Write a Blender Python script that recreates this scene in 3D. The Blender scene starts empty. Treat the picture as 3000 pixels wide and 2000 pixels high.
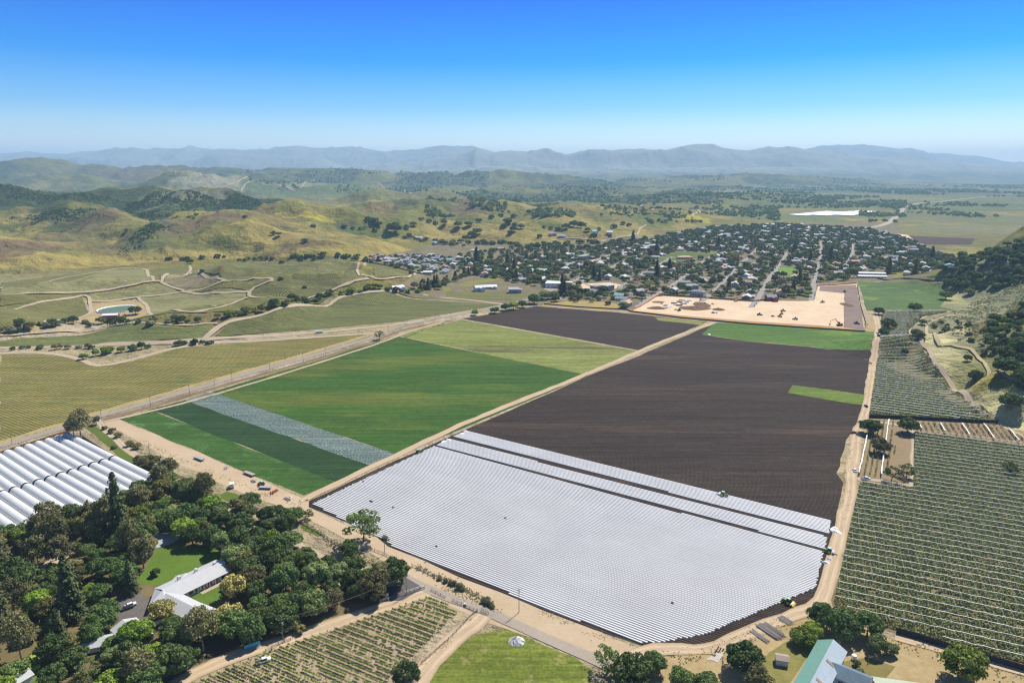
import bpy, math, random
import numpy as np
from mathutils import Vector
from mathutils.geometry import delaunay_2d_cdt
R = math.radians
rng = np.random.default_rng(7)
random.seed(7)
SC = bpy.context.scene
COL = SC.collection
CAMH = 180.0
PITCH = R(14.17)
F = 1568.0; CX = 1176.0; CY = 784.0
CP, SP = math.cos(PITCH), math.sin(PITCH)

# ------------------------------------------------------------------ numpy noise
def _h(ix, iy, s):
    n = (ix.astype(np.int64) * 374761393 + iy.astype(np.int64) * 668265263 + s * 974634777) & 0xffffffff
    n = ((n ^ (n >> 13)) * 1274126177) & 0xffffffff
    return ((n ^ (n >> 16)) & 0xffff) / 65535.0
def vn(x, y, s=0):
    ix = np.floor(x); iy = np.floor(y); fx = x - ix; fy = y - iy
    fx = fx * fx * fx * (fx * (fx * 6 - 15) + 10); fy = fy * fy * fy * (fy * (fy * 6 - 15) + 10)
    a = _h(ix, iy, s); b = _h(ix + 1, iy, s); c = _h(ix, iy + 1, s); d = _h(ix + 1, iy + 1, s)
    return (a * (1 - fx) + b * fx) * (1 - fy) + (c * (1 - fx) + d * fx) * fy
def fbm(x, y, o=4, s=0, g=0.5):
    t = 0; a = 1; w = 0
    for k in range(o):
        t = t + a * vn(x * 2 ** k + 17.3 * k, y * 2 ** k - 9.1 * k, s + k); w += a; a *= g
    return t / w
def ridged(x, y, o=4, s=0):
    t = 0; a = 1; w = 0
    for k in range(o):
        n = 1 - np.abs(2 * vn(x * 2 ** k + 5.7 * k, y * 2 ** k + 3.1 * k, s + k) - 1)
        t = t + a * n * n; w += a; a *= 0.5
    return t / w
def sstep(a, b, x):
    t = np.clip((x - a) / (b - a), 0, 1); return t * t * (3 - 2 * t)

# ------------------------------------------------------------------ where things stand (metres; camera above the origin, looking along +Y)
def ray(vx, vy):
    u = (np.asarray(vx, float) - CX) / F; w = (np.asarray(vy, float) - CY) / F
    return u, CP - w * SP, -SP - w * CP
def at_dist(vx, vy, D):
    u, a, b = ray(vx, vy); t = D / a
    return float(u * t), float(D), float(CAMH + b * t)

RIDGES = []   # (points Nx3, width)
def ridge(pts, w, power=2.0):
    RIDGES.append((np.array([at_dist(*p) for p in pts]), w, power))
# far ranges
ridge([(-400,372,17500),(-150,360,17500),(0,353,17500),(49,355,17500),(98,352,17500),(175,352,17500),(262,345,17500),(385,344,17500),(437,341,17500),(483,338,17500),(539,338,17500),(612,342,17500),(700,340,17500),(784,340,17500),(847,342,17500),(906,343,17500),(941,341,17500),(1029,340,17500),(1075,342,17500),(1130,356,17500),(1200,372,17500)], 2600)
ridge([(300,372,15000),(430,362,15000),(520,352,15000),(600,360,15000),(700,364,15000)], 1500)
ridge([(800,385,14000),(930,374,14000),(1000,366,14000),(1060,352,14000),(1092,345,14000),(1123,350,14000),(1169,344,14000),(1214,348,14000),(1246,345,14000),(1291,350,14000),(1344,347,14000),(1372,341,14000),(1414,346,14000),(1459,339,14000),(1491,344,14000),(1543,337,14000),(1568,334,14000),(1596,329,14000),(1620,338,14000),(1645,337,14000),(1673,343,14000),(1725,341,14000),(1771,342,14000),(1792,333,14000),(1827,338,14000),(1862,346,14000),(1930,352,14000),(2020,360,14000),(2120,366,14000),(2300,377,14000)], 2300)
ridge([(1840,350,18500),(1918,336,18500),(1981,332,18500),(2020,336,18500),(2058,342,18500),(2093,350,18500),(2142,352,18500),(2170,348,18500),(2208,354,18500),(2240,364,18500),(2272,370,18500),(2352,376,18500),(2700,380,18500)], 2600)
ridge([(1000,386,11500),(1180,380,11500),(1350,384,11500),(1500,380,11500),(1700,386,11500),(1900,388,11500)], 1400)
# second row of hills behind the vineyards
ridge([(-300,366,7400),(-60,366,7200),(0,366,7000),(35,364,6900),(98,358,6800),(140,368,6800),(170,372,6800),(210,366,6900),(250,372,7000),(320,376,7000),(350,374,7000),(395,366,7000),(420,369,7000),(455,374,7000),(520,377,7000),(580,380,7000),(630,375,7000),(700,378,7000),(784,386,7000),(850,390,6900),(960,400,6800)], 1150)
ridge([(-200,420,5200),(0,408,5300),(60,398,5500),(140,400,5600),(230,408,5600)], 700)
ridge([(230,432,4600),(330,420,4700),(420,398,4900),(520,402,5000),(640,420,5000),(760,420,5000)], 620)
ridge([(1060,402,6600),(1120,390,6700),(1180,386,6800),(1240,392,6800),(1310,404,6700)], 750)
ridge([(1500,404,7600),(1700,398,8000),(1900,402,8200)], 900)
# front hills on the left
ridge([(-260,440,2300),(-120,436,2300),(30,431,2300),(90,434,2300),(140,446,2250)], 284, 1.25)
ridge([(195,459,1900),(240,474,1800),(270,492,1720)], 165, 1.25)
ridge([(195,452,2450),(262,432,2500),(350,430,2500),(400,446,2350),(430,468,2200)], 260, 1.25)
ridge([(430,446,2600),(494,434,2500),(560,450,2420),(615,458,2380),(650,462,2350)], 237, 1.25)
ridge([(365,478,2000),(430,496,1820),(560,500,1700)], 181, 1.25)
ridge([(440,498,1760),(470,510,1640),(420,520,1560)], 197, 1.25)
ridge([(30,488,1850),(0,492,1800),(-80,505,1700)], 205, 1.25)
ridge([(35,525,1560),(100,540,1480),(-40,530,1500)], 189, 1.25)
ridge([(-20,565,1330),(60,566,1320)], 134, 1.25)
ridge([(20,470,2050),(90,510,1750),(170,560,1420)], 134, 1.25)
ridge([(665,463,2050),(730,470,2050),(800,486,2000)], 205, 1.25)
ridge([(600,500,1850),(700,520,1700),(770,540,1560)], 158, 1.25)
ridge([(640,536,1560),(720,545,1480)], 134, 1.25)
ridge([(900,470,2800),(952,441,2700),(1040,449,2650),(1134,460,2600),(1230,462,2550),(1344,467,2550),(1400,486,2400)], 339, 1.25)
ridge([(972,456,2600),(930,482,2250),(900,500,2000)], 181, 1.25)
ridge([(1050,484,2150),(1140,498,2050),(1220,510,1950)], 189, 1.25)
ridge([(1300,520,1900),(1380,528,1850)], 126, 1.25)
ridge([(1500,478,2600),(1600,474,2700),(1700,478,2700)], 260, 1.25)
ridge([(1560,440,3900),(1660,436,4000),(1780,440,4000)], 356, 1.25)
ridge([(1150,430,4600),(1290,424,4800),(1400,430,4800)], 395, 1.25)
ridge([(850,436,3600),(1000,430,3900)], 276, 1.25)
ridge([(150,470,2000),(120,500,1750)], 110, 1.25)
ridge([(250,480,1850),(300,505,1640)], 110, 1.25)
ridge([(380,500,1700),(350,530,1500)], 110, 1.25)
ridge([(520,498,1750),(560,525,1550)], 119, 1.25)
ridge([(-20,540,1450),(20,548,1380)], 119, 1.25)
ridge([(700,490,1950),(720,510,1800)], 128, 1.25)
ridge([(1240,474,2450),(1280,500,2100)], 156, 1.25)
ridge([(1120,470,2500),(1090,500,2150)], 156, 1.25)
# slopes on the right
ridge([(2600,430,1150),(2450,480,1080),(2352,538,1020),(2300,549,990),(2278,572,950)], 165)
ridge([(2900,470,760),(2600,560,730),(2450,612,705),(2352,645,690),(2303,662,690),(2233,693,690),(2185,714,690)], 120)
ridge([(2800,560,600),(2560,640,585),(2420,705,585),(2330,748,590)], 95)
ridge([(2700,700,500),(2500,770,500),(2400,810,500)], 60)
# gentle rise under the left vineyards
ridge([(120,640,930),(260,628,960),(330,632,980)], 150)
ridge([(560,612,1050),(700,602,1060),(780,606,1050)], 170)
ridge([(450,690,800),(560,680,830)], 120)
ridge([(-60,704,780),(40,700,790)], 110)

def flat_at(vx, vy, r0, r1):
    u, a, b = ray(vx, vy); t = -CAMH / b; return (float(u * t), float(a * t), r0, r1)
FLATS = [flat_at(270, 712, 50, 170), flat_at(1930, 702, 150, 270), flat_at(2065, 682, 55, 190), flat_at(2060, 760, 45, 110), flat_at(1880, 491, 420, 800)]
def hills_raw(x, y):
    """(near hills height, mountain flag height)"""
    acc = np.zeros_like(x); 
    for P, w, pw in RIDGES:
        lo = P[:, :2].min(0) - w; hi = P[:, :2].max(0) + w
        m = (x > lo[0]) & (x < hi[0]) & (y > lo[1]) & (y < hi[1])
        if not m.any(): continue
        xs = x[m]; ys = y[m]
        wob = 1 + 0.28 * (fbm(xs / (w * .45), ys / (w * .45), 3, 5) - .5)
        best = np.full(xs.shape, -1e9)
        if len(P) == 1: segs = [(P[0], P[0])]
        else: segs = list(zip(P[:-1], P[1:]))
        for a, b in segs:
            dx, dy = b[0] - a[0], b[1] - a[1]; L = dx * dx + dy * dy
            t = np.zeros_like(xs) if L < 1e-6 else np.clip(((xs - a[0]) * dx + (ys - a[1]) * dy) / L, 0, 1)
            d = np.hypot(xs - a[0] - t * dx, ys - a[1] - t * dy)
            q = np.clip(d / (w * wob), 0, 1)
            z = (a[2] + (b[2] - a[2]) * t)
            best = np.maximum(best, z * (1 - q * q) ** pw)
        acc[m] += np.maximum(best, 0) ** 4
    return acc ** .25
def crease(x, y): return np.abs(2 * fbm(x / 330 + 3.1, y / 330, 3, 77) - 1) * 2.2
def height(x, y):
    x = np.asarray(x, float); y = np.asarray(y, float); sh = x.shape
    x = x.ravel(); y = y.ravel()
    h = hills_raw(x, y)
    r = np.hypot(x, y)
    # rolling oak country between the town and the far range
    roll = sstep(2300, 3300, y) * (1 - sstep(10000, 13000, y)) * (1 - .85 * sstep(900, 2200, x - (y - 2500) * .12)) 
    far = sstep(5000, 8000, y)
    h2 = roll * (ridged(x / 900, y / 1300, 4, 31) * 58 - 12) + far * roll * 0
    h2 = np.maximum(h2, 0)
    h = (h ** 3 + h2 ** 3) ** (1 / 3)
    # gullies and lumps that grow with the hill
    k = np.clip((h - 10) / 40, 0, 1)
    big = np.clip(h / 350, 0, 1)
    bl = crease(x, y)
    h = h * (1 - (1 - big) * sstep(12, 40, h) * .38 * (1 - np.clip(bl, 0, 1)))
    h = h + k * ((ridged(x / 190, y / 190, 4, 11) - .45) * 24 - 1) * (1 - big) + big * (ridged(x / 1400, y / 1400, 5, 21) - .5) * 190
    h = h + sstep(3, 14, h) * (fbm(x / 40, y / 40, 2, 3) - .5) * 3 + sstep(6, 22, h) * (1 - big) * (ridged(x / 95, y / 95, 3, 15) - .5) * 15
    for fx, fy, r0, r1 in FLATS:
        h = h * sstep(r0, r1, np.hypot(x - fx, y - fy))
    return np.maximum(h, 0).reshape(sh)

def G(vx, vy, extra=0.0):
    """points where the sight lines meet the terrain -> N x 3"""
    vx = np.atleast_1d(np.asarray(vx, float)); vy = np.atleast_1d(np.asarray(vy, float))
    u, a, b = ray(vx, vy)
    out = np.zeros((len(vx), 3))
    ts = 150 * 1.012 ** np.arange(0, 400)
    T = ts[None, :]
    X = u[:, None] * T; Y = a[:, None] * T; Z = CAMH + b[:, None] * T
    Hh = height(X, Y)
    below = Z <= Hh
    idx = np.where(below.any(1), below.argmax(1), len(ts) - 1)
    idx = np.maximum(idx, 1)
    t0 = ts[idx - 1]; t1 = ts[idx]
    for _ in range(14):
        tm = (t0 + t1) / 2
        z = CAMH + b * tm; hh = height(u * tm, a * tm)
        c = z <= hh
        t1 = np.where(c, tm, t1); t0 = np.where(c, t0, tm)
    t = (t0 + t1) / 2
    out[:, 0] = u * t; out[:, 1] = a * t; out[:, 2] = height(u * t, a * t)
    return out
def g1(vx, vy): return G([vx], [vy])[0]
def toV(p):
    x, y, z = p[0], p[1], p[2] - CAMH
    d = y * CP - z * SP; up = y * SP + z * CP
    return CX + F * x / d, CY - F * up / d
def mpp(vx, vy):
    p = g1(vx, vy); return (p[1] * CP - (p[2] - CAMH) * SP) / F

# ------------------------------------------------------------------ objects
def tag(o, label=None, cat=None, group=None, kind=None):
    if label: o['label'] = label
    if cat: o['category'] = cat
    if group: o['group'] = group
    if kind: o['kind'] = kind
    return o
def mesh_np(name, V, Fc, mats=(), mi=None, smooth=False):
    me = bpy.data.meshes.new(name)
    V = np.asarray(V, np.float32)
    if isinstance(Fc, np.ndarray):
        n, k = Fc.shape
        me.vertices.add(len(V)); me.vertices.foreach_set('co', V.ravel())
        me.loops.add(n * k); me.loops.foreach_set('vertex_index', Fc.astype(np.int32).ravel())
        me.polygons.add(n); me.polygons.foreach_set('loop_start', np.arange(0, n * k, k, dtype=np.int32))
        me.polygons.foreach_set('loop_total', np.full(n, k, np.int32))
    else:
        me.from_pydata([tuple(v) for v in V.tolist()], [], Fc)
    for m in mats: me.materials.append(m)
    if mi is not None: me.polygons.foreach_set('material_index', np.asarray(mi, np.int32))
    if smooth: me.polygons.foreach_set('use_smooth', np.ones(len(me.polygons), bool))
    me.update(calc_edges=True); me.validate()
    return me
def link(name, me, parent=None, loc=None, rz=0, sc=None):
    o = bpy.data.objects.new(name, me); COL.objects.link(o)
    if parent: o.parent = parent
    if loc is not None: o.location = [float(v) for v in loc]
    if rz: o.rotation_euler = (0, 0, rz)
    if sc is not None: o.scale = sc if hasattr(sc, '__len__') else (sc, sc, sc)
    return o
class MB:
    """collects shapes into one mesh"""
    def __init__(s): s.v = []; s.f = []; s.m = []
    def add(s, vs, fs, m=0):
        n = len(s.v); s.v += [tuple(map(float, v)) for v in vs]; s.f += [tuple(i + n for i in f) for f in fs]; s.m += [m] * len(fs)
    def box(s, c, d, rz=0, m=0, taper=1.0, rx=0):
        hx, hy, hz = d[0] / 2, d[1] / 2, d[2] / 2; ca, sa = math.cos(rz), math.sin(rz)
        vs = []
        for z, t in ((-hz, 1), (hz, taper)):
            for x, y in ((-hx, -hy), (hx, -hy), (hx, hy), (-hx, hy)):
                x *= t; y *= t
                vs.append((c[0] + x * ca - y * sa, c[1] + x * sa + y * ca, c[2] + z))
        s.add(vs, [(3, 2, 1, 0), (4, 5, 6, 7), (0, 1, 5, 4), (1, 2, 6, 5), (2, 3, 7, 6), (3, 0, 4, 7)], m)
    def tube(s, p0, p1, r0, r1=None, n=6, m=0, caps=True):
        p0 = Vector(p0); p1 = Vector(p1); r1 = r0 if r1 is None else r1
        d = (p1 - p0)
        if d.length < 1e-6: return
        d.normalize(); a = d.orthogonal().normalized(); b = d.cross(a)
        vs = []
        for p, r in ((p0, r0), (p1, r1)):
            for k in range(n):
                t = 2 * math.pi * k / n
                vs.append(p + a * (r * math.cos(t)) + b * (r * math.sin(t)))
        fs = [(k, (k + 1) % n, n + (k + 1) % n, n + k) for k in range(n)]
        if caps: fs += [tuple(range(n - 1, -1, -1)), tuple(range(n, 2 * n))]
        s.add(vs, fs, m)
    def prism(s, poly, z0, z1, m=0):
        n = len(poly)
        s.add([(p[0], p[1], z0) for p in poly] + [(p[0], p[1], z1) for p in poly],
              [tuple(range(n - 1, -1, -1)), tuple(range(n, 2 * n))] + [(k, (k + 1) % n, n + (k + 1) % n, n + k) for k in range(n)], m)
    def build(s, name, mats, parent=None, loc=None, rz=0, smooth=False):
        if not isinstance(mats, (list, tuple)): mats = [mats]
        me = mesh_np(name, s.v, s.f, mats, s.m, smooth)
        return link(name, me, parent, loc, rz)
def empty(name, loc, rz=0):
    o = bpy.data.objects.new(name, None); COL.objects.link(o); o.location = [float(v) for v in loc]; o.rotation_euler = (0, 0, rz); o.empty_display_size = 0.5
    return o
def copy_tree(o, kids=None):
    c = o.copy(); COL.objects.link(c)
    for ch in (o.children if kids is None else kids):
        d = ch.copy(); COL.objects.link(d); d.parent = c
        for g in ch.children:
            e = g.copy(); COL.objects.link(e); e.parent = d
    return c

# ------------------------------------------------------------------ materials
class NT:
    def __init__(s, name):
        s.mat = bpy.data.materials.new(name); s.mat.use_nodes = True
        s.t = s.mat.node_tree; s.t.nodes.clear()
        s.out = s.n('ShaderNodeOutputMaterial')
    def n(s, typ, **kw):
        nd = s.t.nodes.new(typ)
        for k, v in kw.items():
            if k.startswith('i_'): nd.inputs[k[2:].replace('_', ' ')].default_value = v
            else: setattr(nd, k, v)
        return nd
    def l(s, a, b): s.t.links.new(a, b)
    def coord(s): return s.n('ShaderNodeTexCoord').outputs['Object']
    def pos(s): return s.n('ShaderNodeNewGeometry').outputs['Position']
    def noise(s, vec, scale, detail=4, rough=.55, dist=0, stretch=None, rz=0):
        if stretch or rz:
            mp = s.n('ShaderNodeMapping'); s.l(vec, mp.inputs['Vector'])
            mp.inputs['Rotation'].default_value = (0, 0, rz)
            if stretch: mp.inputs['Scale'].default_value = stretch
            vec = mp.outputs[0]
        nd = s.n('ShaderNodeTexNoise'); s.l(vec, nd.inputs['Vector'])
        nd.inputs['Scale'].default_value = scale; nd.inputs['Detail'].default_value = detail; nd.inputs['Roughness'].default_value = rough
        nd.inputs['Distortion'].default_value = dist
        return nd.outputs['Fac']
    def ramp(s, fac, stops, interp='LINEAR'):
        r = s.n('ShaderNodeValToRGB'); s.l(fac, r.inputs[0]); cr = r.color_ramp; cr.interpolation = interp
        while len(cr.elements) < len(stops): cr.elements.new(.5)
        for e, (p, c) in zip(cr.elements, stops):
            e.position = p; e.color = (c, c, c, 1) if not hasattr(c, '__len__') else (*c[:3], 1)
        return r.outputs[0]
    def mix(s, fac, a, b, mode='MIX'):
        m = s.n('ShaderNodeMix', data_type='RGBA', blend_type=mode)
        for sock, v in ((m.inputs[0], fac), (m.inputs[6], a), (m.inputs[7], b)):
            if hasattr(v, 'is_output') or isinstance(v, bpy.types.NodeSocket): s.l(v, sock)
            elif hasattr(v, '__len__'): sock.default_value = (*v[:3], 1)
            else: sock.default_value = v
        return m.outputs[2]
    def math(s, op, a, b=None, c=None):
        m = s.n('ShaderNodeMath', operation=op)
        for i, v in enumerate((a, b, c)):
            if v is None: continue
            if isinstance(v, bpy.types.NodeSocket): s.l(v, m.inputs[i])
            else: m.inputs[i].default_value = v
        return m.outputs[0]
    def rows(s, vec, ang, spacing, wob=0.0, duty=None):
        """0..1 wave across rows that run along angle ang (radians, from +X)"""
        mp = s.n('ShaderNodeMapping'); s.l(vec, mp.inputs['Vector']); mp.inputs['Rotation'].default_value = (0, 0, -ang)
        sp = s.n('ShaderNodeSeparateXYZ'); s.l(mp.outputs[0], sp.inputs[0])
        y = sp.outputs[1]
        if wob:
            nz = s.noise(vec, .01, 2); y = s.math('ADD', y, s.math('MULTIPLY', nz, wob))
        w = s.math('SINE', s.math('MULTIPLY', y, 2 * math.pi / spacing))
        return s.math('MULTIPLY_ADD', w, .5, .5)
    def finish(s, col, rough=.9, bump=None, bstr=.3, bdist=.3, spec=.2, trans=None, metallic=0):
        p = s.n('ShaderNodeBsdfPrincipled')
        if isinstance(col, bpy.types.NodeSocket): s.l(col, p.inputs['Base Color'])
        else: p.inputs['Base Color'].default_value = (*col[:3], 1)
        if isinstance(rough, bpy.types.NodeSocket): s.l(rough, p.inputs['Roughness'])
        else: p.inputs['Roughness'].default_value = rough
        p.inputs['Specular IOR Level'].default_value = spec
        p.inputs['Metallic'].default_value = metallic
        if bump is not None:
            b = s.n('ShaderNodeBump'); s.l(bump, b.inputs['Height']); b.inputs['Strength'].default_value = bstr; b.inputs['Distance'].default_value = bdist
            s.l(b.outputs[0], p.inputs['Normal'])
        sh = p.outputs[0]
        if trans:
            tr = s.n('ShaderNodeBsdfTranslucent')
            if isinstance(col, bpy.types.NodeSocket): s.l(col, tr.inputs[0])
            else: tr.inputs[0].default_value = (*col[:3], 1)
            mx = s.n('ShaderNodeMixShader'); mx.inputs[0].default_value = trans
            s.l(sh, mx.inputs[1]); s.l(tr.outputs[0], mx.inputs[2]); sh = mx.outputs[0]
        s.l(sh, s.out.inputs['Surface'])
        return s.mat
def plain(name, col, rough=.7, var=.15, scale=1.5, spec=.3, metallic=0, bstr=.1):
    t = NT(name); v = t.coord(); n = t.noise(v, scale, 5)
    c = t.mix(n, [x * (1 - var) for x in col], [min(1, x * (1 + var)) for x in col])
    return t.finish(c, rough, n, bstr, .05, spec, metallic=metallic)
def lerp3(a, b, t): return [a[i] + (b[i] - a[i]) * t for i in range(3)]
# ================================================================== camera, light, air
cam_d = bpy.data.cameras.new('camera'); cam = bpy.data.objects.new('camera', cam_d); COL.objects.link(cam)
cam.location = (0, 0, CAMH); cam.rotation_euler = (math.pi / 2 - PITCH, 0, 0)
cam_d.sensor_width = 36; cam_d.sensor_fit = 'HORIZONTAL'; cam_d.lens = 36 * F / 2352; cam_d.clip_start = 1; cam_d.clip_end = 200000
SC.camera = cam
SKYMIX = 1.0
SUN_EL, SUN_AZ = R(52), R(37)          # azimuth measured from +Y towards +X
W = bpy.data.worlds.new('World'); SC.world = W; W.use_nodes = True
wt = W.node_tree; wt.nodes.clear()
sky = wt.nodes.new('ShaderNodeTexSky'); sky.sky_type = 'NISHITA'; sky.sun_disc = False
sky.sun_elevation = SUN_EL; sky.sun_rotation = SUN_AZ; sky.altitude = 0; sky.air_density = 1.0; sky.dust_density = 0.5; sky.ozone_density = 3.0
tc = wt.nodes.new('ShaderNodeTexCoord'); sx = wt.nodes.new('ShaderNodeSeparateXYZ'); wt.links.new(tc.outputs['Generated'], sx.inputs[0])
cr = wt.nodes.new('ShaderNodeValToRGB'); wt.links.new(sx.outputs[2], cr.inputs[0]); SKYR = cr.color_ramp
STOPS = [(0, (1.35, 1.25, 1.3)), (.037, (.95, 1.03, 1.15)), (.08, (.34, .68, 1.05)), (.139, (.0, .44, 1.0)), (.215, (.0, .265, 1.0)), (.42, (.30, .38, .50)), (1, (.45, .50, .58))]
while len(SKYR.elements) < len(STOPS): SKYR.elements.new(.5)
for e, (p, c) in zip(SKYR.elements, STOPS): e.position = p; e.color = (*c, 1)
mxn = wt.nodes.new('ShaderNodeMix'); mxn.data_type = 'RGBA'; mxn.blend_type = 'MULTIPLY'; mxn.inputs[0].default_value = SKYMIX
bg = wt.nodes.new('ShaderNodeBackground'); bg.inputs['Strength'].default_value = 0.12
wo = wt.nodes.new('ShaderNodeOutputWorld')
wt.links.new(sky.outputs[0], mxn.inputs[6]); wt.links.new(cr.outputs[0], mxn.inputs[7]); wt.links.new(mxn.outputs[2], bg.inputs[0]); wt.links.new(bg.outputs[0], wo.inputs[0])
sd = bpy.data.lights.new('sun', 'SUN'); sd.energy = 5.0; sd.angle = R(.53); sd.color = (1, .96, .89)
so = bpy.data.objects.new('sun', sd); COL.objects.link(so)
sdir = Vector((math.sin(SUN_AZ) * math.cos(SUN_EL), math.cos(SUN_AZ) * math.cos(SUN_EL), math.sin(SUN_EL)))
so.rotation_euler = sdir.to_track_quat('Z', 'Y').to_euler(); so.location = (0, 0, 400)
SC.view_settings.view_transform = 'Standard'; SC.view_settings.look = 'None'; SC.view_settings.exposure = 0.4; SC.view_settings.gamma = 1
SC.render.engine = 'CYCLES'
cy = SC.cycles; cy.max_bounces = 5; cy.diffuse_bounces = 2; cy.glossy_bounces = 1; cy.transmission_bounces = 3; cy.volume_bounces = 1; cy.transparent_max_bounces = 6
cy.use_adaptive_sampling = True; cy.adaptive_threshold = 0.006; cy.caustics_reflective = False; cy.caustics_refractive = False
cy.use_denoising = True; SC.render.filter_size = 1.25; cy.pixel_filter_type = 'BLACKMAN_HARRIS'; cy.filter_width = 1.25; cy.sample_clamp_indirect = 4
try: cy.denoiser = 'OPENIMAGEDENOISE'; cy.denoising_prefilter = 'ACCURATE'; cy.denoising_input_passes = 'RGB_ALBEDO_NORMAL'
except Exception: pass
HAZE_DENSITY = 6.4e-5
RT = 26500.0
def haze():
    m = bpy.data.materials.new('haze'); m.use_nodes = True; t = m.node_tree; t.nodes.clear()
    o = t.nodes.new('ShaderNodeOutputMaterial'); v = t.nodes.new('ShaderNodeVolumePrincipled')
    v.inputs['Color'].default_value = (.47, .73, 1.0, 1); v.inputs['Density'].default_value = HAZE_DENSITY; v.inputs['Anisotropy'].default_value = .05
    t.links.new(v.outputs[0], o.inputs['Volume'])
    b = MB(); b.box((0, 0, 410), (2 * RT + 900, 2 * RT + 900, 824))
    ob = b.build('haze', m); tag(ob, 'thin pale blue haze over the whole valley', 'haze', kind='stuff')
haze()

# ================================================================== terrain
GOLD = (.40, .31, .09); GREEN = (.13, .165, .032); OLIVE = (.22, .20, .05); BROWN = (.20, .13, .075); SCRUB = (.06, .085, .035)
MUST = (.50, .42, .04); TAN = (.50, .40, .27); LIGHT = (.56, .48, .36); DKFAR = (.07, .10, .06); VINE = (.15, .19, .07)
PAINT = [  # (vx, vy, half width, half height, colour, strength)
 # dark scrub on the back hills
 (100,452,170,26,SCRUB,.95),(300,456,170,26,SCRUB,.95),(540,462,150,24,SCRUB,.95),(90,455,120,20,SCRUB,.9),(160,480,70,22,SCRUB,.85),(280,452,70,16,SCRUB,.95),(350,455,60,25,SCRUB,.95),(340,490,55,14,SCRUB,.85),(500,455,75,16,SCRUB,.95),(560,470,70,20,SCRUB,.95),(430,470,50,18,SCRUB,.9),
 (620,465,40,14,SCRUB,.9),(375,505,22,28,(.13,.15,.08),.8),(335,540,26,24,(.13,.15,.08),.75),(300,560,22,12,(.13,.15,.08),.6),(790,520,40,12,SCRUB,.8),(850,530,35,12,SCRUB,.7),(930,460,36,18,SCRUB,.75),(1010,462,40,10,SCRUB,.6),
 # gold crests and flats
 (60,585,220,10,GOLD,.95),(60,603,300,12,GOLD,.95),(350,592,120,9,GOLD,.9),(480,585,160,8,GOLD,.9),(650,583,120,8,GOLD,.85),(250,518,20,14,GOLD,.7),(205,480,45,9,GOLD,.45),(60,500,40,9,GOLD,.7),(60,527,60,6,GOLD,.7),(110,556,60,5,GOLD,.5),
 (270,545,24,30,GOLD,.6),(600,520,34,30,GOLD,.6),(500,540,40,8,GOLD,.4),(620,560,40,14,GOLD,.5),(820,555,110,22,GOLD,.75),(900,570,80,12,GOLD,.7),(1030,530,90,22,GOLD,.7),(1130,530,100,16,GOLD,.75),(1260,545,110,12,GOLD,.7),(1380,550,60,12,GOLD,.6),
 (1180,505,120,16,OLIVE,.7),(1300,500,80,14,GOLD,.5),(1560,520,110,10,GOLD,.5),(1660,515,90,10,OLIVE,.6),(1420,500,80,10,GREEN,.5),(1500,500,60,9,GREEN,.8),
 # brown and purple patches
 (215,492,50,12,BROWN,.75),(450,505,70,9,BROWN,.7),(420,530,60,10,BROWN,.85),(515,498,42,12,BROWN,.9),(60,565,70,14,BROWN,.8),(20,590,50,9,BROWN,.6),(650,575,55,6,BROWN,.6),(1080,462,46,8,BROWN,.7),(1130,470,30,5,BROWN,.6),(1240,470,60,5,BROWN,.7),(300,408,110,14,BROWN,.5),(700,560,60,10,BROWN,.5),(150,545,60,10,BROWN,.5),
 # mustard
 (690,496,50,4,MUST,.6),(740,506,34,5,MUST,.6),(660,484,40,3,MUST,.5),(600,500,40,3,MUST,.3),(850,505,30,6,MUST,.6),(1590,503,40,2.5,MUST,.9),(560,510,30,3,MUST,.5),
 # green slopes
 (430,485,30,9,GREEN,.6),(420,550,90,8,OLIVE,.7),(340,570,60,6,GREEN,.6),(870,500,70,8,GREEN,.5),(1000,490,60,16,OLIVE,.7),(150,575,50,8,GREEN,.5),
 # vineyard slopes behind
 (560,425,190,14,VINE,.9),(760,432,170,12,VINE,.9),(500,418,60,6,LIGHT,.35),(480,430,80,6,LIGHT,.4),(700,424,60,5,LIGHT,.35),(400,444,90,6,LIGHT,.3),(330,425,60,8,SCRUB,.6),(600,400,50,4,SCRUB,.7),(700,404,60,4,SCRUB,.7),
 # right hand slope
 (2150,800,60,60,(.60,.53,.27),.8),(2200,750,110,40,(.25,.25,.13),.55),(2300,720,90,60,(.25,.25,.13),.8),(2250,700,60,40,(.25,.25,.13),.8),(2260,790,80,30,(.25,.25,.13),.8),(2330,640,60,60,(.25,.25,.13),.7),(2330,590,60,40,(.25,.25,.13),.9),(2180,760,40,24,(.25,.25,.13),.7),
 (2190,850,70,50,(.62,.54,.26),.8),(2280,920,80,40,(.62,.54,.26),.8),(2150,770,22,30,(.60,.54,.28),.9),(2350,960,60,40,(.62,.55,.27),.8),(2260,850,60,20,GREEN,.5),(2150,620,60,14,OLIVE,.8),(2200,660,50,14,(.36,.34,.12),.7),(2170,690,40,12,(.40,.38,.15),.8),
 # valley floor beyond the town
 (1960,465,240,14,VINE,.85),(2200,500,240,22,(.17,.185,.08),.85),(2200,470,200,10,VINE,.6),(2300,530,160,14,(.21,.21,.10),.8),(1800,500,140,8,VINE,.9),(2120,440,300,9,DKFAR,.5),
 (1300,600,200,30,(.30,.27,.11),.6),(1500,650,200,40,(.27,.24,.12),.6),(1800,610,260,50,(.24,.23,.12),.6),(1040,600,160,24,(.30,.26,.11),.6),(1100,640,120,20,(.25,.25,.08),.6),
]
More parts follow.
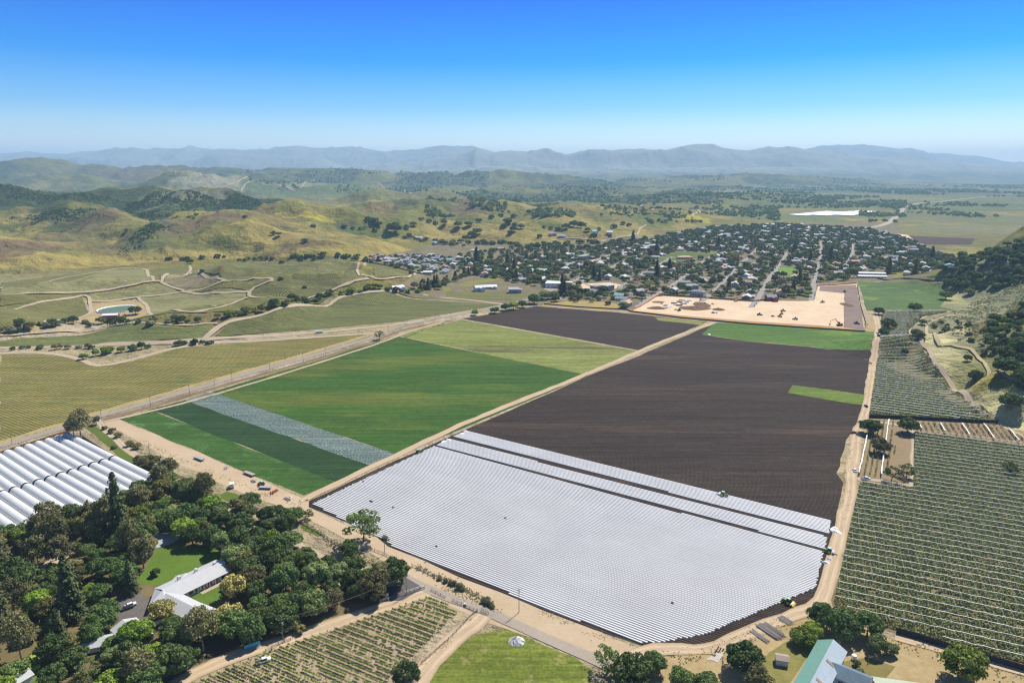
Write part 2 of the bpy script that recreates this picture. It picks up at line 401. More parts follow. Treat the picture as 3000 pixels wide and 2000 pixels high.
def paint_field():
    out = []
    c = G([p[0] for p in PAINT], [p[1] for p in PAINT]); t = G([p[0] for p in PAINT], [p[1] - p[3] for p in PAINT]); b = G([p[0] for p in PAINT], [p[1] + p[3] for p in PAINT])
    for p, a, tt, bb in zip(PAINT, c, t, b):
        m = np.hypot(a[0], a[1]); rt = p[2] * m / F
        rr = max(np.hypot(*(tt - bb)[:2]) / 2, 6); rr = min(rr, m * .12)
        out.append((a, rt, rr, p[4], p[5]))
    return out
def ground_color(x, y, z):
    n1 = fbm(x / 260, y / 260, 4, 41); n2 = fbm(x / 70, y / 70, 4, 42); n3 = fbm(x / 900, y / 900, 3, 43)
    C = np.zeros((len(x), 3))
    def put(col, m): C[:] = C * (1 - m[:, None]) + np.array(col)[None, :] * m[:, None]
    C[:] = OLIVE
    put(GOLD, sstep(.45, .62, n1) * .75); put(GREEN, sstep(.52, .66, n2) * .6); put(BROWN, sstep(.56, .7, fbm(x / 150, y / 150, 3, 44)) * .5)
    hill = sstep(2, 12, z)
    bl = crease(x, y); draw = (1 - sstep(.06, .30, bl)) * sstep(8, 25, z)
    near = (1 - sstep(1000, 1300, y)) * (1 - hill)
    # oak woods of the rolling country and fields of the far plain
    mid = sstep(2600, 3600, y)
    oak = sstep(.50, .60, fbm(x / 420, y / 520, 5, 51)) * mid
    put((.135, .16, .06), mid * .55); put(DKFAR, oak * .75)
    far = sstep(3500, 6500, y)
    cell = _h(np.floor((x + 300 * (n3 - .5)) / 420), np.floor((y + .3 * x) / 800), 61)
    put((.17, .20, .09), far * (1 - hill) * sstep(.3, .35, cell) * .6); put((.30, .27, .16), far * (1 - hill) * sstep(.78, .8, cell) * .6)
    put(DKFAR, sstep(.58, .7, fbm(x / 700, y / 300, 4, 63)) * far * .8)
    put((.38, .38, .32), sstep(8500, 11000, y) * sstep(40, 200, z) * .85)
    put(TAN, near * (.55 + .35 * sstep(.4, .6, n2)))
    dx, dy = x, y; rr = np.hypot(dx, dy) + 1
    ux, uy = dx / rr, dy / rr
    for a, rt, rd, col, st in paint_field():
        ex, ey = x - a[0], y - a[1]
        m = (np.abs(ex) < 3 * (rt + rd)) & (np.abs(ey) < 3 * (rt + rd))
        if not m.any(): continue
        la = np.hypot(a[0], a[1]); axx, axy = a[0] / la, a[1] / la
        rdl = ex[m] * axx + ey[m] * axy; tg = -ex[m] * axy + ey[m] * axx
        q = np.sqrt((rdl / rd) ** 2 + (tg / rt) ** 2) + (fbm(x[m] / (.25 * rt + 8), y[m] / (.35 * rd + 8), 4, 71) - .5) * 1.1
        k = (1 - sstep(.75, 1.08, q)) * st
        C[m] = C[m] * (1 - k[:, None]) + np.array(col)[None, :] * k[:, None]
    put((.095, .12, .045), draw * .35 * (1 - sstep(9000, 11000, y))); cr = 1 - sstep(.0, .3, np.abs(ridged(x / 95, y / 95, 3, 15) - .2)); put((.12, .14, .055), cr * sstep(10, 25, z) * .25)  # dark brush green along draws and creases, also painting gully shade into the cover
    return C
def terrain():
    angs = np.concatenate([np.arange(-180, -46, 4), np.arange(-44, 44.01, .11), np.arange(46, 180.1, 4)])
    rs = [1.0, 60, 120]
    while rs[-1] < RT: rs.append(rs[-1] * 1.0072 if rs[-1] > 150 else rs[-1] + 15)
    rs[-1] = RT; rs = np.array(rs)
    A, RR = np.meshgrid(np.radians(angs), rs)
    X = np.sin(A) * RR; Y = np.cos(A) * RR
    x = X.ravel(); y = Y.ravel()
    z = height(x, y)
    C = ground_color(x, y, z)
    nr, na = X.shape
    i = np.arange(nr - 1)[:, None] * na + np.arange(na - 1)[None, :]
    Q = np.stack([i, i + na, i + na + 1, i + 1], -1).reshape(-1, 4)[:, ::-1]
    zc = z[Q].max(1); yc = y[Q].mean(1)
    mount = (yc > 9500) & (zc > 60)
    hill = (~mount) & (zc > 3) & (yc > 300)
    V = np.stack([x, y, z], 1)
    t = NT('ground_cover'); pos = t.pos()
    at = t.n('ShaderNodeAttribute', attribute_name='cover')
    n1 = t.noise(pos, .05, 6, .62); n2 = t.noise(pos, .6, 5, .65)
    c = t.mix(t.ramp(n1, [(.3, .72), (.7, 1.28)]), (0, 0, 0), at.outputs['Color'], 'MIX')
    k = t.math('MULTIPLY_ADD', n1, .9, .55); k2 = t.math('MULTIPLY_ADD', n2, .7, .65)
    vm = t.n('ShaderNodeVectorMath', operation='SCALE'); t.l(at.outputs['Color'], vm.inputs[0]); t.l(t.math('MULTIPLY', t.math('MULTIPLY', k, k2), .80), vm.inputs['Scale'])
    n0 = t.noise(pos, .016, 6, .6)
    mat = t.finish(vm.outputs[0], .95, t.math('MULTIPLY_ADD', n0, 14, t.math('MULTIPLY_ADD', n1, 5, t.math('MULTIPLY', n2, .5))), .9, 1.5, .1)
    for name, msk, kw in (('ground', ~(mount | hill), 1), ('hills', hill, 1), ('mountains', mount, 1)):
        Qs = Q[msk]; used, inv = np.unique(Qs, return_inverse=True); Fs = inv.reshape(-1, 4)
        # drop the degenerate strip at the centre
        me = mesh_np(name, V[used], Fs, [mat], None, True)
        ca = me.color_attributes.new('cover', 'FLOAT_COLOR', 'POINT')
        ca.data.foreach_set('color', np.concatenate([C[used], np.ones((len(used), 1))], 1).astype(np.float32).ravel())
        o = link(name, me); o['kind'] = 'structure'
        o['label'] = {'ground': 'valley floor of dry soil and grass', 'hills': 'rolling grass and scrub hills around the valley', 'mountains': 'blue hazy mountain range on the horizon'}[name]
terrain()

# ================================================================== draped sheets
def world_poly(pv):
    p = np.array(pv, float); return G(p[:, 0], p[:, 1])[:, :2]
def dens(P, res, closed=True):
    out = []; n = len(P)
    for k in range(n if closed else n - 1):
        a = P[k]; b = P[(k + 1) % n]; L = np.hypot(*(b - a)); m = max(1, int(math.ceil(L / res)))
        for j in range(m): out.append(a + (b - a) * j / m)
    if not closed: out.append(P[-1])
    return np.array(out)
def inside(P, x, y):
    c = np.zeros(x.shape, bool); n = len(P)
    for i in range(n):
        x0, y0 = P[i]; x1, y1 = P[(i + 1) % n]
        if y0 == y1: continue
        m = ((y0 > y) != (y1 > y)) & (x < (x1 - x0) * (y - y0) / (y1 - y0) + x0)
        c ^= m
    return c
def sheet(name, pv, mat, off=.05, res=12, label=None, kind='structure', cat=None, world=False, rough=0.0):
    P = np.array(pv, float) if world else world_poly(pv)
    B = dens(P, res)
    if rough:
        nrm = np.roll(B, -1, 0) - np.roll(B, 1, 0); nrm = np.stack([-nrm[:, 1], nrm[:, 0]], 1) / (np.hypot(nrm[:, 0], nrm[:, 1])[:, None] + 1e-6)
        B = B + nrm * ((vn(B[:, 0] / 6, B[:, 1] / 6, 9) - .5) * rough)[:, None]
    hB = height(B[:, 0], B[:, 1])
    flat = hB.max() < .01
    pts = [Vector(b) for b in B]
    if not flat:
        gx = np.arange(B[:, 0].min(), B[:, 0].max(), res); gy = np.arange(B[:, 1].min(), B[:, 1].max(), res)
        X, Y = np.meshgrid(gx, gy); X = X.ravel() + res * .13; Y = Y.ravel() + res * .17
        k = inside(B, X, Y); pts += [Vector((a, b)) for a, b in zip(X[k], Y[k])]
    n = len(B)
    vs, _, fs, _, _, _ = delaunay_2d_cdt(pts, [(i, (i + 1) % n) for i in range(n)], [], 1, 1e-4)
    v = np.array([(p.x, p.y) for p in vs]); z = height(v[:, 0], v[:, 1]); z = z + off + .7 * sstep(0, 1.5, z)
    me = mesh_np(name, np.column_stack([v, z]), [tuple(f) for f in fs], [mat])
    # make faces look up
    o = link(name, me)
    if sum(p.normal.z for p in me.polygons) < 0: me.flip_normals()
    tag(o, label, cat, None, kind)
    return o, P
def smooth_line(P, res):
    P = np.asarray(P, float)
    if len(P) < 3: return dens(P, res, False)
    out = []
    Q = np.vstack([2 * P[0] - P[1], P, 2 * P[-1] - P[-2]])
    for i in range(1, len(Q) - 2):
        p0, p1, p2, p3 = Q[i - 1:i + 3]; L = np.hypot(*(p2 - p1)); m = max(2, int(L / res))
        for j in range(m):
            t = j / m
            out.append(.5 * ((2 * p1) + (-p0 + p2) * t + (2 * p0 - 5 * p1 + 4 * p2 - p3) * t * t + (-p0 + 3 * p1 - 3 * p2 + p3) * t ** 3))
    out.append(P[-1]); return np.array(out)
ROADS = []
def ribbon(name, pv, width, mat, off=.1, res=8, label=None, rag=0.0, world=False, keep=True, cols=3):
    P = np.array(pv, float) if world else world_poly(pv)
    L = smooth_line(P, res)
    if keep: ROADS.append((L, width))
    d = np.gradient(L, axis=0); d /= np.hypot(d[:, 0], d[:, 1])[:, None] + 1e-9
    nr = np.stack([-d[:, 1], d[:, 0]], 1)
    wl = width / 2 + (vn(L[:, 0] / 5, L[:, 1] / 5, 3) - .5) * rag; wr = width / 2 + (vn(L[:, 0] / 5 + 50, L[:, 1] / 5, 4) - .5) * rag
    rowsv = []
    for c in range(cols):
        f = c / (cols - 1) * 2 - 1
        w = np.where(f < 0, wr, wl) * f
        rowsv.append(L + nr * w[:, None])
    V = np.stack(rowsv, 1); sh = V.shape
    V = V.reshape(-1, 2); h = height(V[:, 0], V[:, 1]).reshape(sh[:2])
    z = (h + off + 1.1 * sstep(0, 2.0, h)).ravel()
    m = len(L); i = np.arange(m - 1)[:, None] * cols + np.arange(cols - 1)[None, :]
    Fq = np.stack([i, i + cols, i + cols + 1, i + 1], -1).reshape(-1, 4)
    me = mesh_np(name, np.column_stack([V, z]), Fq, [mat])
    uv = me.uv_layers.new(name='along'); al = np.concatenate([[0], np.cumsum(np.hypot(*(L[1:] - L[:-1]).T))])
    UVv = np.stack([np.tile(np.linspace(0, 1, cols), m), np.repeat(al, cols)], 1)
    li = np.zeros(len(me.loops), np.int32); me.loops.foreach_get('vertex_index', li); uv.data.foreach_set('uv', UVv[li].astype(np.float32).ravel())
    if sum(p.normal.z for p in me.polygons) < 0: me.flip_normals()
    o = link(name, me); tag(o, label, None, None, 'structure'); return o
def dir_of(a, b):
    p = G([a[0], b[0]], [a[1], b[1]]); return math.atan2(p[1][1] - p[0][1], p[1][0] - p[0][0])

# ------------------------------------------------------------------ field materials
def crop_mat(name, c1, c2, rowcol, ang, spacing, rowstr=.5, patch=None, patchcol=None, patchpos=(.55, .65), scale=1.2, bst=.5, wob=0, stretch=None, alb=.80):
    tint = lambda c: [c[0] * alb * .93, c[1] * alb * .90, c[2] * alb * .78]
    c1, c2, rowcol = [tint(c) for c in (c1, c2, rowcol)]; patchcol = tint(patchcol) if patchcol else None
    t = NT(name); v = t.pos()
    n1 = t.noise(v, .02, 5, .6, stretch=stretch, rz=-ang if stretch else 0); n2 = t.noise(v, scale, 4, .7); n3 = t.noise(v, scale * .25, 4, .6)
    c = t.mix(t.ramp(n1, [(.3, 0), (.7, 1)]), c1, c2)
    if patch:
        pn = t.noise(v, patch, 5, .65, stretch=stretch, rz=-ang if stretch else 0)
        c = t.mix(t.ramp(pn, [(patchpos[0], 0), (patchpos[1], 1)]), c, patchcol)
    rw = t.rows(v, ang, spacing, wob)
    sk = t.noise(v, .42, 5, .7, stretch=(.035, 1, 1), rz=-ang); sk2 = t.noise(v, .09, 4, .6, stretch=(.12, 1, 1), rz=-ang)
    rr = t.ramp(rw, [(.25, 0), (.7, 1)])
    c = t.mix(t.math('MULTIPLY', t.math('SUBTRACT', 1, rr), rowstr), c, rowcol)
    vm = t.n('ShaderNodeVectorMath', operation='SCALE'); t.l(c, vm.inputs[0])
    t.l(t.math('MULTIPLY', t.math('MULTIPLY', t.math('MULTIPLY_ADD', n2, 1.5, .25), t.math('MULTIPLY_ADD', n3, .8, .6)), t.math('MULTIPLY', t.math('MULTIPLY_ADD', sk, 2.0, 0.0), t.math('MULTIPLY_ADD', sk2, .8, .6))), vm.inputs['Scale'])
    hgt = t.math('ADD', t.math('MULTIPLY', rw, 1.0), t.math('MULTIPLY', n2, .8))
    return t.finish(vm.outputs[0], .9, hgt, bst, .35, .15)
def soil_mat(name, c1, c2, scale=.5, bst=.4, ang=None, tracks=False, alb=.74):
    c1, c2 = [[c[0] * alb * .96, c[1] * alb * .89, c[2] * alb * .80] for c in (c1, c2)]
    t = NT(name); v = t.pos()
    n1 = t.noise(v, .035, 5, .6); n2 = t.noise(v, scale, 6, .7); n3 = t.noise(v, 3.0, 3, .6)
    f = t.math('MULTIPLY_ADD', n2, .5, t.math('MULTIPLY', n1, .5))
    c = t.mix(t.ramp(f, [(.35, 0), (.65, 1)]), c1, c2)
    if ang is not None:
        n4 = t.noise(v, .5, 4, .6, stretch=(.04, 1.0, 1), rz=-ang)
        c = t.mix(t.ramp(n4, [(.4, .0), (.65, .55)]), c, [x * .72 for x in c1])
    vm = t.n('ShaderNodeVectorMath', operation='SCALE'); t.l(c, vm.inputs[0]); t.l(t.math('MULTIPLY_ADD', n3, .5, .75), vm.inputs['Scale'])
    return t.finish(vm.outputs[0], .95, n2, bst, .2, .1)
M_DIRT = soil_mat('dirt', (.56, .44, .30), (.70, .58, .43))
M_PALE = soil_mat('pale_dirt', (.55, .46, .34), (.66, .57, .45))
def rut_mat(name, c1, c2, weed):
    t = NT(name); v = t.pos(); c1, c2, weed = [[c[0] * .76, c[1] * .72, c[2] * .66] for c in (c1, c2, weed)]
    uv = t.n('ShaderNodeUVMap', uv_map='along').outputs[0]; sp = t.n('ShaderNodeSeparateXYZ'); t.l(uv, sp.inputs[0]); u = sp.outputs[0]
    n1 = t.noise(v, .05, 5, .6); n2 = t.noise(v, .8, 6, .7); mp = t.n('ShaderNodeMapping'); t.l(uv, mp.inputs[0]); mp.inputs['Scale'].default_value = (9, .06, 1); n4 = t.noise(mp.outputs[0], 1.0, 4, .6)
    c = t.mix(t.ramp(t.math('MULTIPLY_ADD', n2, .5, t.math('MULTIPLY', n1, .5)), [(.35, 0), (.65, 1)]), c1, c2)
    d = t.math('ABSOLUTE', t.math('SUBTRACT', u, .5))
    rut = t.ramp(t.math('ABSOLUTE', t.math('SUBTRACT', d, .22)), [(.04, 1), (.13, 0)])
    c = t.mix(t.math('MULTIPLY', rut, .35), c, [min(1, x * 1.35) for x in c2])
    c = t.mix(t.math('MULTIPLY', t.ramp(n4, [(.45, 0), (.7, 1)]), .45), c, [x * .68 for x in c1])
    edge = t.math('MULTIPLY', t.ramp(d, [(.36, 0), (.5, 1)]), t.ramp(n2, [(.42, 0), (.58, 1)]))
    c = t.mix(t.math('MULTIPLY', edge, .8), c, weed)
    return t.finish(c, .95, n2, .4, .2, .1)
M_DIRT_R = rut_mat('rutted_dirt', (.52, .40, .27), (.66, .53, .38), (.30, .24, .12)); M_PALE_R = rut_mat('rutted_pale_dirt', (.47, .39, .28), (.58, .49, .37), (.25, .23, .10))
M_SOIL = soil_mat('dark_soil', (.075, .055, .048), (.12, .088, .072))
M_SITE = soil_mat('graded_earth', (.78, .60, .40), (.92, .78, .60), .12)
M_ASPH = soil_mat('asphalt', (.36, .34, .32), (.46, .44, .42), .8, .15)
M_ASPHD = soil_mat('dark_asphalt', (.13, .13, .14), (.18, .18, .18), .5, .15)
M_DRY = soil_mat('dry_grass', (.40, .31, .15), (.60, .49, .29), .35, .6)
M_STRAW = soil_mat('straw_verge', (.42, .35, .17), (.55, .46, .24), .9, .6)
M_GRASS = soil_mat('green_grass', (.10, .16, .03), (.16, .22, .05), .9, .6)
M_LAWN = soil_mat('lawn', (.11, .20, .03), (.16, .27, .045), .4, .3)
M_MEADOW = soil_mat('meadow', (.20, .24, .05), (.34, .32, .10), .25, .6)
M_WHITE = plain('white_plastic', (.86, .87, .88), .45, .05, .3, .4)
ROWANG = dir_of((1075, 995), (1905, 1194))
print('rowang', math.degrees(ROWANG))
# ================================================================== fields (left vineyards first, then the flat fields)
def A(a, b): return dir_of(a, b)
VG1, VG2, VGS = (.125, .14, .032), (.16, .17, .045), (.30, .25, .13)
vine_a = crop_mat('vineyard_green', VG1, VG2, VGS, A((30, 660), (120, 700)), 3.2, .55, scale=.8, wob=40)
vine_b = crop_mat('vineyard_green_slant', (.105, .125, .032), (.145, .155, .045), (.33, .29, .17), A((600, 640), (700, 610)), 3.2, .5, scale=.8, wob=60)
vine_c = crop_mat('vineyard_bare', (.25, .215, .12), (.33, .28, .17), (.40, .33, .22), A((430, 650), (450, 632)), 3.6, .6, scale=.8, wob=10)
vine_d = crop_mat('vineyard_wide', (.17, .195, .06), (.24, .25, .09), (.40, .34, .22), A((380, 715), (480, 690)), 3.6, .7, scale=.8, wob=50)
FIELDS = [
 ([(0,666),(245,621),(332,619),(353,645),(210,670),(0,677)], vine_d, 'striped vineyard slope above the long farm track'),
 ([(0,649),(255,619),(243,622),(0,663)], vine_a, 'thin bright vineyard strip at the foot of the golden hills'),
 ([(0,681),(210,673),(196,678),(115,694),(0,704)], vine_a, 'narrow vineyard wedge beneath the striped slope'),
 ([(199,678),(371,652),(420,672),(325,680),(217,693)], vine_d, 'small striped vineyard plot in the middle of the tracks'),
 ([(0,708),(189,680),(205,719),(87,747),(0,754)], vine_a, 'plain green vineyard beside the red barn pond'),
 ([(343,621),(434,610),(434,624),(371,645)], vine_a, 'small dark green vineyard plot under the golden flat'),
 ([(378,649),(423,626),(458,626),(518,649),(416,663)], vine_c, 'bare brown vineyard plot shaped like a fan'),
 ([(451,614),(542,602),(640,598),(784,595),(805,596),(833,610),(815,624),(847,638),(784,656),(592,684),(574,670),(627,644),(605,640),(521,645),(455,624)], vine_b, 'largest hillside vineyard with slanting rows'),
 ([(420,663),(620,643),(574,669),(430,672)], vine_a, 'thin vineyard wedge under the brown fan plot'),
 ([(318,684),(420,673),(567,672),(577,684),(500,708),(346,722)], vine_d, 'rounded vineyard with curved pale rows next to the pond'),
 ([(840,600),(903,607),(952,624),(938,637),(864,638)], vine_a, 'vineyard plot beside the housing estate'),
 ([(346,724),(595,686),(784,663),(784,673),(560,715),(297,738)], vine_a, 'long thin vineyard strip above the hedge line'),
 ([(0,785),(35,778),(245,756),(490,747),(472,775),(437,780),(245,791),(0,798)], crop_mat('vineyard_strip', (.12,.15,.04), (.16,.185,.055), (.26,.26,.12), A((0,790),(245,770)), 2.8, .5, scale=.9), 'narrow vineyard between two farm tracks'),
 ([(493,773),(521,743),(610,722),(700,703),(784,684),(890,672),(1155,699),(1085,711),(924,738),(784,751)], crop_mat('vineyard_dark', (.10,.12,.03), (.135,.15,.042), (.24,.235,.115), A((521,743),(493,773)), 2.8, .5, scale=.9), 'dark green vineyard alongside the highway'),
 ([(927,671),(1071,665),(1218,677),(1176,691)], vine_a, 'small vineyard behind the row of leafy trees'),
 ([(0,814),(60,813),(130,816),(180,825),(227,841),(300,830),(420,798),(560,786),(700,776),(860,764),(852,773),(700,813),(420,893),(230,949),(0,1012)],
  crop_mat('golden_vineyard', (.26,.22,.07), (.33,.27,.095), (.085,.105,.025), A((0,870),(200,935)), 2.75, .72, patch=.03, patchcol=(.20,.22,.06), scale=.9), 'golden green vineyard between the highway and the farm track'),
 # flat fields on the near side of the highway
 ([(276,962),(346,940),(770,1107),(697,1139)], crop_mat('leafy_rows', (.05,.125,.02), (.082,.18,.034), (.025,.06,.014), A((276,962),(697,1139)), 1.05, .45, patch=.05, patchcol=(.12,.24,.07), scale=.9), 'bright green leafy crop strip along the dirt yard'),
 ([(346,940),(425,919),(858,1070),(770,1107)], crop_mat('dark_leafy_rows', (.027,.070,.022), (.04,.095,.03), (.014,.036,.014), A((346,940),(770,1107)), 1.05, .4, scale=.9, bst=.4), 'dark green crop strip between the bright and the silver strips'),
 ([(425,919),(486,900),(916,1045),(858,1070)], crop_mat('silver_cabbage', (.14,.20,.205), (.20,.27,.27), (.05,.09,.085), A((425,919),(858,1070)), 1.1, .35, scale=1.1, bst=.9, patch=.7, patchcol=(.36,.45,.44), patchpos=(.5,.6)), 'silver blue cabbage strip beside the big green field'),
 ([(486,900),(700,836),(913,772),(1350,862),(916,1045)], crop_mat('big_green_crop', (.046,.115,.014), (.068,.155,.02), (.028,.075,.01), A((486,900),(916,1045)), 1.1, .3, patch=.016, patchcol=(.15,.19,.03), patchpos=(.49,.62), scale=.7, stretch=(.22,1,1)), 'large bright green crop field with yellowish streaks'),
 ([(913,770),(1060,734),(1475,808),(1350,862)], crop_mat('patchy_crop', (.225,.27,.055), (.29,.33,.10), (.10,.085,.05), A((913,770),(1350,862)), 1.4, .3, patch=.03, patchcol=(.115,.095,.055), patchpos=(.52,.66), scale=.6, stretch=(.12,1,1)), 'patchy yellow green field with bare brown streaks'),
 ([(1060,732),(1232,703),(1400,716),(1624,738),(1478,806)], crop_mat('upper_black_soil', (.055,.038,.030), (.08,.056,.042), (.026,.019,.016), A((1060,733),(1478,806)), 1.3, .5, scale=.8, stretch=(.1,1,1)), 'dark ploughed field next to the tree lined road bend'),
 ([(1503,728),(1623,737),(1608,746),(1512,736)], crop_mat('olive_patch', (.24,.24,.07), (.30,.30,.10), (.15,.15,.05), 0, 1.5, .3), 'small olive patch at the corner of the building site'),
 ([(1612,768),(1642,741),(1725,744),(1986,762),(2010,762),(2007,805),(1860,795),(1725,784)], crop_mat('upper_green_crop', (.085,.17,.03), (.125,.235,.04), (.05,.11,.02), A((1640,765),(2005,805)), 1.3, .3, patch=.03, patchcol=(.19,.28,.045), scale=.6, stretch=(.3,1,1)), 'green crop strip below the building site'),
 ([(1970,645),(2060,647),(2169,652),(2172,684),(2160,704),(2190,711),(1991,713)], crop_mat('far_green_crop', (.085,.15,.04), (.12,.20,.05), (.06,.11,.03), A((1970,645),(1991,713)), 1.6, .2, patch=.01, patchcol=(.20,.26,.06), scale=.4), 'green field at the foot of the wooded hillside'),
 ([(710,1150),(800,1109),(960,1034),(1085,980),(1340,868),(1490,807),(1640,743),(1612,768),(1725,785),(1860,796),(2007,807),(1996,876),(1983,930),(1977,966),(1959,990),(1946,1011),(1932,1053),(1920,1086),(1936,1107),(1932,1137),(1918,1200),(1908,1270),(1897,1330),(1886,1368),(1830,1398),(1725,1444),(1640,1472),(1560,1484),(1470,1483),(1254,1403),(890,1256),(870,1232),(789,1199),(712,1163)],
  crop_mat('ploughed_soil', (.063,.045,.036), (.100,.071,.056), (.014,.010,.008), ROWANG, 1.4, .8, patch=.02, patchcol=(.15,.105,.078), scale=.7, stretch=(.08,1,1), bst=.9), 'wide dark ploughed field with fine planting beds'),
 ([(1809,902),(1818,884),(1986,906),(1983,930),(1935,924)], crop_mat('green_strip', (.13,.20,.03), (.19,.27,.05), (.09,.14,.02), 0, 1.3, .2, scale=.7), 'short green strip inside the ploughed field'),
 # under the berry rows on the right
 ([(2025,714),(2183,712),(2119,727),(2088,760),(2112,780),(2136,822),(2169,870),(2217,918),(2295,969),(1995,957),(2010,850),(2022,770)], crop_mat('berry_ground_far', (.14,.14,.06), (.20,.18,.09), (.30,.25,.16), A((1995,956),(2295,969)), 2.5, .5, scale=.7), 'netted berry rows on the far block beside the curving track'),
 ([(2098,992),(2200,1002),(2352,1024),(2700,1080),(2900,1700),(2352,1527),(2165,1478),(2057,1452),(1915,1400),(1915,1379),(1961,1164),(1974,1107),(2098,1116)], soil_mat('berry_ground', (.20, .17, .085), (.32, .25, .14), .5), 'soil under the near block of berry rows'),
 ([(2013,962),(2109,966),(2295,975),(2352,999),(2500,1040),(2500,1068),(2352,1020),(2286,1016),(2098,990),(2094,1112),(2028,1100),(1968,1096),(1986,1002)], soil_mat('orchard_ground', (.30, .235, .15), (.40, .31, .20), .4), 'reddish brown soil of the lengthwise berry rows'),
 # left of the lane
 ([(627,1491),(759,1448),(982,1370),(1056,1401),(957,1497),(888,1568),(800,1680),(300,1680),(420,1568)], soil_mat('vineyard_soil', (.42, .34, .235), (.54, .45, .33), 1.2, .4), 'sandy soil under the young vine rows'),
 ([(982,1568),(993,1549),(1034,1503),(1089,1461),(1139,1446),(1166,1445),(1254,1480),(1318,1513),(1362,1535),(1355,1600),(1300,1720),(900,1720)], crop_mat('rough_meadow', (.14,.19,.025), (.21,.24,.045), (.12,.16,.02), 0, 4, .1, patch=.12, patchcol=(.42,.37,.15), patchpos=(.56,.7), scale=.8), 'round green meadow holding the white tarpaulin heap'),
]
OFF = .03
for k, (pv, m, lab) in enumerate(FIELDS):
    far = k < 16
    sheet('vineyard_field' if k < 16 else 'crop_field', pv, m, .05 + .012 * (k % 5) + (0 if m.name != 'green_strip' else .08), 14 if far else 25, lab, rough=(4.0 if far else 2.4))
# beds: strips of white film laid over raised rows
def film_rows(name, pv, label, seed=0, ROWANG=ROWANG):
    P = world_poly(pv); ca, sa = math.cos(ROWANG), math.sin(ROWANG)
    U = P[:, 0] * ca + P[:, 1] * sa; Vv = -P[:, 0] * sa + P[:, 1] * ca
    sp = 1.4
    k0, k1 = math.ceil(Vv.min() / sp), math.floor(Vv.max() / sp)
    rg = np.random.default_rng(seed); vs = []; fs = []; cnt = 0
    prof = [(-.46, .0), (-.35, .27), (.35, .27), (.46, .0)]
    gaps = [g1(*p) for p in [(852,1152),(902,1166),(1160,1190),(1002,1255),(1545,1384),(835,1106)]]
    gu = [(g[0] * ca + g[1] * sa, -g[0] * sa + g[1] * ca) for g in gaps]
    for k in range(k0, k1 + 1):
        v = k * sp; xs = []
        for i in range(len(P)):
            a, b = (U[i], Vv[i]), (U[(i + 1) % len(P)], Vv[(i + 1) % len(P)])
            if (a[1] > v) != (b[1] > v): xs.append(a[0] + (b[0] - a[0]) * (v - a[1]) / (b[1] - a[1]))
        xs.sort()
        for u0, u1 in zip(xs[::2], xs[1::2]):
            if u1 - u0 < 3: continue
            cnt += 1
            segs = [(u0 + rg.uniform(-.5, .5), u1 + rg.uniform(-.5, .5))]
            for g in gu:
                if abs(g[1] - v) < sp * .6:
                    ns = []
                    for a, b in segs:
                        L = 1.3 if g is gu[0] else .6
                        if a < g[0] < b: ns += [(a, g[0] - L), (g[0] + L, b)]
                        else: ns.append((a, b))
                    segs = ns
            for a, b in segs:
                m = max(1, int((b - a) / 30)); us = np.linspace(a, b, m + 1); base = len(vs)
                for j, u in enumerate(us):
                    wv = (vn(np.array(u / 60.), np.array(v / 9.), 5) - .5) * .10 + rg.uniform(-.012, .012)
                    w = 1 + rg.uniform(-.02, .02)
                    for (pv_, pz) in prof:
                        q = v + wv + pv_ * w
                        vs.append((u * ca - q * sa, u * sa + q * ca, pz + .05))
                for j in range(len(us) - 1):
                    for e in range(3): fs.append((base + j * 4 + e, base + (j + 1) * 4 + e, base + (j + 1) * 4 + e + 1, base + j * 4 + e + 1))
    me = mesh_np(name, vs, np.array(fs), [M_FILM]); 
    if sum(p.normal.z for p in me.polygons) < 0: me.flip_normals()
    o = link(name, me); tag(o, label, 'plastic mulch', None, 'stuff'); print(name, cnt)
t = NT('mulch_film'); v = t.pos(); n = t.noise(v, .03, 5, .6); n2 = t.noise(v, 1.5, 4, .6, stretch=(.15, 1, 1), rz=-ROWANG)
c = t.mix(t.ramp(n, [(.35, 0), (.65, 1)]), (.69, .665, .63), (.76, .735, .70)); c = t.mix(t.ramp(n2, [(.62, 0), (.8, .5)]), c, (.60, .63, .68))
M_FILM = t.finish(c, .35, n2, .3, .1, .4)
film_rows('plastic_mulch_rows', [(716,1157),(998,1024),(1890,1267),(1887,1285),(1873,1350),(1796,1382),(1620,1456),(1524,1474),(1469,1476),(1254,1398),(1060,1317),(886,1247),(898,1239),(883,1241),(789,1194)], 'widest block of white plastic film rows, nearest the lane', 0, A((1004,1027),(1889,1270)))
film_rows('plastic_mulch_rows', [(1002,1022),(1034,1008),(1901,1233),(1894,1260)], 'middle band of white plastic film between two dark soil gaps', 1, A((1022,1019),(1898,1247)))
film_rows('plastic_mulch_rows', [(1042,1002),(1073,990),(1909,1196),(1905,1226)], 'upper band of white plastic film bordering the ploughed soil', 2, A((1063,999),(1907,1211)))

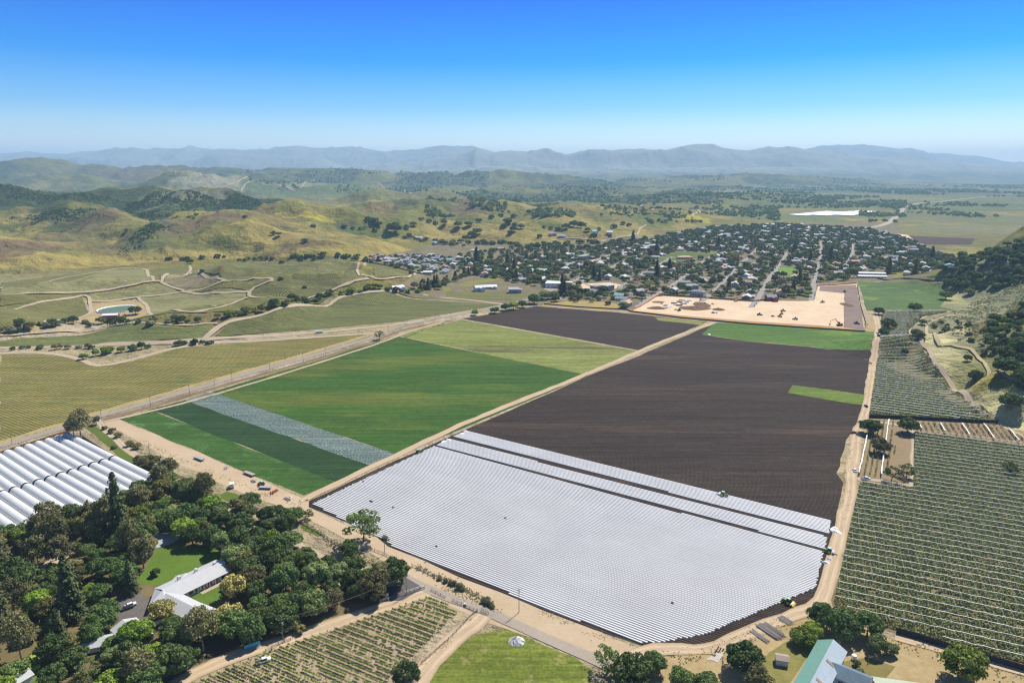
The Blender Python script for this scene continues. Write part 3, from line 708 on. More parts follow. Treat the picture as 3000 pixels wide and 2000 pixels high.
# ================================================================== roads and tracks
HW = [(-260,1098),(-60,1043),(0,1026),(105,994),(161,978),(224,957),(350,922),(525,871),(700,822),(784,797),(854,775),(924,748),(1029,727),(1085,716),(1151,702),(1201,691),(1232,682),(1261,670),(1289,661),(1333,648),(1399,617),(1433,600),(1477,582),(1535,564)]
ribbon('road_verge', [(p[0] - 4, p[1] - 7) for p in HW[:12]], 9, M_STRAW, .14, 10, 'dry straw verge along the far side of the highway', 3, keep=False)
ribbon('road_verge', [(p[0] + 5, p[1] + 9) for p in HW[3:13]], 6, soil_mat('brown_verge', (.22,.15,.09), (.36,.28,.18), .4), .14, 10, 'brown weedy ditch along the near side of the highway', 3, keep=False)
ribbon('farm_track', [(240,968),(300,955),(420,926),(560,886),(700,843),(860,792),(940,762),(1020,738)], 4, M_PALE_R, .17, 10, 'pale dirt track between the ditch and the green fields', 1.2)
ribbon('highway', HW, 7.5, M_ASPH, .25, 8, 'grey two lane highway running into the town')
t = NT('lane_paint'); M_PAINTW = t.finish((.75, .73, .66), .6)
ribbon('road_marking', HW[:14], .3, soil_mat('yellow_line', (.55,.42,.12), (.62,.48,.16)), .30, 8, 'faded yellow centre line of the highway', keep=False)
ribbon('dirt_road', [(700,1150),(706,1143),(800,1098),(880,1060),(960,1022),(1060,975),(1200,918),(1340,862),(1480,802),(1560,770),(1642,741)], 6.0, M_DIRT_R, .2, 10, 'straight dirt road between the green and the ploughed fields', 1.8)
ribbon('dirt_road', [(2010,722),(2016,756),(2013,786),(2005,834),(1997,891),(1990,936),(1981,969),(1969,993),(1963,1041),(1955,1086),(1953,1137),(1938,1192),(1918,1274),(1896,1351),(1868,1396),(1807,1417),(1725,1450),(1650,1482),(1600,1492),(1540,1490),(1480,1496),(1420,1508),(1364,1512)], 7.0, M_DIRT_R, .2, 8, 'dirt road curling round the plastic covered field', 2.0)
sheet('dirt_yard', [(240,958),(276,965),(697,1141),(712,1152),(722,1170),(789,1199),(880,1240),(1254,1404),(1470,1488),(1500,1500),(1420,1540),(1360,1530),(1254,1478),(1110,1420),(1060,1402),(985,1372),(940,1330),(905,1300),(800,1240),(700,1190),(560,1130),(400,1062),(310,1010),(240,975)], M_DIRT, .035, 30, 'bare dirt strip between the grove and the fields', rough=3)
ribbon('asphalt_lane', [(905,1312),(932,1327),(971,1347),(1040,1376),(1114,1403),(1254,1466),(1340,1503),(1400,1530)], 5.2, soil_mat('lane_grey', (.42,.38,.33), (.52,.47,.41), .6, .15), .22, 6, 'grey asphalt lane running towards the barn', .6)
ribbon('dirt_road', [(1110,1412),(1085,1437),(1040,1470),(990,1520),(955,1568),(900,1660)], 8.5, M_DIRT_R, .17, 6, 'dirt road down the side of the vine fence', 1.5)
ribbon('dirt_road', [(300,1650),(450,1545),(560,1500),(627,1480),(760,1436),(870,1398),(984,1360)], 7.5, M_DIRT_R, .16, 6, 'dirt track between the grove and the vine rows', 1.5)
ribbon('driveway', [(226,964),(240,985),(262,1004),(285,1026),(310,1044),(350,1070),(400,1100),(470,1140),(530,1180),(570,1210),(640,1230),(700,1258),(760,1290),(860,1320),(905,1330)], 5, M_PALE_R, .16, 6, 'tree lined driveway leading into the grove', .6)
sheet('asphalt_forecourt', [(880,1352),(905,1345),(930,1325),(972,1350),(925,1378),(880,1382)], M_ASPHD, .30, 10, 'dark asphalt forecourt at the grove entrance')
sheet('grass_strip', [(196,982),(214,976),(250,1000),(306,1040),(360,1074),(420,1104),(400,1140),(330,1090),(270,1044)], M_GRASS, .09, 15, 'green grass on both sides of the driveway', rough=2)
# farm tracks on the left
ribbon('farm_track', [(-60,800),(0,799),(120,797),(245,792),(402,787),(504,778),(630,771),(784,758),(924,743),(975,735)], 8, M_PALE_R, .2, 12, 'wide farm track joining the highway', 2)
ribbon('farm_track', [(-60,806),(0,811),(60,809),(110,811),(140,815),(182,825),(227,840),(287,830),(330,818),(399,800),(480,788),(560,785),(700,776),(880,764)], 7, M_PALE_R, .17, 12, 'pale track along the top of the golden vineyard', 2)
ribbon('farm_track', [(470,780),(492,760),(521,742),(610,722),(700,702),(784,683),(850,672),(900,670),(960,676),(1071,688),(1160,699)], 6, M_PALE_R, .14, 12, 'farm track climbing past the hedge to the trees', 2)
ribbon('farm_track', [(0,772),(100,765),(245,753),(400,748),(500,744)], 4, M_PALE_R, .14, 12, 'thin track above the narrow vineyard', 2)
for pv in ([(-40,684),(0,679),(110,674),(210,671),(280,660),(353,647),(371,648)], [(353,647),(340,630),(332,618),(280,616),(240,622),(120,644),(0,664)], [(371,650),(434,625),(436,611)], [(371,650),(400,662),(420,671),(330,682),(318,684),(300,686),(217,694),(205,684),(190,679)], [(420,671),(480,660),(521,646),(500,640),(458,625),(436,625)],
           [(521,647),(605,641),(627,645),(600,655),(574,671),(592,685),(784,658),(847,640)], [(205,684),(208,705),(206,719),(150,736),(87,748)], [(318,685),(336,700),(342,718),(346,723),(300,733),(240,742)], [(346,723),(420,717),(500,709),(577,685),(592,685)], [(420,671),(500,673),(574,671)],
           [(820,594),(838,606),(820,622),(835,632),(862,640),(900,640),(940,636),(955,624)], [(190,680),(60,704),(0,709)]):
    ribbon('farm_track', pv, 5.0, M_PALE_R, .25, 8, 'pale dirt track winding between the hillside vineyards', 1.5)
sheet('pond_bank', [(206,712),(222,697),(270,690),(325,693),(338,706),(336,722),(300,733),(235,740),(150,740),(205,722)], M_DRY, .02, 8, 'dry bank around the farm pond', rough=3)
# right hand tracks
ribbon('farm_track', [(2183,716),(2140,722),(2100,740),(2090,758),(2115,778),(2130,802),(2150,840),(2185,885),(2240,936),(2300,974),(2352,1003),(2480,1060)], 4, M_PALE_R, .25, 6, 'curving dirt track around the netted berry block', 1.5)
ribbon('mown_path', [(2235,720),(2185,724),(2140,738),(2128,755),(2150,778),(2185,793),(2230,805),(2260,836),(2300,858),(2352,885),(2440,920)], 3.2, soil_mat('mown_straw', (.50,.44,.25), (.62,.55,.36), .5), .3, 6, 'pale mown path across the grassy slope', 1.5)
ribbon('farm_track', [(1968,1100),(2028,1104),(2094,1118),(2098,1060),(2098,992),(2060,975),(1990,968)], 4.5, M_PALE_R, .22, 6, 'dirt track round the lengthwise berry rows', 1)
ribbon('farm_track', [(2055,1463),(2130,1484),(2240,1513),(2352,1545),(2500,1590)], 4.5, M_DIRT_R, .2, 8, 'dirt track along the bottom edge of the berry rows', 1)
sheet('dry_yard', [(1500,1512),(1600,1500),(1725,1462),(1800,1430),(1880,1405),(1960,1425),(2057,1470),(2165,1500),(2352,1552),(2600,1620),(2600,1750),(1400,1750),(1420,1560)], M_DRY, .05, 30, 'dry golden yard around the farm buildings', rough=3)
sheet('grass_strip', [(1765,1500),(1800,1470),(1850,1460),(1870,1490),(1830,1540),(1800,1580),(1730,1600),(1740,1540)], soil_mat('yard_grass', (.16,.20,.05), (.36,.32,.12), .25), .09, 15, 'green grass patch around the small shed', rough=3)
sheet('grass_strip', [(1935,1520),(1990,1505),(2060,1530),(2010,1580),(1960,1620),(1900,1600)], soil_mat('yard_grass_brown', (.18,.18,.06), (.34,.28,.11), .25), .09, 15, 'brownish grass patch behind the barn', rough=3)
# building site and town ground
sheet('town_ground', [(900,668),(960,640),(990,615),(860,598),(880,588),(1010,560),(1240,560),(1450,545),(1600,520),(1800,512),(2040,512),(2120,560),(2190,590),(2180,650),(1970,645),(1880,655),(1862,690),(1764,690),(1613,684),(1507,680),(1449,712),(1230,702),(1160,698)], soil_mat('town_soil', (.17, .165, .09), (.30, .26, .17), .03, .2), .02, 30, 'grassy and dusty ground between the town houses', rough=4)
sheet('building_site', [(1449,714),(1473,704),(1507,682),(1525,680),(1613,686),(1731,694),(1764,691),(1858,692),(1876,670),(1879,656),(1967,652),(1972,672),(1986,760),(1725,744),(1568,730)], M_SITE, .12, 25, 'pale sandy building site graded flat beside the town', rough=1.5)
sheet('building_site', [(1884,658),(1966,654),(1972,680),(1984,758),(1939,752),(1939,674),(1882,668)], soil_mat('grey_earth', (.24,.19,.17), (.36,.29,.25), .08), .2, 25, 'grey brown stripped soil at the end of the building site', rough=3)
sheet('building_site', [(1449,713),(1568,725),(1725,738),(1890,748),(1984,758),(1984,761),(1860,754),(1725,745),(1568,731),(1449,717)], soil_mat('orange_bank', (.42,.25,.13), (.56,.36,.20), .1), .18, 25, 'orange earth bank edging the building site', rough=1)
sheet('dry_meadow', [(1250,700),(1310,690),(1400,694),(1440,706),(1420,714),(1240,702)], soil_mat('orchard_grass', (.42,.33,.12), (.50,.40,.18), .1), .14, 20, 'golden meadow dotted with round trees')
sheet('gravel_lot', [(1332,652),(1400,649),(1434,655),(1400,668),(1340,664)], M_SITE, .16, 20, 'bare sandy lot behind the corner houses')
sheet('gravel_lot', [(1252,656),(1300,655),(1296,664),(1250,664)], M_SITE, .16, 20, 'bare sandy lot in front of the long white building')
sheet('sports_field', [(1779,614),(1830,614),(1823,630),(1800,634),(1775,625)], soil_mat('bright_turf', (.16,.32,.04), (.21,.38,.06), .1), .2, 20, 'bright green sports field inside the town')
sheet('grass_lot', [(2064,622),(2180,628),(2176,640),(2064,640),(2050,632)], M_MEADOW, .1, 20, 'pale mown lot behind the school buildings')
sheet('dirt_lot', [(2060,537),(2085,540),(2110,560),(2085,562)], M_SITE, .2, 20, 'bare sandy lot beside the dark field')
sheet('crop_field', [(2078,541),(2240,548),(2230,562),(2120,562)], M_SOIL, .08, 30, 'dark ploughed field behind the wooded hill')
sheet('grass_lot', [(1010,655),(1150,634),(1160,640),(1110,650),(1020,671)], M_MEADOW, .1, 20, 'mown green airstrip beside the pine row')
sheet('grass_lot', [(1498,597),(1560,578),(1640,584),(1590,600),(1530,606)], M_GRASS, .1, 20, 'green park lawn in the middle of the town')
sheet('dirt_road', [(2000,720),(2014,722),(2012,757),(1992,757)], M_DRY, .1, 20, 'sandy corner beside the building site')
# streets
STREETS = [
 [(1421,662),(1473,630),(1513,608),(1545,590)], [(1462,706),(1493,684),(1533,662),(1571,636),(1611,604),(1645,582)], [(1610,692),(1625,682),(1661,648),(1709,600),(1739,572)],
 [(1725,706),(1739,688),(1751,668),(1766,640),(1785,617),(1813,572),(1823,561)], [(1862,690),(1866,680),(1871,645),(1880,610),(1886,579),(1886,554)], [(1943,610),(1957,582),(1960,561)],
 [(1300,690),(1255,672),(1330,640),(1345,630)], [(1362,600),(1430,575),(1480,566)], [(1600,560),(1680,548),(1740,545)], [(1240,684),(1262,672)],
]
for k, s in enumerate(STREETS):
    ribbon('street', s, 8, M_ASPH, .28, 10, 'town street %s' % ['beside the corner houses', 'reaching the tip of the building site', 'running up from the site fence', 'ending at the middle of the site', 'wide, past the sports field', 'short, near the school', 'around the long white building', 'on the far side of the centre', 'at the far end of the town', 'linking the highway bend'][k])
CROSS = [[(1399,617),(1470,632),(1571,636),(1672,640),(1766,643)], [(1461,590),(1545,592),(1625,596),(1709,600),(1795,602),(1880,605)], [(1500,662),(1560,668),(1645,668),(1752,664),(1868,664)], [(1333,648),(1380,664),(1440,672),(1493,684)]]
for k, s in enumerate(CROSS):
    ribbon('street', s, 6, M_ASPH, .26, 10, 'cross street %s of the town' % ['through the middle', 'on the far side', 'nearest the site', 'by the corner houses'][k])
ribbon('highway', [(1880,520),(1960,524),(2000,523),(2040,512),(2062,494),(2078,478),(2110,468),(2200,459),(2290,450),(2352,442)], 22, soil_mat('far_road', (.46,.44,.38), (.54,.52,.45), .1), .5, 30, 'distant wide highway bending across the plain', keep=False)
ribbon('dirt_road', [(1330,560),(1420,546),(1455,540),(1470,526),(1484,517)], 6, M_PALE_R, .3, 12, 'pale road climbing out of the town to the hills')
ribbon('dirt_road', [(1240,556),(1300,548),(1380,552),(1430,545)], 5, M_PALE_R, .3, 12, 'pale lane along the foot of the golden hill')
for pv in ([(404,398),(420,392),(470,402),(560,410),(640,418)], [(560,404),(600,398),(650,404)], [(640,430),(700,420),(720,412)], [(470,432),(560,428),(680,440)], [(930,436),(944,446)], [(1460,468),(1500,484)], [(1600,480),(1610,490),(1590,500)], [(870,420),(884,434)]):
    ribbon('dirt_track', pv, 9, M_PALE_R, 1.2, 20, 'pale track winding over the distant vineyard slopes', 3, keep=False)
# ================================================================== trees
def leaf_mat(name, cols, trans=.22, hue=.03, flow=None):
    t = NT(name); oi = t.n('ShaderNodeObjectInfo'); pos = t.pos()
    n = t.noise(pos, .45, 3, .6); n2 = t.noise(pos, 2.2, 2, .6)
    c = t.mix(t.ramp(n, [(.35, 0), (.65, 1)]), cols[0], cols[1])
    c = t.mix(t.ramp(oi.outputs['Random'], [(0, 0), (1, .75)]), c, cols[2])
    if flow: c = t.mix(t.ramp(n2, [(.46, 0), (.56, .85)]), c, flow)
    wn = t.n('ShaderNodeTexWhiteNoise', noise_dimensions='1D'); t.l(oi.outputs['Random'], wn.inputs['W'])
    vm = t.n('ShaderNodeVectorMath', operation='SCALE'); t.l(c, vm.inputs[0]); t.l(t.math('MULTIPLY', t.math('MULTIPLY_ADD', n2, 1.3, .5), t.math('MULTIPLY_ADD', wn.outputs['Value'], .9, .72)), vm.inputs['Scale'])
    return t.finish(vm.outputs[0], .7, spec=.25, trans=trans)
LM = {
 'oak': leaf_mat('oak_leaves', [(.085,.125,.032), (.135,.17,.05), (.10,.145,.036)]),
 'dark': leaf_mat('dark_leaves', [(.066,.108,.028), (.10,.145,.042), (.08,.125,.028)]),
 'olive': leaf_mat('olive_leaves', [(0.145,0.142,0.050), (0.217,0.182,0.075), (0.174,0.162,0.044)]),
 'brown': leaf_mat('gum_leaves', [(.15,.135,.055), (.21,.18,.08), (.13,.14,.045)]),
 'pale': leaf_mat('pale_leaves', [(0.138,0.182,0.056), (0.232,0.270,0.100), (0.160,0.203,0.062)]),
 'bright': leaf_mat('bright_leaves', [(0.145,0.216,0.025), (0.261,0.311,0.044), (0.131,0.230,0.025)]),
 'bloom': leaf_mat('bloom_leaves', [(0.116,0.149,0.031), (0.189,0.203,0.044), (0.131,0.162,0.037)], flow=(0.725,0.567,0.213)),
 'conifer': leaf_mat('conifer_needles', [(0.080,0.088,0.031), (0.145,0.128,0.050), (0.065,0.095,0.031)], trans=.1),
 'grey': leaf_mat('grey_twigs', [(0.246,0.196,0.125), (0.334,0.257,0.175), (0.217,0.189,0.100)], trans=.1),
 'scrub': leaf_mat('scrub_leaves', [(.21,.215,.11), (.28,.26,.15), (.18,.20,.09)], trans=.3),
}
M_BARK = plain('bark', (.17, .13, .095), .9, .3, 2, .1)
M_BARKP = plain('pale_bark', (.36, .30, .24), .9, .3, 2, .1)
def quads(C, Nrm, size, rg):
    """leaf quads at C facing Nrm"""
    n = len(C); Nn = Nrm / (np.linalg.norm(Nrm, axis=1)[:, None] + 1e-9)
    r = rg.normal(size=(n, 3)); a = np.cross(Nn, r); a /= np.linalg.norm(a, axis=1)[:, None] + 1e-9; b = np.cross(Nn, a)
    s = (size * rg.uniform(.6, 1.35, n))[:, None]; e = rg.uniform(.55, 1.0, n)[:, None]
    V = np.stack([C - a * s - b * s * e, C + a * s * .8 - b * s * e, C + a * s + b * s * e, C - a * s * .9 + b * s * e * .8], 1).reshape(-1, 3)
    return V, np.arange(4 * n).reshape(-1, 4)
def blob_crown(rg, clumps, per, size, hr=.7, zc=.75, squash=.75, spread=.68, rcl=(.26, .42), low=-.35, jit=.5):
    """clumps scattered through an ellipsoid of radius 1 (height half hr) centred at zc"""
    Cs = []; Ns = []
    k = 0; cen = []
    while k < clumps:
        d = rg.normal(size=3); d /= np.linalg.norm(d)
        if d[2] < low: continue
        r = spread * rg.uniform(.35, 1.05) ** .5
        c = np.array([d[0] * r, d[1] * r, zc + d[2] * r * hr]); cen.append(c); k += 1
        cr = rg.uniform(*rcl); m = int(per * (cr / .34) ** 2)
        dd = rg.normal(size=(m, 3)); dd /= np.linalg.norm(dd, axis=1)[:, None]
        dd[:, 2] = np.where(dd[:, 2] < -.3, -dd[:, 2] * .6, dd[:, 2])
        rad = cr * rg.uniform(.72, 1.05, m)[:, None]
        Cs.append(c + dd * rad * np.array([1, 1, squash])); Ns.append(dd + rg.normal(size=(m, 3)) * jit)
    return np.concatenate(Cs), np.concatenate(Ns), cen
def proto(kind, seed, near=True):
    rg = np.random.default_rng(seed); f = 1 if near else .16; sz = 1 if near else 2.3
    mb = MB()
    def trunk(h, r, limbs, bark_c=None):
        x = 0; y = 0; p = (0, 0, -.05); 
        for q in range(3):
            n = (x + rg.normal() * .02, y + rg.normal() * .02, h * (q + 1) / 3); mb.tube(p, n, r * (1 - .22 * q), r * (1 - .22 * (q + 1)), 7, caps=q == 0); p = n
        for c in limbs:
            m = [(p[0] * .5 + c[0] * .5) + rg.normal() * .03, (p[1] * .5 + c[1] * .5) + rg.normal() * .03, p[2] * .55 + c[2] * .45]
            mb.tube(p, m, r * .32, r * .2, 5, caps=False); mb.tube(m, c, r * .2, r * .05, 5, caps=False)
    if kind in ('oak', 'dark', 'pale', 'bright', 'bloom', 'olive'):
        hr = rg.uniform(.6, .8); zc = rg.uniform(.72, .85)
        if kind == 'pale': hr += .15; zc += .1
        C, Nn, cen = blob_crown(rg, 50, int((150 if near else 130) * f), .062 * sz, hr, zc, low=-.5, spread=.78, rcl=(.17, .36))
        idx = rg.permutation(len(cen))[:7]; trunk(.4, .085, [cen[i] for i in idx])
    elif kind == 'airy':
        C, Nn, cen = blob_crown(rg, 30, int(78 * f), .055 * sz, .95, 1.1, spread=.8, rcl=(.17, .32), low=-.6)
        trunk(.45, .07, cen[:14])
    elif kind == 'brown':
        C, Nn, cen = blob_crown(rg, 32, int(100 * f), .062 * sz, 1.25, 1.55, squash=1.1, spread=.75, rcl=(.22, .42), low=-.8)
        trunk(.9, .075, cen[:9])
    elif kind == 'grey':
        C, Nn, cen = blob_crown(rg, 28, int(60 * f), .05 * sz, .9, 1.1, spread=.8, rcl=(.2, .36), low=-.5); trunk(.5, .06, cen[:12])
    elif kind in ('conifer', 'thin'):
        Cs = []; Ns = []; H = 4.6 if kind == 'conifer' else 5.2; cen = []
        L = 22
        for q in range(L):
            z = .35 + (H - .4) * q / L; rr = (1 - q / L) ** .8 * (1.0 if kind == 'conifer' else .8) + .06
            nb = int(9 if kind == 'conifer' else 5)
            for j in range(nb):
                a = rg.uniform(0, 6.28); rl = rr * rg.uniform(.6, 1.05); m = max(3, int(26 * f * (rr + .25)))
                s = rg.uniform(.1, 1, m) ** .7
                P = np.stack([np.cos(a) * rl * s, np.sin(a) * rl * s, z - s * rl * .22 + 0 * s], 1) + rg.normal(size=(m, 3)) * np.array([.09, .09, .07]) * (.5 + rr * .6)
                Cs.append(P); Ns.append(np.stack([np.cos(a) + 0 * s, np.sin(a) + 0 * s, .9 + 0 * s], 1) + rg.normal(size=(m, 3)) * .6)
        C = np.concatenate(Cs); Nn = np.concatenate(Ns)
        mb.tube((0, 0, -.05), (0, 0, H * .5), .1, .06, 7); mb.tube((0, 0, H * .5), (0, 0, H), .06, .01, 6)
        sz *= 1.0
    elif kind == 'shrub':
        C, Nn, cen = blob_crown(rg, 14, int(90 * f), .09 * sz, .75, .45, spread=.55, rcl=(.3, .5), low=-.2); trunk(.25, .05, cen[:4])
    V, Q = quads(C, Nn, (.050 if near else .058) * sz * {'shrub': 1.5, 'conifer': 1.25, 'thin': 1.2}.get(kind, 1.0), rg)
    return V, Q, mb
VARI = {'oak': 4, 'dark': 3, 'olive': 3, 'brown': 3, 'pale': 2, 'bright': 2, 'bloom': 2, 'conifer': 2, 'thin': 1, 'airy': 2, 'grey': 2, 'shrub': 3}
KMAT = {'airy': 'oak', 'thin': 'conifer', 'shrub': 'scrub'}
NAMES = {'oak': 'oak_tree', 'dark': 'evergreen_oak', 'olive': 'olive_green_tree', 'brown': 'eucalyptus_tree', 'pale': 'pale_leaved_tree', 'bright': 'bright_green_tree', 'bloom': 'blossoming_tree', 'conifer': 'conifer_tree', 'thin': 'sparse_conifer', 'airy': 'open_crowned_oak', 'grey': 'bare_twigged_tree', 'shrub': 'garden_shrub'}
ADJ = {'oak': 'round mid green oak', 'dark': 'very dark dense oak', 'olive': 'olive green broad tree', 'brown': 'tall brownish eucalyptus', 'pale': 'pale green leafy tree', 'bright': 'bright yellowish green tree', 'bloom': 'tree covered in cream blossom', 'conifer': 'tall pointed conifer', 'thin': 'thin sparse conifer', 'airy': 'open crowned oak with bare limbs', 'grey': 'grey brown bare twigged tree', 'shrub': 'low bushy shrub'}
PROTO = {}
def get_proto(kind, near):
    key = (kind, near)
    if key not in PROTO:
        L = []
        for s in range(VARI[kind]):
            V, Q, mb = proto(kind, 100 * s + len(kind) * 7 + ord(kind[0]), near)
            lm = LM[KMAT.get(kind, kind)]; bark = M_BARKP if kind in ('brown', 'grey') else M_BARK
            if near:
                L.append((mesh_np(kind + '_crown', V, Q, [lm]), mesh_np(kind + '_trunk', mb.v, mb.f, [bark])))
            else:
                tv = np.array(mb.v); tf = [tuple(i + len(V) for i in f) for f in mb.f if True][:28]
                L.append((mesh_np(kind + '_far', np.vstack([V, tv]), [tuple(q) for q in Q.tolist()] + tf, [lm, bark], [0] * len(Q) + [1] * len(tf)), None))
        PROTO[key] = L
    return PROTO[key]
TREES = []     # (x, y, radius, kind, place phrase)
def T(kind, vx, vy, wpx, place, hs=1.0):
    p = g1(vx, vy); s = (p[1] * CP - (p[2] - CAMH) * SP) / F
    TREES.append([p[0], p[1], p[2], wpx * s / 2, kind, place, hs])
def fill(poly, spacing, kinds, rad, place, seed, excl=(), hs=(.85, 1.15), roadgap=0, prob=None, maxn=999, world=False, noise=None):
    P = np.array(poly, float) if world else world_poly(poly); rg = np.random.default_rng(seed)
    ex = [world_poly(e) for e in excl]; out = []
    lo, hi = P.min(0), P.max(0); tries = int((hi - lo).prod() / spacing ** 2 * 6)
    X = rg.uniform(lo[0], hi[0], tries); Y = rg.uniform(lo[1], hi[1], tries)
    k = inside(P, X, Y)
    for e in ex: k &= ~inside(e, X, Y)
    X = X[k]; Y = Y[k]
    if noise is not None:
        k = fbm(X / noise[0], Y / noise[0], 3, seed) > noise[1]; X = X[k]; Y = Y[k]
    if roadgap:
        for L, w in ROADS:
            if len(X) == 0: break
            D = dens(L, 4, False)
            lo2 = D.min(0) - 30; hi2 = D.max(0) + 30
            near = (X > lo2[0]) & (X < hi2[0]) & (Y > lo2[1]) & (Y < hi2[1])
            idx = np.where(near)[0]
            if len(idx) == 0: continue
            d = np.sqrt(((X[idx, None] - D[None, :, 0]) ** 2 + (Y[idx, None] - D[None, :, 1]) ** 2).min(1))
            bad = idx[d < w / 2 + roadgap]; m = np.ones(len(X), bool); m[bad] = False; X = X[m]; Y = Y[m]
    cells = {}
    names = [a for a, b in kinds]; pr = np.array([b for a, b in kinds], float); pr /= pr.sum()
    for x, y in zip(X, Y):
        cx, cy_ = int(x // spacing), int(y // spacing); ok = True
        for i in (-1, 0, 1):
            for j in (-1, 0, 1):
                for (a, b) in cells.get((cx + i, cy_ + j), ()):
                    if (a - x) ** 2 + (b - y) ** 2 < spacing ** 2: ok = False
        if not ok: continue
        cells.setdefault((cx, cy_), []).append((x, y))
        out.append((x, y))
        if len(out) >= maxn: break
    if not out: return []
    O = np.array(out); Z = height(O[:, 0], O[:, 1])
    for (x, y), z in zip(out, Z):
        kd = names[rg.choice(len(names), p=pr)]
        TREES.append([x, y, z, rg.uniform(*rad), kd, place if isinstance(place, str) else place(*toV((x, y, z))), rg.uniform(*hs)])
    return out
def along(pv, spacing, kinds, rad, place, seed, jit=3, hs=(.85, 1.15)):
    L = dens(smooth_line(world_poly(pv), 5), spacing, False); rg = np.random.default_rng(seed)
    D = np.concatenate([[0], np.cumsum(np.hypot(*(L[1:] - L[:-1]).T))]); s = 0
    while s < D[-1]:
        x = np.interp(s, D, L[:, 0]) + rg.normal() * jit; y = np.interp(s, D, L[:, 1]) + rg.normal() * jit
        kd = kinds[rg.integers(len(kinds))]; TREES.append([x, y, float(height([x], [y])[0]), rg.uniform(*rad), kd, place, rg.uniform(*hs)])
        s += spacing * rg.uniform(.7, 1.4)
# --- single trees that can be picked out
T('airy', 836, 1243, 92, 'standing alone at the edge of the white plastic rows', .9)
T('dark', 803, 1275, 46, 'between the big roadside oak and the grove', 1.1)
T('dark', 905, 1345, 78, 'at the grove corner over the dark asphalt', 1.1); T('dark', 862, 1352, 70, 'behind the asphalt forecourt', 1.0)
T('dark', 933, 1572, 74, 'standing alone below the young vine rows', 1.05)
T('airy', 1396, 1545, 70, 'by the end of the asphalt lane', 1.0); T('oak', 1452, 1578, 96, 'in front of the lane end', 1.05); T('dark', 1502, 1542, 62, 'against the tip of the plastic rows', 1.0)
T('oak', 1565, 1580, 66, 'on the bottom edge by the leaning boards', 1.0); T('oak', 1622, 1590, 70, 'beside the grey utility pole', .9); T('dark', 1705, 1540, 92, 'behind the small shed', 1.0); T('brown', 1738, 1590, 62, 'next to the small shed', .8)
T('dark', 1888, 1440, 76, 'where the dirt road bends', 1.0); T('dark', 1938, 1462, 84, 'behind the tall barn', 1.0); T('dark', 1990, 1462, 72, 'between the barn and the berry rows', 1.1); T('bright', 1846, 1478, 62, 'by the timber piles', .9); T('bright', 1868, 1462, 50, 'in front of the bend clump', .9)
T('pale', 2014, 1498, 56, 'at the right end of the barn clump', .9); T('pale', 2044, 1502, 40, 'casting its shadow on the dry yard', .8)
T('bright', 2206, 1558, 108, 'standing alone in the dry yard under the berry rows', .95)
T('shrub', 1967, 1528, 22, 'behind the barn gable', 1.3); T('shrub', 1975, 1548, 22, 'next to the white water tank', 1.3)
T('oak', 1998, 996, 50, 'at the head of the lengthwise berry rows', .9); T('oak', 2083, 994, 52, 'overhanging the black net wall', .9); T('olive', 2020, 1040, 48, 'in the middle of the lengthwise berry rows', 1.0)
T('airy', 2048, 1104, 42, 'at the foot of the lengthwise berry rows', .9); T('airy', 2082, 1096, 38, 'beside the reddish bare track', .9); T('airy', 2320, 1088, 38, 'rising out of the near berry rows', .8); T('dark', 2078, 812, 18, 'alone in the far netted block', .9)
T('oak', 2018, 722, 27, 'over the track near the building site corner', .8); T('dark', 2100, 716, 31, 'on the border of the green field and the netted block', .9); T('oak', 2040, 756, 38, 'leaning over the netted rows', .9); T('dark', 2028, 772, 26, 'beside the cars on the dirt road', .9)
T('oak', 2117, 746, 20, 'at the foot of the scrub slope', .9); T('oak', 2103, 773, 26, 'inside the bend of the curving track', .9); T('olive', 2113, 775, 22, 'against the curving track', .9)
T('dark', 2222, 830, 22, 'by the mown path', 1.0); T('oak', 2240, 875, 38, 'alone on the grassy slope', .9); T('oak', 2322, 938, 60, 'broad, alone at the bottom of the grassy slope', .8)
T('dark', 2306, 862, 60, 'largest of the hillside clump', 1.0); T('dark', 2346, 884, 52, 'at the picture edge of the hillside clump', 1.0); T('oak', 2310, 826, 44, 'behind the hillside clump', 1.0); T('dark', 2340, 810, 50, 'above the hillside clump', 1.0); T('dark', 2260, 812, 14, 'small, on the scrub spur', 1.0)
T('oak', 2172, 688, 32, 'beside the pale path under the wooded hill', .85); T('oak', 2224, 678, 26, 'in the hay meadow under the wooded hill', .8); T('oak', 2186, 664, 36, 'at the corner of the far green field', .9); T('oak', 2219, 659, 24, 'behind the hay meadow', .9)
T('grey', 872, 780, 28, 'between the highway and the farm track', .8); T('bright', 1091, 724, 20, 'standing alone by the highway bend', .9)
T('bright', 1136, 719, 24, 'first of the leafy row by the highway', .9); T('oak', 1162, 713, 24, 'second of the leafy row by the highway', .9); T('bright', 1180, 710, 26, 'in the leafy row by the highway', .9); T('oak', 1200, 706, 24, 'in the leafy row by the highway', .9); T('dark', 1226, 697, 34, 'at the far end of the leafy row', .9)
T('pale', 1252, 688, 30, 'large, at the highway corner of the golden meadow', .8); T('oak', 1270, 686, 26, 'large, beside the golden meadow', .9)
T('brown', 186, 1003, 60, 'leaning over the end of the plastic tunnels by the highway', .82); T('brown', 170, 998, 36, 'between the tunnels and the highway', .8); T('brown', 222, 975, 18, 'by the driveway entrance', .9)
for a, b, c in [(240,986,12),(258,994,20),(271,1004,20),(298,1024,22),(316,1030,24),(262,1030,12)]: T('olive', a, b, c, 'on the grass strip of the driveway', .8)
T('olive', 345, 1072, 46, 'over the driveway at the head of the grove', .8); T('olive', 322, 1064, 34, 'over the driveway beside the tunnels', .8); T('dark', 372, 1092, 36, 'at the tunnel corner of the grove', 1.2); T('brown', 392, 1098, 40, 'at the tunnel corner of the grove', 1.0)
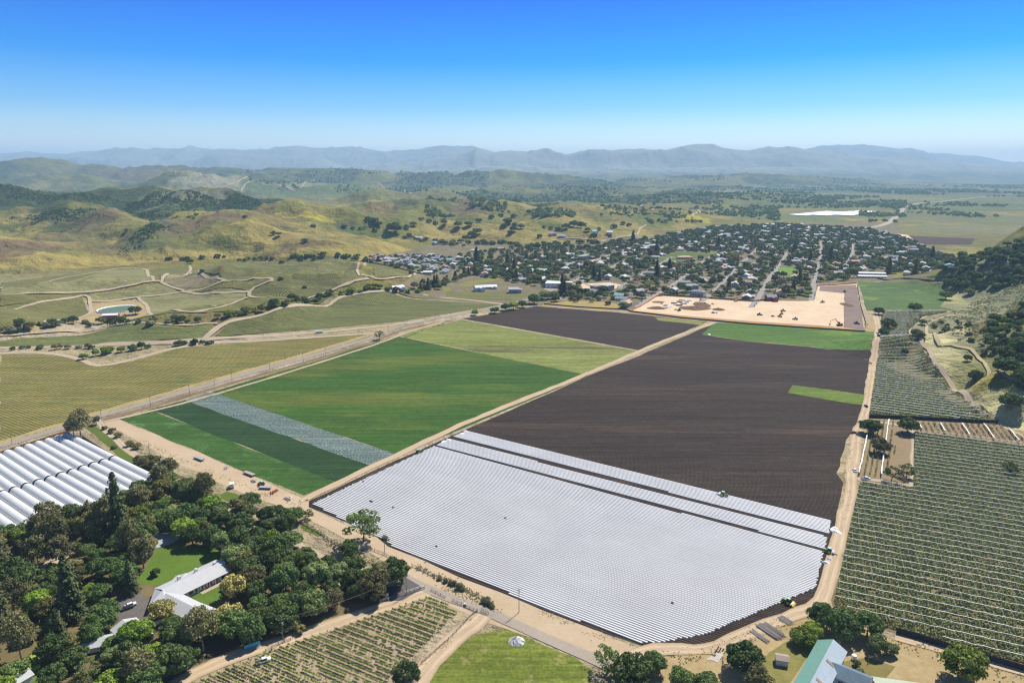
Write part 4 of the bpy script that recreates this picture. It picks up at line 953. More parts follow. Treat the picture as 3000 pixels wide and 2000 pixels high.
T('conifer', 303, 1362, 40, 'giant, beside the lawn', .95); T('conifer', 282, 1345, 26, 'second giant beside the lawn', 1.0)
T('thin', 252, 1168, 30, 'ragged, in front of the plastic tunnels', .7); T('thin', 470, 1130, 22, 'ragged, at the yard edge of the grove', .8); T('thin', 590, 1300, 22, 'bare spire in the middle of the grove', 1.0); T('thin', 205, 1180, 16, 'bare pole like, in front of the tunnels', .9)
T('brown', 116, 1225, 66, 'big and dark, in front of the tunnels', .95); T('airy', 472, 1112, 30, 'half bare, at the yard edge of the grove', 1.0)
T('conifer', 380, 1420, 24, 'in front of the ranch house', .8); T('dark', 358, 1322, 26, 'small, alone on the lawn', .9); T('olive', 437, 1385, 22, 'in the courtyard of the ranch house', .9)
T('bright', 345, 1515, 60, 'in front of the white garage', .9); T('dark', 414, 1545, 84, 'large, under the vine track', 1.0); T('dark', 210, 1480, 60, 'left of the parking court', 1.1); T('dark', 240, 1440, 64, 'overhanging the parking court', 1.1)
T('pale', 545, 1300, 70, 'large, above the ranch house', .9); T('pale', 590, 1330, 60, 'behind the ranch house', .9); T('dark', 575, 1165, 52, 'round, by the yard equipment', .9); T('dark', 630, 1195, 60, 'at the yard edge', .8); T('dark', 672, 1200, 60, 'at the yard edge', .8); T('airy', 708, 1192, 28, 'drooping, at the corner of the plastic rows', .9)
for a, b, c in [(1010,1330,11),(1023,1337,10),(1035,1341,12),(1043,1343,12),(1056,1352,16),(1064,1356,10),(1120,1386,18),(1110,1383,14),(1126,1392,12),(1132,1396,10)]: T('shrub', a, b, c * 1.2, 'beside the lane fence', 1.5)
T('shrub', 1067, 1392, 8, 'at the vine fence corner', 1.4); T('shrub', 885, 1237, 16, 'at the foot of the roadside oak', 1.0)
# --- the grove
GROVE = [(-260,1240),(0,1222),(110,1200),(200,1188),(330,1150),(400,1108),(470,1140),(545,1172),(600,1190),(700,1215),(650,1236),(690,1262),(760,1275),(800,1300),(880,1330),(880,1382),(790,1412),(700,1438),(640,1462),(560,1478),(500,1500),(452,1530),(420,1560),(200,1600),(-200,1650)]
LAWN = [(313,1345),(334,1302),(357,1262),(412,1250),(470,1258),(490,1285),(505,1300),(540,1330),(500,1420),(470,1400),(341,1360)]
HOUSEX = [(330,1360),(380,1325),(505,1270),(530,1300),(520,1330),(500,1345),(520,1400),(480,1435),(400,1400),(370,1400)]
HB2 = [(385,1398),(525,1385),(540,1430),(480,1472),(400,1450)]
PARKX = [(262,1372),(305,1352),(375,1390),(372,1420),(300,1475),(240,1470),(225,1480)]
EXC = [LAWN, HB2, HOUSEX, PARKX, [(560,1205),(640,1225),(700,1258),(650,1262),(600,1240),(540,1215)], [(130,1380),(190,1350),(210,1380),(150,1420)], [(100,1250),(160,1240),(170,1270),(110,1285)], [(330,1222),(410,1215),(430,1250),(345,1262)]]
def gplace(vx, vy):
    if vx < 130: return 'on the left flank of the grove' if vy < 1400 else 'in the bottom corner of the grove'
    if vy < 1240: return 'in the upper part of the grove under the tunnels' if vx < 420 else 'in the upper grove beside the dirt yard'
    if vx < 320: return 'between the tunnels and the parking court'
    if vy < 1330: return 'in the middle of the grove above the ranch house' if vx < 640 else 'in the grove beside the sandy road'
    return 'around the ranch house' if vx < 620 else 'along the vine track edge of the grove'
split = [p for p in GROVE]
fill([(-260,1240),(0,1222),(110,1200),(200,1190),(330,1150),(330,1600),(-200,1650)], 7.6, [('brown',1.7),('dark',2.2),('olive',2.4),('oak',1.8),('pale',.6),('conifer',.5),('bright',.8),('airy',.8),('thin',.3)], (3.0,7.0), gplace, 11, EXC, (.8,1.4), 1)
fill([(330,1150),(400,1108),(470,1140),(545,1172),(600,1190),(690,1212),(650,1236),(690,1262),(760,1275),(820,1300),(880,1335),(880,1378),(790,1408),(700,1435),(640,1458),(560,1476),(500,1500),(452,1530),(420,1580),(330,1600)], 7.4, [('dark',3.6),('oak',3.4),('olive',1.7),('pale',1.1),('airy',.5),('bloom',.5),('bright',.7),('brown',.15),('conifer',.08)], (3.8,7.6), gplace, 12, EXC, (.8,1.25), 1)
for a, b, c in [(760,1342,40),(790,1350,44),(820,1346,40),(846,1352,36),(700,1385,40),(730,1372,36),(650,1452,44),(672,1446,40),(690,1452,30)]: T('bloom', a, b, c, 'along the vine track edge of the grove', .8)
# --- wooded slopes on the right
fill([(2250,585),(2352,542),(2480,500),(2480,640),(2352,648),(2289,664),(2233,672),(2210,655),(2200,620),(2225,600)], 9.5, [('dark',4),('oak',4)], (4.5,8), 'in the wood on the right hand slope', 21, (), (.7,1), 0, maxn=170)
fill([(2120,590),(2190,592),(2220,600),(2205,655),(2180,662),(2160,640),(2150,615)], 12, [('dark',3),('oak',4),('olive',1)], (4.5,8), 'where the wooded slope meets the town', 22, (), (.8,1.05), 2)
fill([(2280,735),(2352,700),(2450,690),(2450,900),(2352,872),(2290,830),(2270,790)], 9, [('dark',4),('oak',3)], (3.2,6), 'in the oak clump on the near spur', 23, (), (.8,1), 0)
fill([(2140,750),(2200,775),(2260,800),(2290,790),(2230,740),(2180,735)], 11, [('dark',2),('shrub',3)], (1.8,3.6), 'along the foot of the scrub slope', 24, (), (.8,1), 2)
# --- hedges and tree lines on the left
along([(0,768),(60,750),(100,752),(200,744),(330,742),(480,740)], 9, ['oak','dark','olive','shrub','oak'], (3,6.5), 'in the hedge above the narrow vineyard', 31, 5)
along([(490,735),(560,722),(600,712),(660,700),(720,690),(784,676),(860,662)], 7, ['oak','bright','olive','shrub','dark'], (3,6.5), 'in the creek hedge climbing to the town', 32, 4)
along([(30,803),(90,801),(160,800),(220,800)], 8, ['shrub','oak','olive'], (2.2,4.2), 'in the thicket between the farm tracks', 33, 3)
along([(200,822),(250,812),(300,806),(350,800)], 6, ['bright','oak','oak','shrub'], (3,5.5), 'in the thicket at the track fork', 34, 4)
along([(410,795),(440,792),(495,788)], 5, ['oak','dark'], (2.6,4), 'in the short hedge beside the wide track', 35, 1.5)
for a, b, c in [(465,626,12),(647,606,12),(645,643,12),(437,606,16),(312,722,30),(122,750,26),(410,735,10),(700,662,10)]: T('dark', a, b, c, 'standing alone among the hillside vineyards', .9)
for k, (a, b) in enumerate([(385,596),(392,596),(420,597),(430,596),(465,594),(500,592),(515,592),(550,600),(562,601),(570,598),(585,600),(600,598),(612,596),(625,596),(670,592),(680,590),(690,594),(705,592),(712,590),(720,590),(735,588),(740,592),(776,588),(795,592),(803,590),(815,592),(822,590)]): T(['dark','oak','bright'][k % 3], a, b, 9 + (k * 7) % 6, 'in the scattered row on the golden flat', 1)
along([(700,600),(800,598),(900,612),(960,628)], 16, ['dark','oak'], (4,6.5), 'bordering the housing estate', 36, 6)
# pines and trees before the town
along([(962,668),(990,664),(1015,660)], 5.5, ['conifer','dark','brown'], (4,6.5), 'in the tall dark pine wall before the town', 41, 5, (.55,.8))
along([(965,662),(1010,652),(1050,640),(1110,628)], 6, ['conifer','dark','brown'], (4,6.5), 'in the tall dark pine wall before the town', 42, 7, (.5,.75))
along([(860,664),(900,668),(950,668)], 9, ['oak','bright'], (4,6), 'beside the lone white cottage', 43, 4)
for k, (a, b) in enumerate([(1296,681),(1310,676),(1312,690),(1327,671),(1333,684),(1350,680),(1322,694),(1352,670),(1366,682),(1375,690),(1340,674),(1360,694)]): T(['oak','bright'][k % 2], a, b, 12 + k % 3, 'round, in the golden meadow by the town', .9)
# oaks on the front hills
OAKS = [(1052,522,22),(1076,520,20),(1100,512,18),(1128,502,14),(1150,498,12),(1165,514,22),(1158,524,18),(1180,500,14),(1182,520,14),(1215,490,12),(1228,500,10),(1250,524,10),(1280,530,14),(1300,526,22),(1318,522,26),(1335,524,24),(1350,532,16),(1265,528,12),(1180,532,20),(1196,526,20),(1172,538,16),(1040,560,16),(1058,558,16),(1070,552,20),(1085,546,26),(1096,538,24),(1110,560,18),(1130,562,14),(1150,560,14),(1240,545,12),(1250,566,10),(1020,502,14),(1000,515,12),(985,512,14),(968,508,16),(950,520,18),(1020,516,18),(905,535,40),(860,512,22),(868,520,20),(912,520,16),(935,525,14),(700,556,14),(628,540,14),(640,542,16),(846,506,14),(1375,528,10),(1410,523,14),(1430,516,12),(1445,520,12),(290,530,8),(285,540,8),(30,502,8),(450,495,8),(563,500,10),(720,522,12)]
for a, b, c in OAKS: T(['oak','dark'][int(a) % 2], a, b, c, 'on the golden hillside behind the town' if a > 880 else 'on the front hills at the left', .8)
along([(780,520),(830,528),(880,534),(930,545),(1000,558),(1060,566)], 14, ['oak','dark','olive'], (4.5,7.5), 'along the creek at the foot of the golden hill', 44, 9)
along([(1080,560),(1160,563),(1250,570),(1310,560),(1400,560),(1440,556)], 11, ['dark','oak','oak'], (5,8), 'in the tree belt behind the town', 45, 10)
along([(1310,568),(1360,574),(1400,566),(1480,560),(1560,552)], 9, ['dark','oak','oak'], (5,8), 'in the dense belt at the back of the centre', 46, 14)
# ================================================================== the town
TOWN = [(1232,690),(1262,660),(1180,650),(1120,640),(1060,612),(1240,590),(1330,585),(1450,555),(1560,535),(1640,522),(1800,515),(2000,528),(2080,548),(2140,575),(2190,600),(2180,618),(2060,625),(2040,634),(1970,642),(1880,652),(1862,684),(1764,688),(1731,690),(1613,682),(1507,676),(1470,700),(1449,710),(1380,702),(1330,695)]
ESTATE = [(824,592),(860,588),(980,586),(1090,600),(1090,622),(990,630),(960,622),(900,604)]
SITE = [(1449,714),(1473,704),(1507,682),(1613,684),(1731,692),(1764,689),(1858,690),(1876,668),(1879,654),(1967,650),(1990,760),(1449,720)]
MEAD = [(1250,700),(1310,688),(1385,692),(1400,706),(1240,702)]
RW = {'wall': [plain('house_wall_' + a, c, .8, .08, .3) for a, c in (('cream', (.62, .56, .46)), ('white', (.74, .73, .70)), ('grey', (.42, .42, .42)), ('tan', (.50, .40, .30)), ('red', (.32, .06, .05)))],
      'roof': [plain('house_roof_' + a, c, .75, .2, .6) for a, c in (('grey', (.30, .30, .31)), ('light grey', (.44, .43, .43)), ('brown', (.33, .26, .21)), ('terracotta', (.50, .29, .20)), ('pale', (.54, .51, .47)), ('slate', (.23, .25, .29)), ('green', (.30, .45, .38)), ('white', (.74, .74, .72)))]}
RN = ['grey', 'light grey', 'brown', 'terracotta', 'pale', 'slate', 'green', 'white']; WN = ['cream', 'white', 'grey', 'tan', 'red']
RWS = None
M_GLASS = plain('dark_window', (.05, .06, .08), .15, .2, 1, .6)
def gable(mb, L, Wd, hw, hr, ox=0, oy=0, rz=0, over=.5, m=0):
    """solid gable roof, ridge along local x"""
    ca, sa = math.cos(rz), math.sin(rz); l, w = L / 2 + over, Wd / 2 + over
    e = hw - over * hr / (Wd / 2) * .5
    pts = [(-l, -w, e), (l, -w, e), (l, w, e), (-l, w, e), (-l, 0, hw + hr), (l, 0, hw + hr)]
    low = [(x, y, z - .25) for x, y, z in pts]
    vs = [(ox + x * ca - y * sa, oy + x * sa + y * ca, z) for x, y, z in pts + low]
    mb.add(vs, [(0, 1, 5, 4), (2, 3, 4, 5), (7, 6, 10, 11)[::-1] if False else (6, 10, 11, 7), (8, 11, 10, 9), (0, 6, 7, 1), (2, 8, 9, 3), (0, 4, 10, 6), (4, 3, 9, 10), (1, 7, 11, 5), (5, 11, 8, 2)], m)
def hip(mb, L, Wd, hw, hr, ox=0, oy=0, rz=0, over=.5, m=0):
    ca, sa = math.cos(rz), math.sin(rz); l, w = L / 2 + over, Wd / 2 + over; r = max(l - w, .3)
    pts = [(-l, -w, hw), (l, -w, hw), (l, w, hw), (-l, w, hw), (-r, 0, hw + hr), (r, 0, hw + hr)]
    vs = [(ox + x * ca - y * sa, oy + x * sa + y * ca, z) for x, y, z in pts + [(x, y, hw - .2) for x, y, z in pts[:4]]]
    mb.add(vs, [(0, 1, 5, 4), (2, 3, 4, 5), (1, 2, 5), (3, 0, 4), (9, 8, 7, 6), (0, 6, 7, 1), (1, 7, 8, 2), (2, 8, 9, 3), (3, 9, 6, 0)], m)
def gwalls(mb, L, Wd, hw, hr, ox=0, oy=0, rz=0, m=0, gab=True):
    ca, sa = math.cos(rz), math.sin(rz); l, w = L / 2, Wd / 2
    pts = [(-l, -w, -.3), (l, -w, -.3), (l, w, -.3), (-l, w, -.3), (-l, -w, hw), (l, -w, hw), (l, w, hw), (-l, w, hw)]
    fs = [(0, 1, 5, 4), (1, 2, 6, 5), (2, 3, 7, 6), (3, 0, 4, 7), (3, 2, 1, 0)]
    if gab: pts += [(-l, 0, hw + hr - .3), (l, 0, hw + hr - .3)]; fs += [(4, 5, 9, 8), (6, 7, 8, 9), (4, 8, 7), (5, 6, 9)]
    else: fs += [(4, 5, 6, 7)]
    mb.add([(ox + x * ca - y * sa, oy + x * sa + y * ca, z) for x, y, z in pts], fs, m)
HP = []
def house_proto(k):
    rg = np.random.default_rng(900 + k); w = MB(); r = MB(); gl = MB(); st = k % 4
    L = rg.uniform(12, 17); Wd = rg.uniform(8, 10.5); hw = 3 if k % 3 else 5.2; hr = rg.uniform(1.8, 2.6)
    if st in (0, 1):
        gwalls(w, L, Wd, hw, hr); gable(r, L, Wd, hw, hr)
        gwalls(w, 7, 6, hw - .4, 1.5, L * .25, -Wd * .55, math.pi / 2); gable(r, 8, 6, hw - .4, 1.6, L * .25, -Wd * .5, math.pi / 2)
    elif st == 2:
        gwalls(w, L, Wd, hw, hr, gab=False); hip(r, L, Wd, hw, hr); gwalls(w, 8, 6.5, hw - .3, 1.5, -L * .28, -Wd * .5, math.pi / 2, gab=False); hip(r, 9, 6.5, hw - .3, 1.6, -L * .28, -Wd * .5, math.pi / 2)
    else:
        gwalls(w, L, Wd, hw, hr); gable(r, L, Wd, hw, hr); gwalls(w, 5, 5, hw - .7, 1.2, L * .6, 1); gable(r, 5, 5, hw - .7, 1.3, L * .62, 1)
    for s in (-1, 1):
        for q in range(4): gl.box((-L / 2 + L * (q + .6) / 4.4, s * (Wd / 2 + .03), 1.6), (1.5, .08, 1.2))
        if hw > 4:
            for q in range(4): gl.box((-L / 2 + L * (q + .6) / 4.4, s * (Wd / 2 + .03), 4.2), (1.3, .08, 1.1))
    return mesh_np('wall', w.v, w.f), mesh_np('roof', r.v, r.f), mesh_np('window', gl.v, gl.f, [M_GLASS])
for k in range(8): HP.append(house_proto(k))
HMESH = {}
def house(x, y, rz, place, rg, group, wi=None, ri=None, z=0, win=False, sc=1):
    k = int(rg.integers(8)); wi = int(rg.choice(4, p=[.3, .35, .2, .15])) if wi is None else wi; ri = int(rg.choice(8, p=[.24, .24, .14, .08, .12, .12, .03, .03])) if ri is None else ri
    for part, mi, mats in ((0, wi, RW['wall']), (1, ri, RW['roof'])):
        if (k, part, mi) not in HMESH:
            me = HP[k][part].copy(); me.materials.clear(); me.materials.append(mats[mi]); HMESH[(k, part, mi)] = me
    e = empty('house', (x, y, z), rz); e.scale = (sc, sc, sc); link('wall', HMESH[(k, 0, wi)], e); link('roof', HMESH[(k, 1, ri)], e)
    if win: link('window', HP[k][2], e)['kind'] = 'stuff'
    tag(e, None, 'house', group); HOUSES.append((e, '%s house with a %s roof' % (WN[wi], RN[ri]), place))
    return e
HOUSES = []; HPOS = []
ROADPTS = np.vstack([dens(L, 4, False) for L, w in ROADS])
RANG = []
for L, w in ROADS: 
    D = dens(L, 4, False); g = np.gradient(D, axis=0); RANG.append(np.arctan2(g[:, 1], g[:, 0]))
RANG = np.concatenate(RANG)
def hplace(vx, vy):
    if vx < 1110 and vy < 640: return 'in the estate next to the hillside vineyards' if vx < 1000 else 'on the knoll behind the estate'
    col = 'west end of the town' if vx < 1400 else 'town centre' if vx < 1650 else 'middle of the town' if vx < 1870 else 'east end of the town'
    row = 'next to the building site' if vy > 655 else 'in the inner streets' if vy > 600 else 'in the far streets'
    return row + ' at the ' + col
def scatter_houses(poly, spacing, seed, excl, group, setb=9, maxn=999, kw={}):
    P = world_poly(poly); rg = np.random.default_rng(seed); ex = [world_poly(e) for e in excl]
    lo, hi = P.min(0), P.max(0); n = int((hi - lo).prod() / spacing ** 2 * 10); cnt = 0
    X = rg.uniform(lo[0], hi[0], n); Y = rg.uniform(lo[1], hi[1], n); k = inside(P, X, Y)
    for e in ex: k &= ~inside(e, X, Y)
    for x, y in zip(X[k], Y[k]):
        if any((a - x) ** 2 + (b - y) ** 2 < spacing ** 2 for a, b in HPOS): continue
        d = np.hypot(ROADPTS[:, 0] - x, ROADPTS[:, 1] - y); i = d.argmin()
        if d[i] < setb + 4: continue
        z = float(height([x], [y])[0]); vx, vy = toV((x, y, z))
        if vx > 2400: continue
        HPOS.append((x, y)); cnt += 1
        house(x, y, RANG[i] + (math.pi / 2 if rg.random() < .3 else 0) + rg.normal() * .05, hplace(vx, vy), rg, group, z=z, win=vy > 655, **kw)
        if cnt >= maxn: break
    print(group, cnt)
CENTRE = [(1240,664),(1322,640),(1322,666),(1240,668)]
PARKS = [[(1779,612),(1832,612),(1823,634),(1770,630)], [(1498,595),(1560,576),(1645,582),(1590,602),(1530,608)], [(1330,648),(1440,646),(1440,672),(1330,672)], [(1970,622),(2040,622),(2040,650),(1970,650)], [(1010,650),(1160,630),(1170,645),(1020,675)]]
scatter_houses(TOWN, 19, 51, [SITE, MEAD, CENTRE] + PARKS, 'houses of the town', maxn=290, kw=dict(sc=1.12))
scatter_houses(ESTATE, 17.5, 52, [], 'houses of the estate', 8, maxn=46)
# hamlet on the hill side and single ones
rg = np.random.default_rng(5)
for a, b, wi, ri, pl in [(1365,536,1,6,'green roofed, on the golden hillside'),(1270,540,0,0,'on the golden hillside among oaks'),(1290,544,1,1,'below the hillside house among oaks'),(1400,538,1,7,'small, near the hillside farm'),(962,548,1,1,'alone at the foot of the golden hill'),(1000,562,2,6,'green roofed, by the creek road'),(913,664,1,7,'lone white cottage behind the creek hedge'),(1093,578,1,4,'behind the estate'),(1150,573,0,2,'long low, in the pasture behind the town'),(2155,598,1,4,'at the sandy lot by the wooded hill'),(1100,668,1,7,'behind the small vineyard'),(1180,672,2,1,'beside the small vineyard'),(1126,662,0,7,'in the yard behind the airstrip'),(1770,690,4,5,'dark red, at the fence of the building site'),(1437,698,2,5,'at the tip of the building site'),(1428,690,1,0,'behind the corner house')]:
    p = g1(a, b); house(p[0], p[1], rg.uniform(-.6, .6), pl, rg, 'farm and hillside houses', wi, ri, p[2], sc=1.15, win=True); HPOS.append((p[0], p[1]))
# --- named buildings
def bays(vx0, vy0, vx1, vy1, depth, h, n, name, label, wallm, cap, gapm):
    a = g1(vx0, vy0); b = g1(vx1, vy1); L = math.hypot(*(b - a)[:2]); rz = math.atan2(b[1] - a[1], b[0] - a[0])
    e = empty(name, ((a[0] + b[0]) / 2, (a[1] + b[1]) / 2, 0), rz); w = MB(); r = MB(); g = MB()
    w.box((0, depth / 2, h / 2), (L, depth, h)); r.box((0, depth / 2, h + .15), (L + .6, depth + .6, .3))
    for k in range(n): g.box((-L / 2 + L * (k + .5) / n, -.06, h * .45), (L / n * .1, .14, h * .9))
    w.build('wall', wallm, e); r.build('roof', cap, e)
    for k in range(n): 
        q = MB(); q.box((-L / 2 + L * (k + 1) / n - .25 - (.2 if k == n - 1 else 0), -.06, h * .47), (.55, .14, h * .9)); q.build('pillar', gapm, e)
    tag(e, label, 'building'); return e
bays(1252, 661, 1311, 663, 22, 7.5, 7, 'storage_building', 'long white storage building with dark bay gaps', RW['wall'][1], RW['roof'][7], RW['roof'][5])
def simple_building(name, label, vx, vy, L, Wd, hw, hr, rz, wi, ri, roofkind='gable', nwin=5, cat='building', extra=None):
    p = g1(vx, vy); e = empty(name, p, rz); w = MB(); r = MB()
    gwalls(w, L, Wd, hw, hr, gab=roofkind == 'gable')
    (gable if roofkind == 'gable' else hip)(r, L, Wd, hw, hr) if roofkind != 'flat' else r.box((0, 0, hw + .2), (L + .6, Wd + .6, .5))
    w.build('wall', wi if not isinstance(wi, int) else RW['wall'][wi], e); r.build('roof', ri if not isinstance(ri, int) else RW['roof'][ri], e)
    for s in (-1, 1):
        for q in range(nwin):
            g = MB(); g.box((-L / 2 + L * (q + .5) / nwin, s * (Wd / 2 + .03), hw * .55), (L / nwin * .4, .1, hw * .35)); g.build('window', M_GLASS, e)
    tag(e, label, cat); HPOS.append((p[0], p[1])); return e
TR = math.atan2(1, -.55)
simple_building('school_building', 'long white roofed school building behind the green field', 2002, 638, 46, 9, 3.4, 1.4, R(-8), 1, 7, nwin=9)
simple_building('school_building', 'second long white school roof farther from the green field', 2000, 631, 46, 9, 3.4, 1.4, R(-8), 1, 7, nwin=9)
simple_building('apartment_block', 'brown apartment block on the bare corner lot', 1370, 668, 17, 11, 8.5, 1.5, R(38), 3, 2, 'hip')
simple_building('apartment_block', 'grey apartment block beside the brown one', 1396, 667, 17, 11, 8.5, 1.5, R(38), 2, 1, 'hip')
simple_building('motel_building', 'terracotta roofed motel on the main street', 1438, 585, 34, 10, 5, 2, R(35), 0, 3, 'hip', 7)
simple_building('church', 'dark blue roofed hall in front of the white shops', 1305, 612, 22, 14, 4.5, 3, R(35), 2, 5)
simple_building('hotel_building', 'large pale hotel with a flat roof at the far end of the main street', 1502, 570, 26, 14, 8, 1, R(35), 1, 4, 'flat', 6)
simple_building('shop_building', 'white flat roofed shop at the far end of the main street', 1480, 575, 24, 12, 6, 1, R(35), 1, 7, 'flat', 5)
simple_building('shop_building', 'pale green two storey shop with a flat roof', 1340, 596, 24, 14, 8, 1, R(35), 2, 6, 'flat', 5)
simple_building('shop_building', 'brown brick shop with a wide flat roof', 1378, 606, 22, 14, 6, 1, R(35), 3, 2, 'flat', 5)
simple_building('clubhouse', 'red roofed clubhouse beside the park lawn', 1572, 594, 30, 14, 4, 2.4, R(5), 0, 3, 'hip', 6)
simple_building('warehouse', 'white flat roofed warehouse at the back of the town', 1672, 542, 40, 16, 6, 1, R(5), 1, 7, 'flat', 5)
simple_building('warehouse', 'long low white warehouse by the far wood', 1880, 542, 60, 14, 5, 1, R(-2), 1, 7, 'flat', 5)
for q in range(6): simple_building('mobile_home', 'row of white mobile homes at the far edge of the town', 1760 + q * 24, 540 + (q % 2) * 3, 17, 6, 3, .8, R(10 + q), 1, 7, nwin=3, cat='mobile home')['group'] = 'mobile homes'
# distant glasshouses
for k, (x0, x1) in enumerate([(1810, 1849), (1859, 1897), (1908, 1956)]):
    a = g1(x0, 495); b = g1(x1, 497); c = g1(x0 - 2, 484); L = math.hypot(*(b - a)[:2]); D = min(math.hypot(*(c - a)[:2]), 420); rz = math.atan2(b[1] - a[1], b[0] - a[0])
    e = empty('greenhouse_block', ((a[0] + b[0]) / 2, (a[1] + b[1]) / 2, 0), rz); w = MB(); r = MB(); w.box((0, D / 2, 2), (L, D, 4)); n = 14
    for q in range(n): r.add([(-L / 2 + L * q / n, 0, 4), (-L / 2 + L * (q + .5) / n, 0, 4.5), (-L / 2 + L * (q + 1) / n, 0, 4), (-L / 2 + L * q / n, D, 4), (-L / 2 + L * (q + .5) / n, D, 4.5), (-L / 2 + L * (q + 1) / n, D, 4)], [(0, 1, 4, 3), (1, 2, 5, 4), (0, 2, 1), (3, 4, 5)])
    w.build('wall', M_WHITE, e); r.build('roof', M_WHITE, e)
    tag(e, ['shortest distant white greenhouse block, farthest from the highway', 'middle one of the three distant white greenhouse blocks', 'widest distant white greenhouse block, nearest the highway'][k], 'greenhouse')
# --- trees between the houses
def tplace(vx, vy): return hplace(vx, vy)
HXY = np.array(HPOS)
n0 = len(TREES)
fill(TOWN, 8.5, [('dark',2),('oak',4),('olive',1.8),('pale',1.2),('bright',1.2),('grey',.9),('conifer',.4),('brown',.5)], (3.4,7.6), tplace, 61, [SITE, MEAD] + PARKS[:4], (.7,1.0), 1.5, maxn=2600)
fill(ESTATE, 13, [('dark',3),('oak',3),('olive',1.6),('bright',.9),('grey',.8)], (2.2,4.4), tplace, 62, [], (.75,1.1), 2)
fill([(1040,590),(1240,560),(1330,575),(1250,660),(1130,640)], 16, [('dark',4),('oak',3),('grey',1),('conifer',.5),('bright',.5)], (3.2,6.5), tplace, 63, [PARKS[4], CENTRE], (.8,1.1), 2)
keep = []
for i, t_ in enumerate(TREES):
    if i >= n0 and len(HXY):
        d = np.hypot(HXY[:, 0] - t_[0], HXY[:, 1] - t_[1]).min()
        if d < 5.5 + t_[3] * .35: continue
    keep.append(t_)
TREES[:] = keep
print('trees', len(TREES))

# ================================================================== put the trees in
def px(t_): return 2 * t_[3] * F / max(math.hypot(t_[0], t_[1]), 1)
CAP = 285
per = {}
for t_ in TREES: per.setdefault(NAMES[t_[4]], []).append(t_)
singles = []; mass = []
for k, L in per.items():
    L.sort(key=lambda t_: -px(t_)); singles += L[:CAP]; mass += L[CAP:]
# keep the total workable: the smallest go into the mass too
singles.sort(key=lambda t_: -px(t_)); mass += singles[1150:]; singles = singles[:1150]
ORD = ['first', 'second', 'third', 'fourth', 'fifth', 'sixth']
def give_labels(items):
    """items: (object, look, place, x on the picture) -> unique labels where a row of at most six can be counted"""
    by = {}
    for it in items: by.setdefault((it[1], it[2]), []).append(it)
    for (look, place), L in by.items():
        L.sort(key=lambda q: q[3])
        for i, (o, _, _, _) in enumerate(L):
            w = ('%s %s' % (look, place)).split()
            if len(L) == 1: lab = ' '.join(w)
            elif len(L) <= 6: lab = ' '.join([ORD[i]] + look.split() + ['from', 'the', 'left', place])
            else: lab = ' '.join(w)
            o['label'] = ' '.join(lab.replace(',', '').split()[:16])
items = []
rr_ = np.random.default_rng(3)
for t_ in singles:
    x, y, z, r, kind, place, hs = t_
    near = px(t_) > 15
    ps = get_proto(kind, near); k = rr_.integers(len(ps)); rz = rr_.uniform(0, 6.28); cr, tr_ = ps[k]
    sc = (r * rr_.uniform(.92, 1.08), r * rr_.uniform(.92, 1.08), r * hs)
    if near:
        e = empty(NAMES[kind], (x, y, z), rz); e.scale = sc
        link('crown', cr, e); link('trunk', tr_, e); o = e
    else:
        o = link(NAMES[kind], cr, None, (x, y, z), rz, sc)
    o['category'] = 'shrub' if kind == 'shrub' else 'tree'
    gp = 'trees of the grove' if 'grove' in place or 'ranch' in place or 'parking' in place else 'trees among the town houses' if 'town' in place and 'streets' in place or 'building site at' in place else None
    o['group'] = gp or 'trees ' + ' '.join(place.replace(',', '').split()[-6:])
    items.append((o, ADJ[kind], place, toV((x, y, z))[0]))
give_labels(items)
give_labels([(e, lk, pl, toV(e.location)[0]) for e, lk, pl in HOUSES])
print('single trees', len(singles), 'mass', len(mass))
# the rest: far woods nobody would count, one mesh per kind of place
def mass_mesh(name, T_, label, nq, mat, seed, flat=.8, siz=.3):
    rg = np.random.default_rng(seed); T_ = np.array(T_, float)
    n = len(T_)
    d = rg.normal(size=(n, nq, 3)); d /= np.linalg.norm(d, axis=2)[:, :, None]; d[:, :, 2] = np.abs(d[:, :, 2]) * .9 - .12
    bump = rg.uniform(.65, 1.12, (n, nq, 1))
    C = T_[:, None, :3] + d * bump * T_[:, None, 3:4] * np.array([1, 1, flat]) + np.array([0, 0, 1]) * T_[:, None, 3:4] * .55
    V, Q = quads(C.reshape(-1, 3), (d + rg.normal(size=d.shape) * .4).reshape(-1, 3), 1.0, rg)
    V = V.reshape(n, nq, 4, 3); Cc = C[:, :, None, :]
    V = Cc + (V - Cc) * (T_[:, 3] * siz)[:, None, None, None]
    me = mesh_np(name, V.reshape(-1, 3), Q, [mat]); o = link(name, me); tag(o, label, 'trees', None, 'stuff')
if mass: mass_mesh('town_woods', [m[:4] for m in mass], 'smaller trees filling the gaps between the town houses', 60, LM['oak'], 5)
rg = np.random.default_rng(77)
def woods(n, x0, x1, y0, y1, nz, th, rad, seed, dens_fn=None):
    X = rg.uniform(x0, x1, n); Y = y0 * (y1 / y0) ** rg.uniform(0, 1, n)
    X = X * Y / y1
    k = fbm(X / nz, Y / (nz * 1.2), 5, seed) > th
    X = X[k]; Y = Y[k]; Z = height(X, Y)
    return np.column_stack([X, Y, Z, rg.uniform(*rad, len(X))])
wA = woods(24000, -3200, 7000, 2050, 8000, 420, .535, (5, 10), 51)
vxs = toV((wA[:, 0], wA[:, 1], wA[:, 2]))
k = ((vxs[0] > 980) & (vxs[0] < 2080) & (vxs[1] < 500)) | ((vxs[0] > 560) & (vxs[1] < 452) & (wA[:, 1] > 2900) & (vxs[0] < 2400)) | ((vxs[0] < 560) & (wA[:, 1] > 2600) & (fbm(wA[:, 0] / 200, wA[:, 1] / 200, 3, 9) > .6))
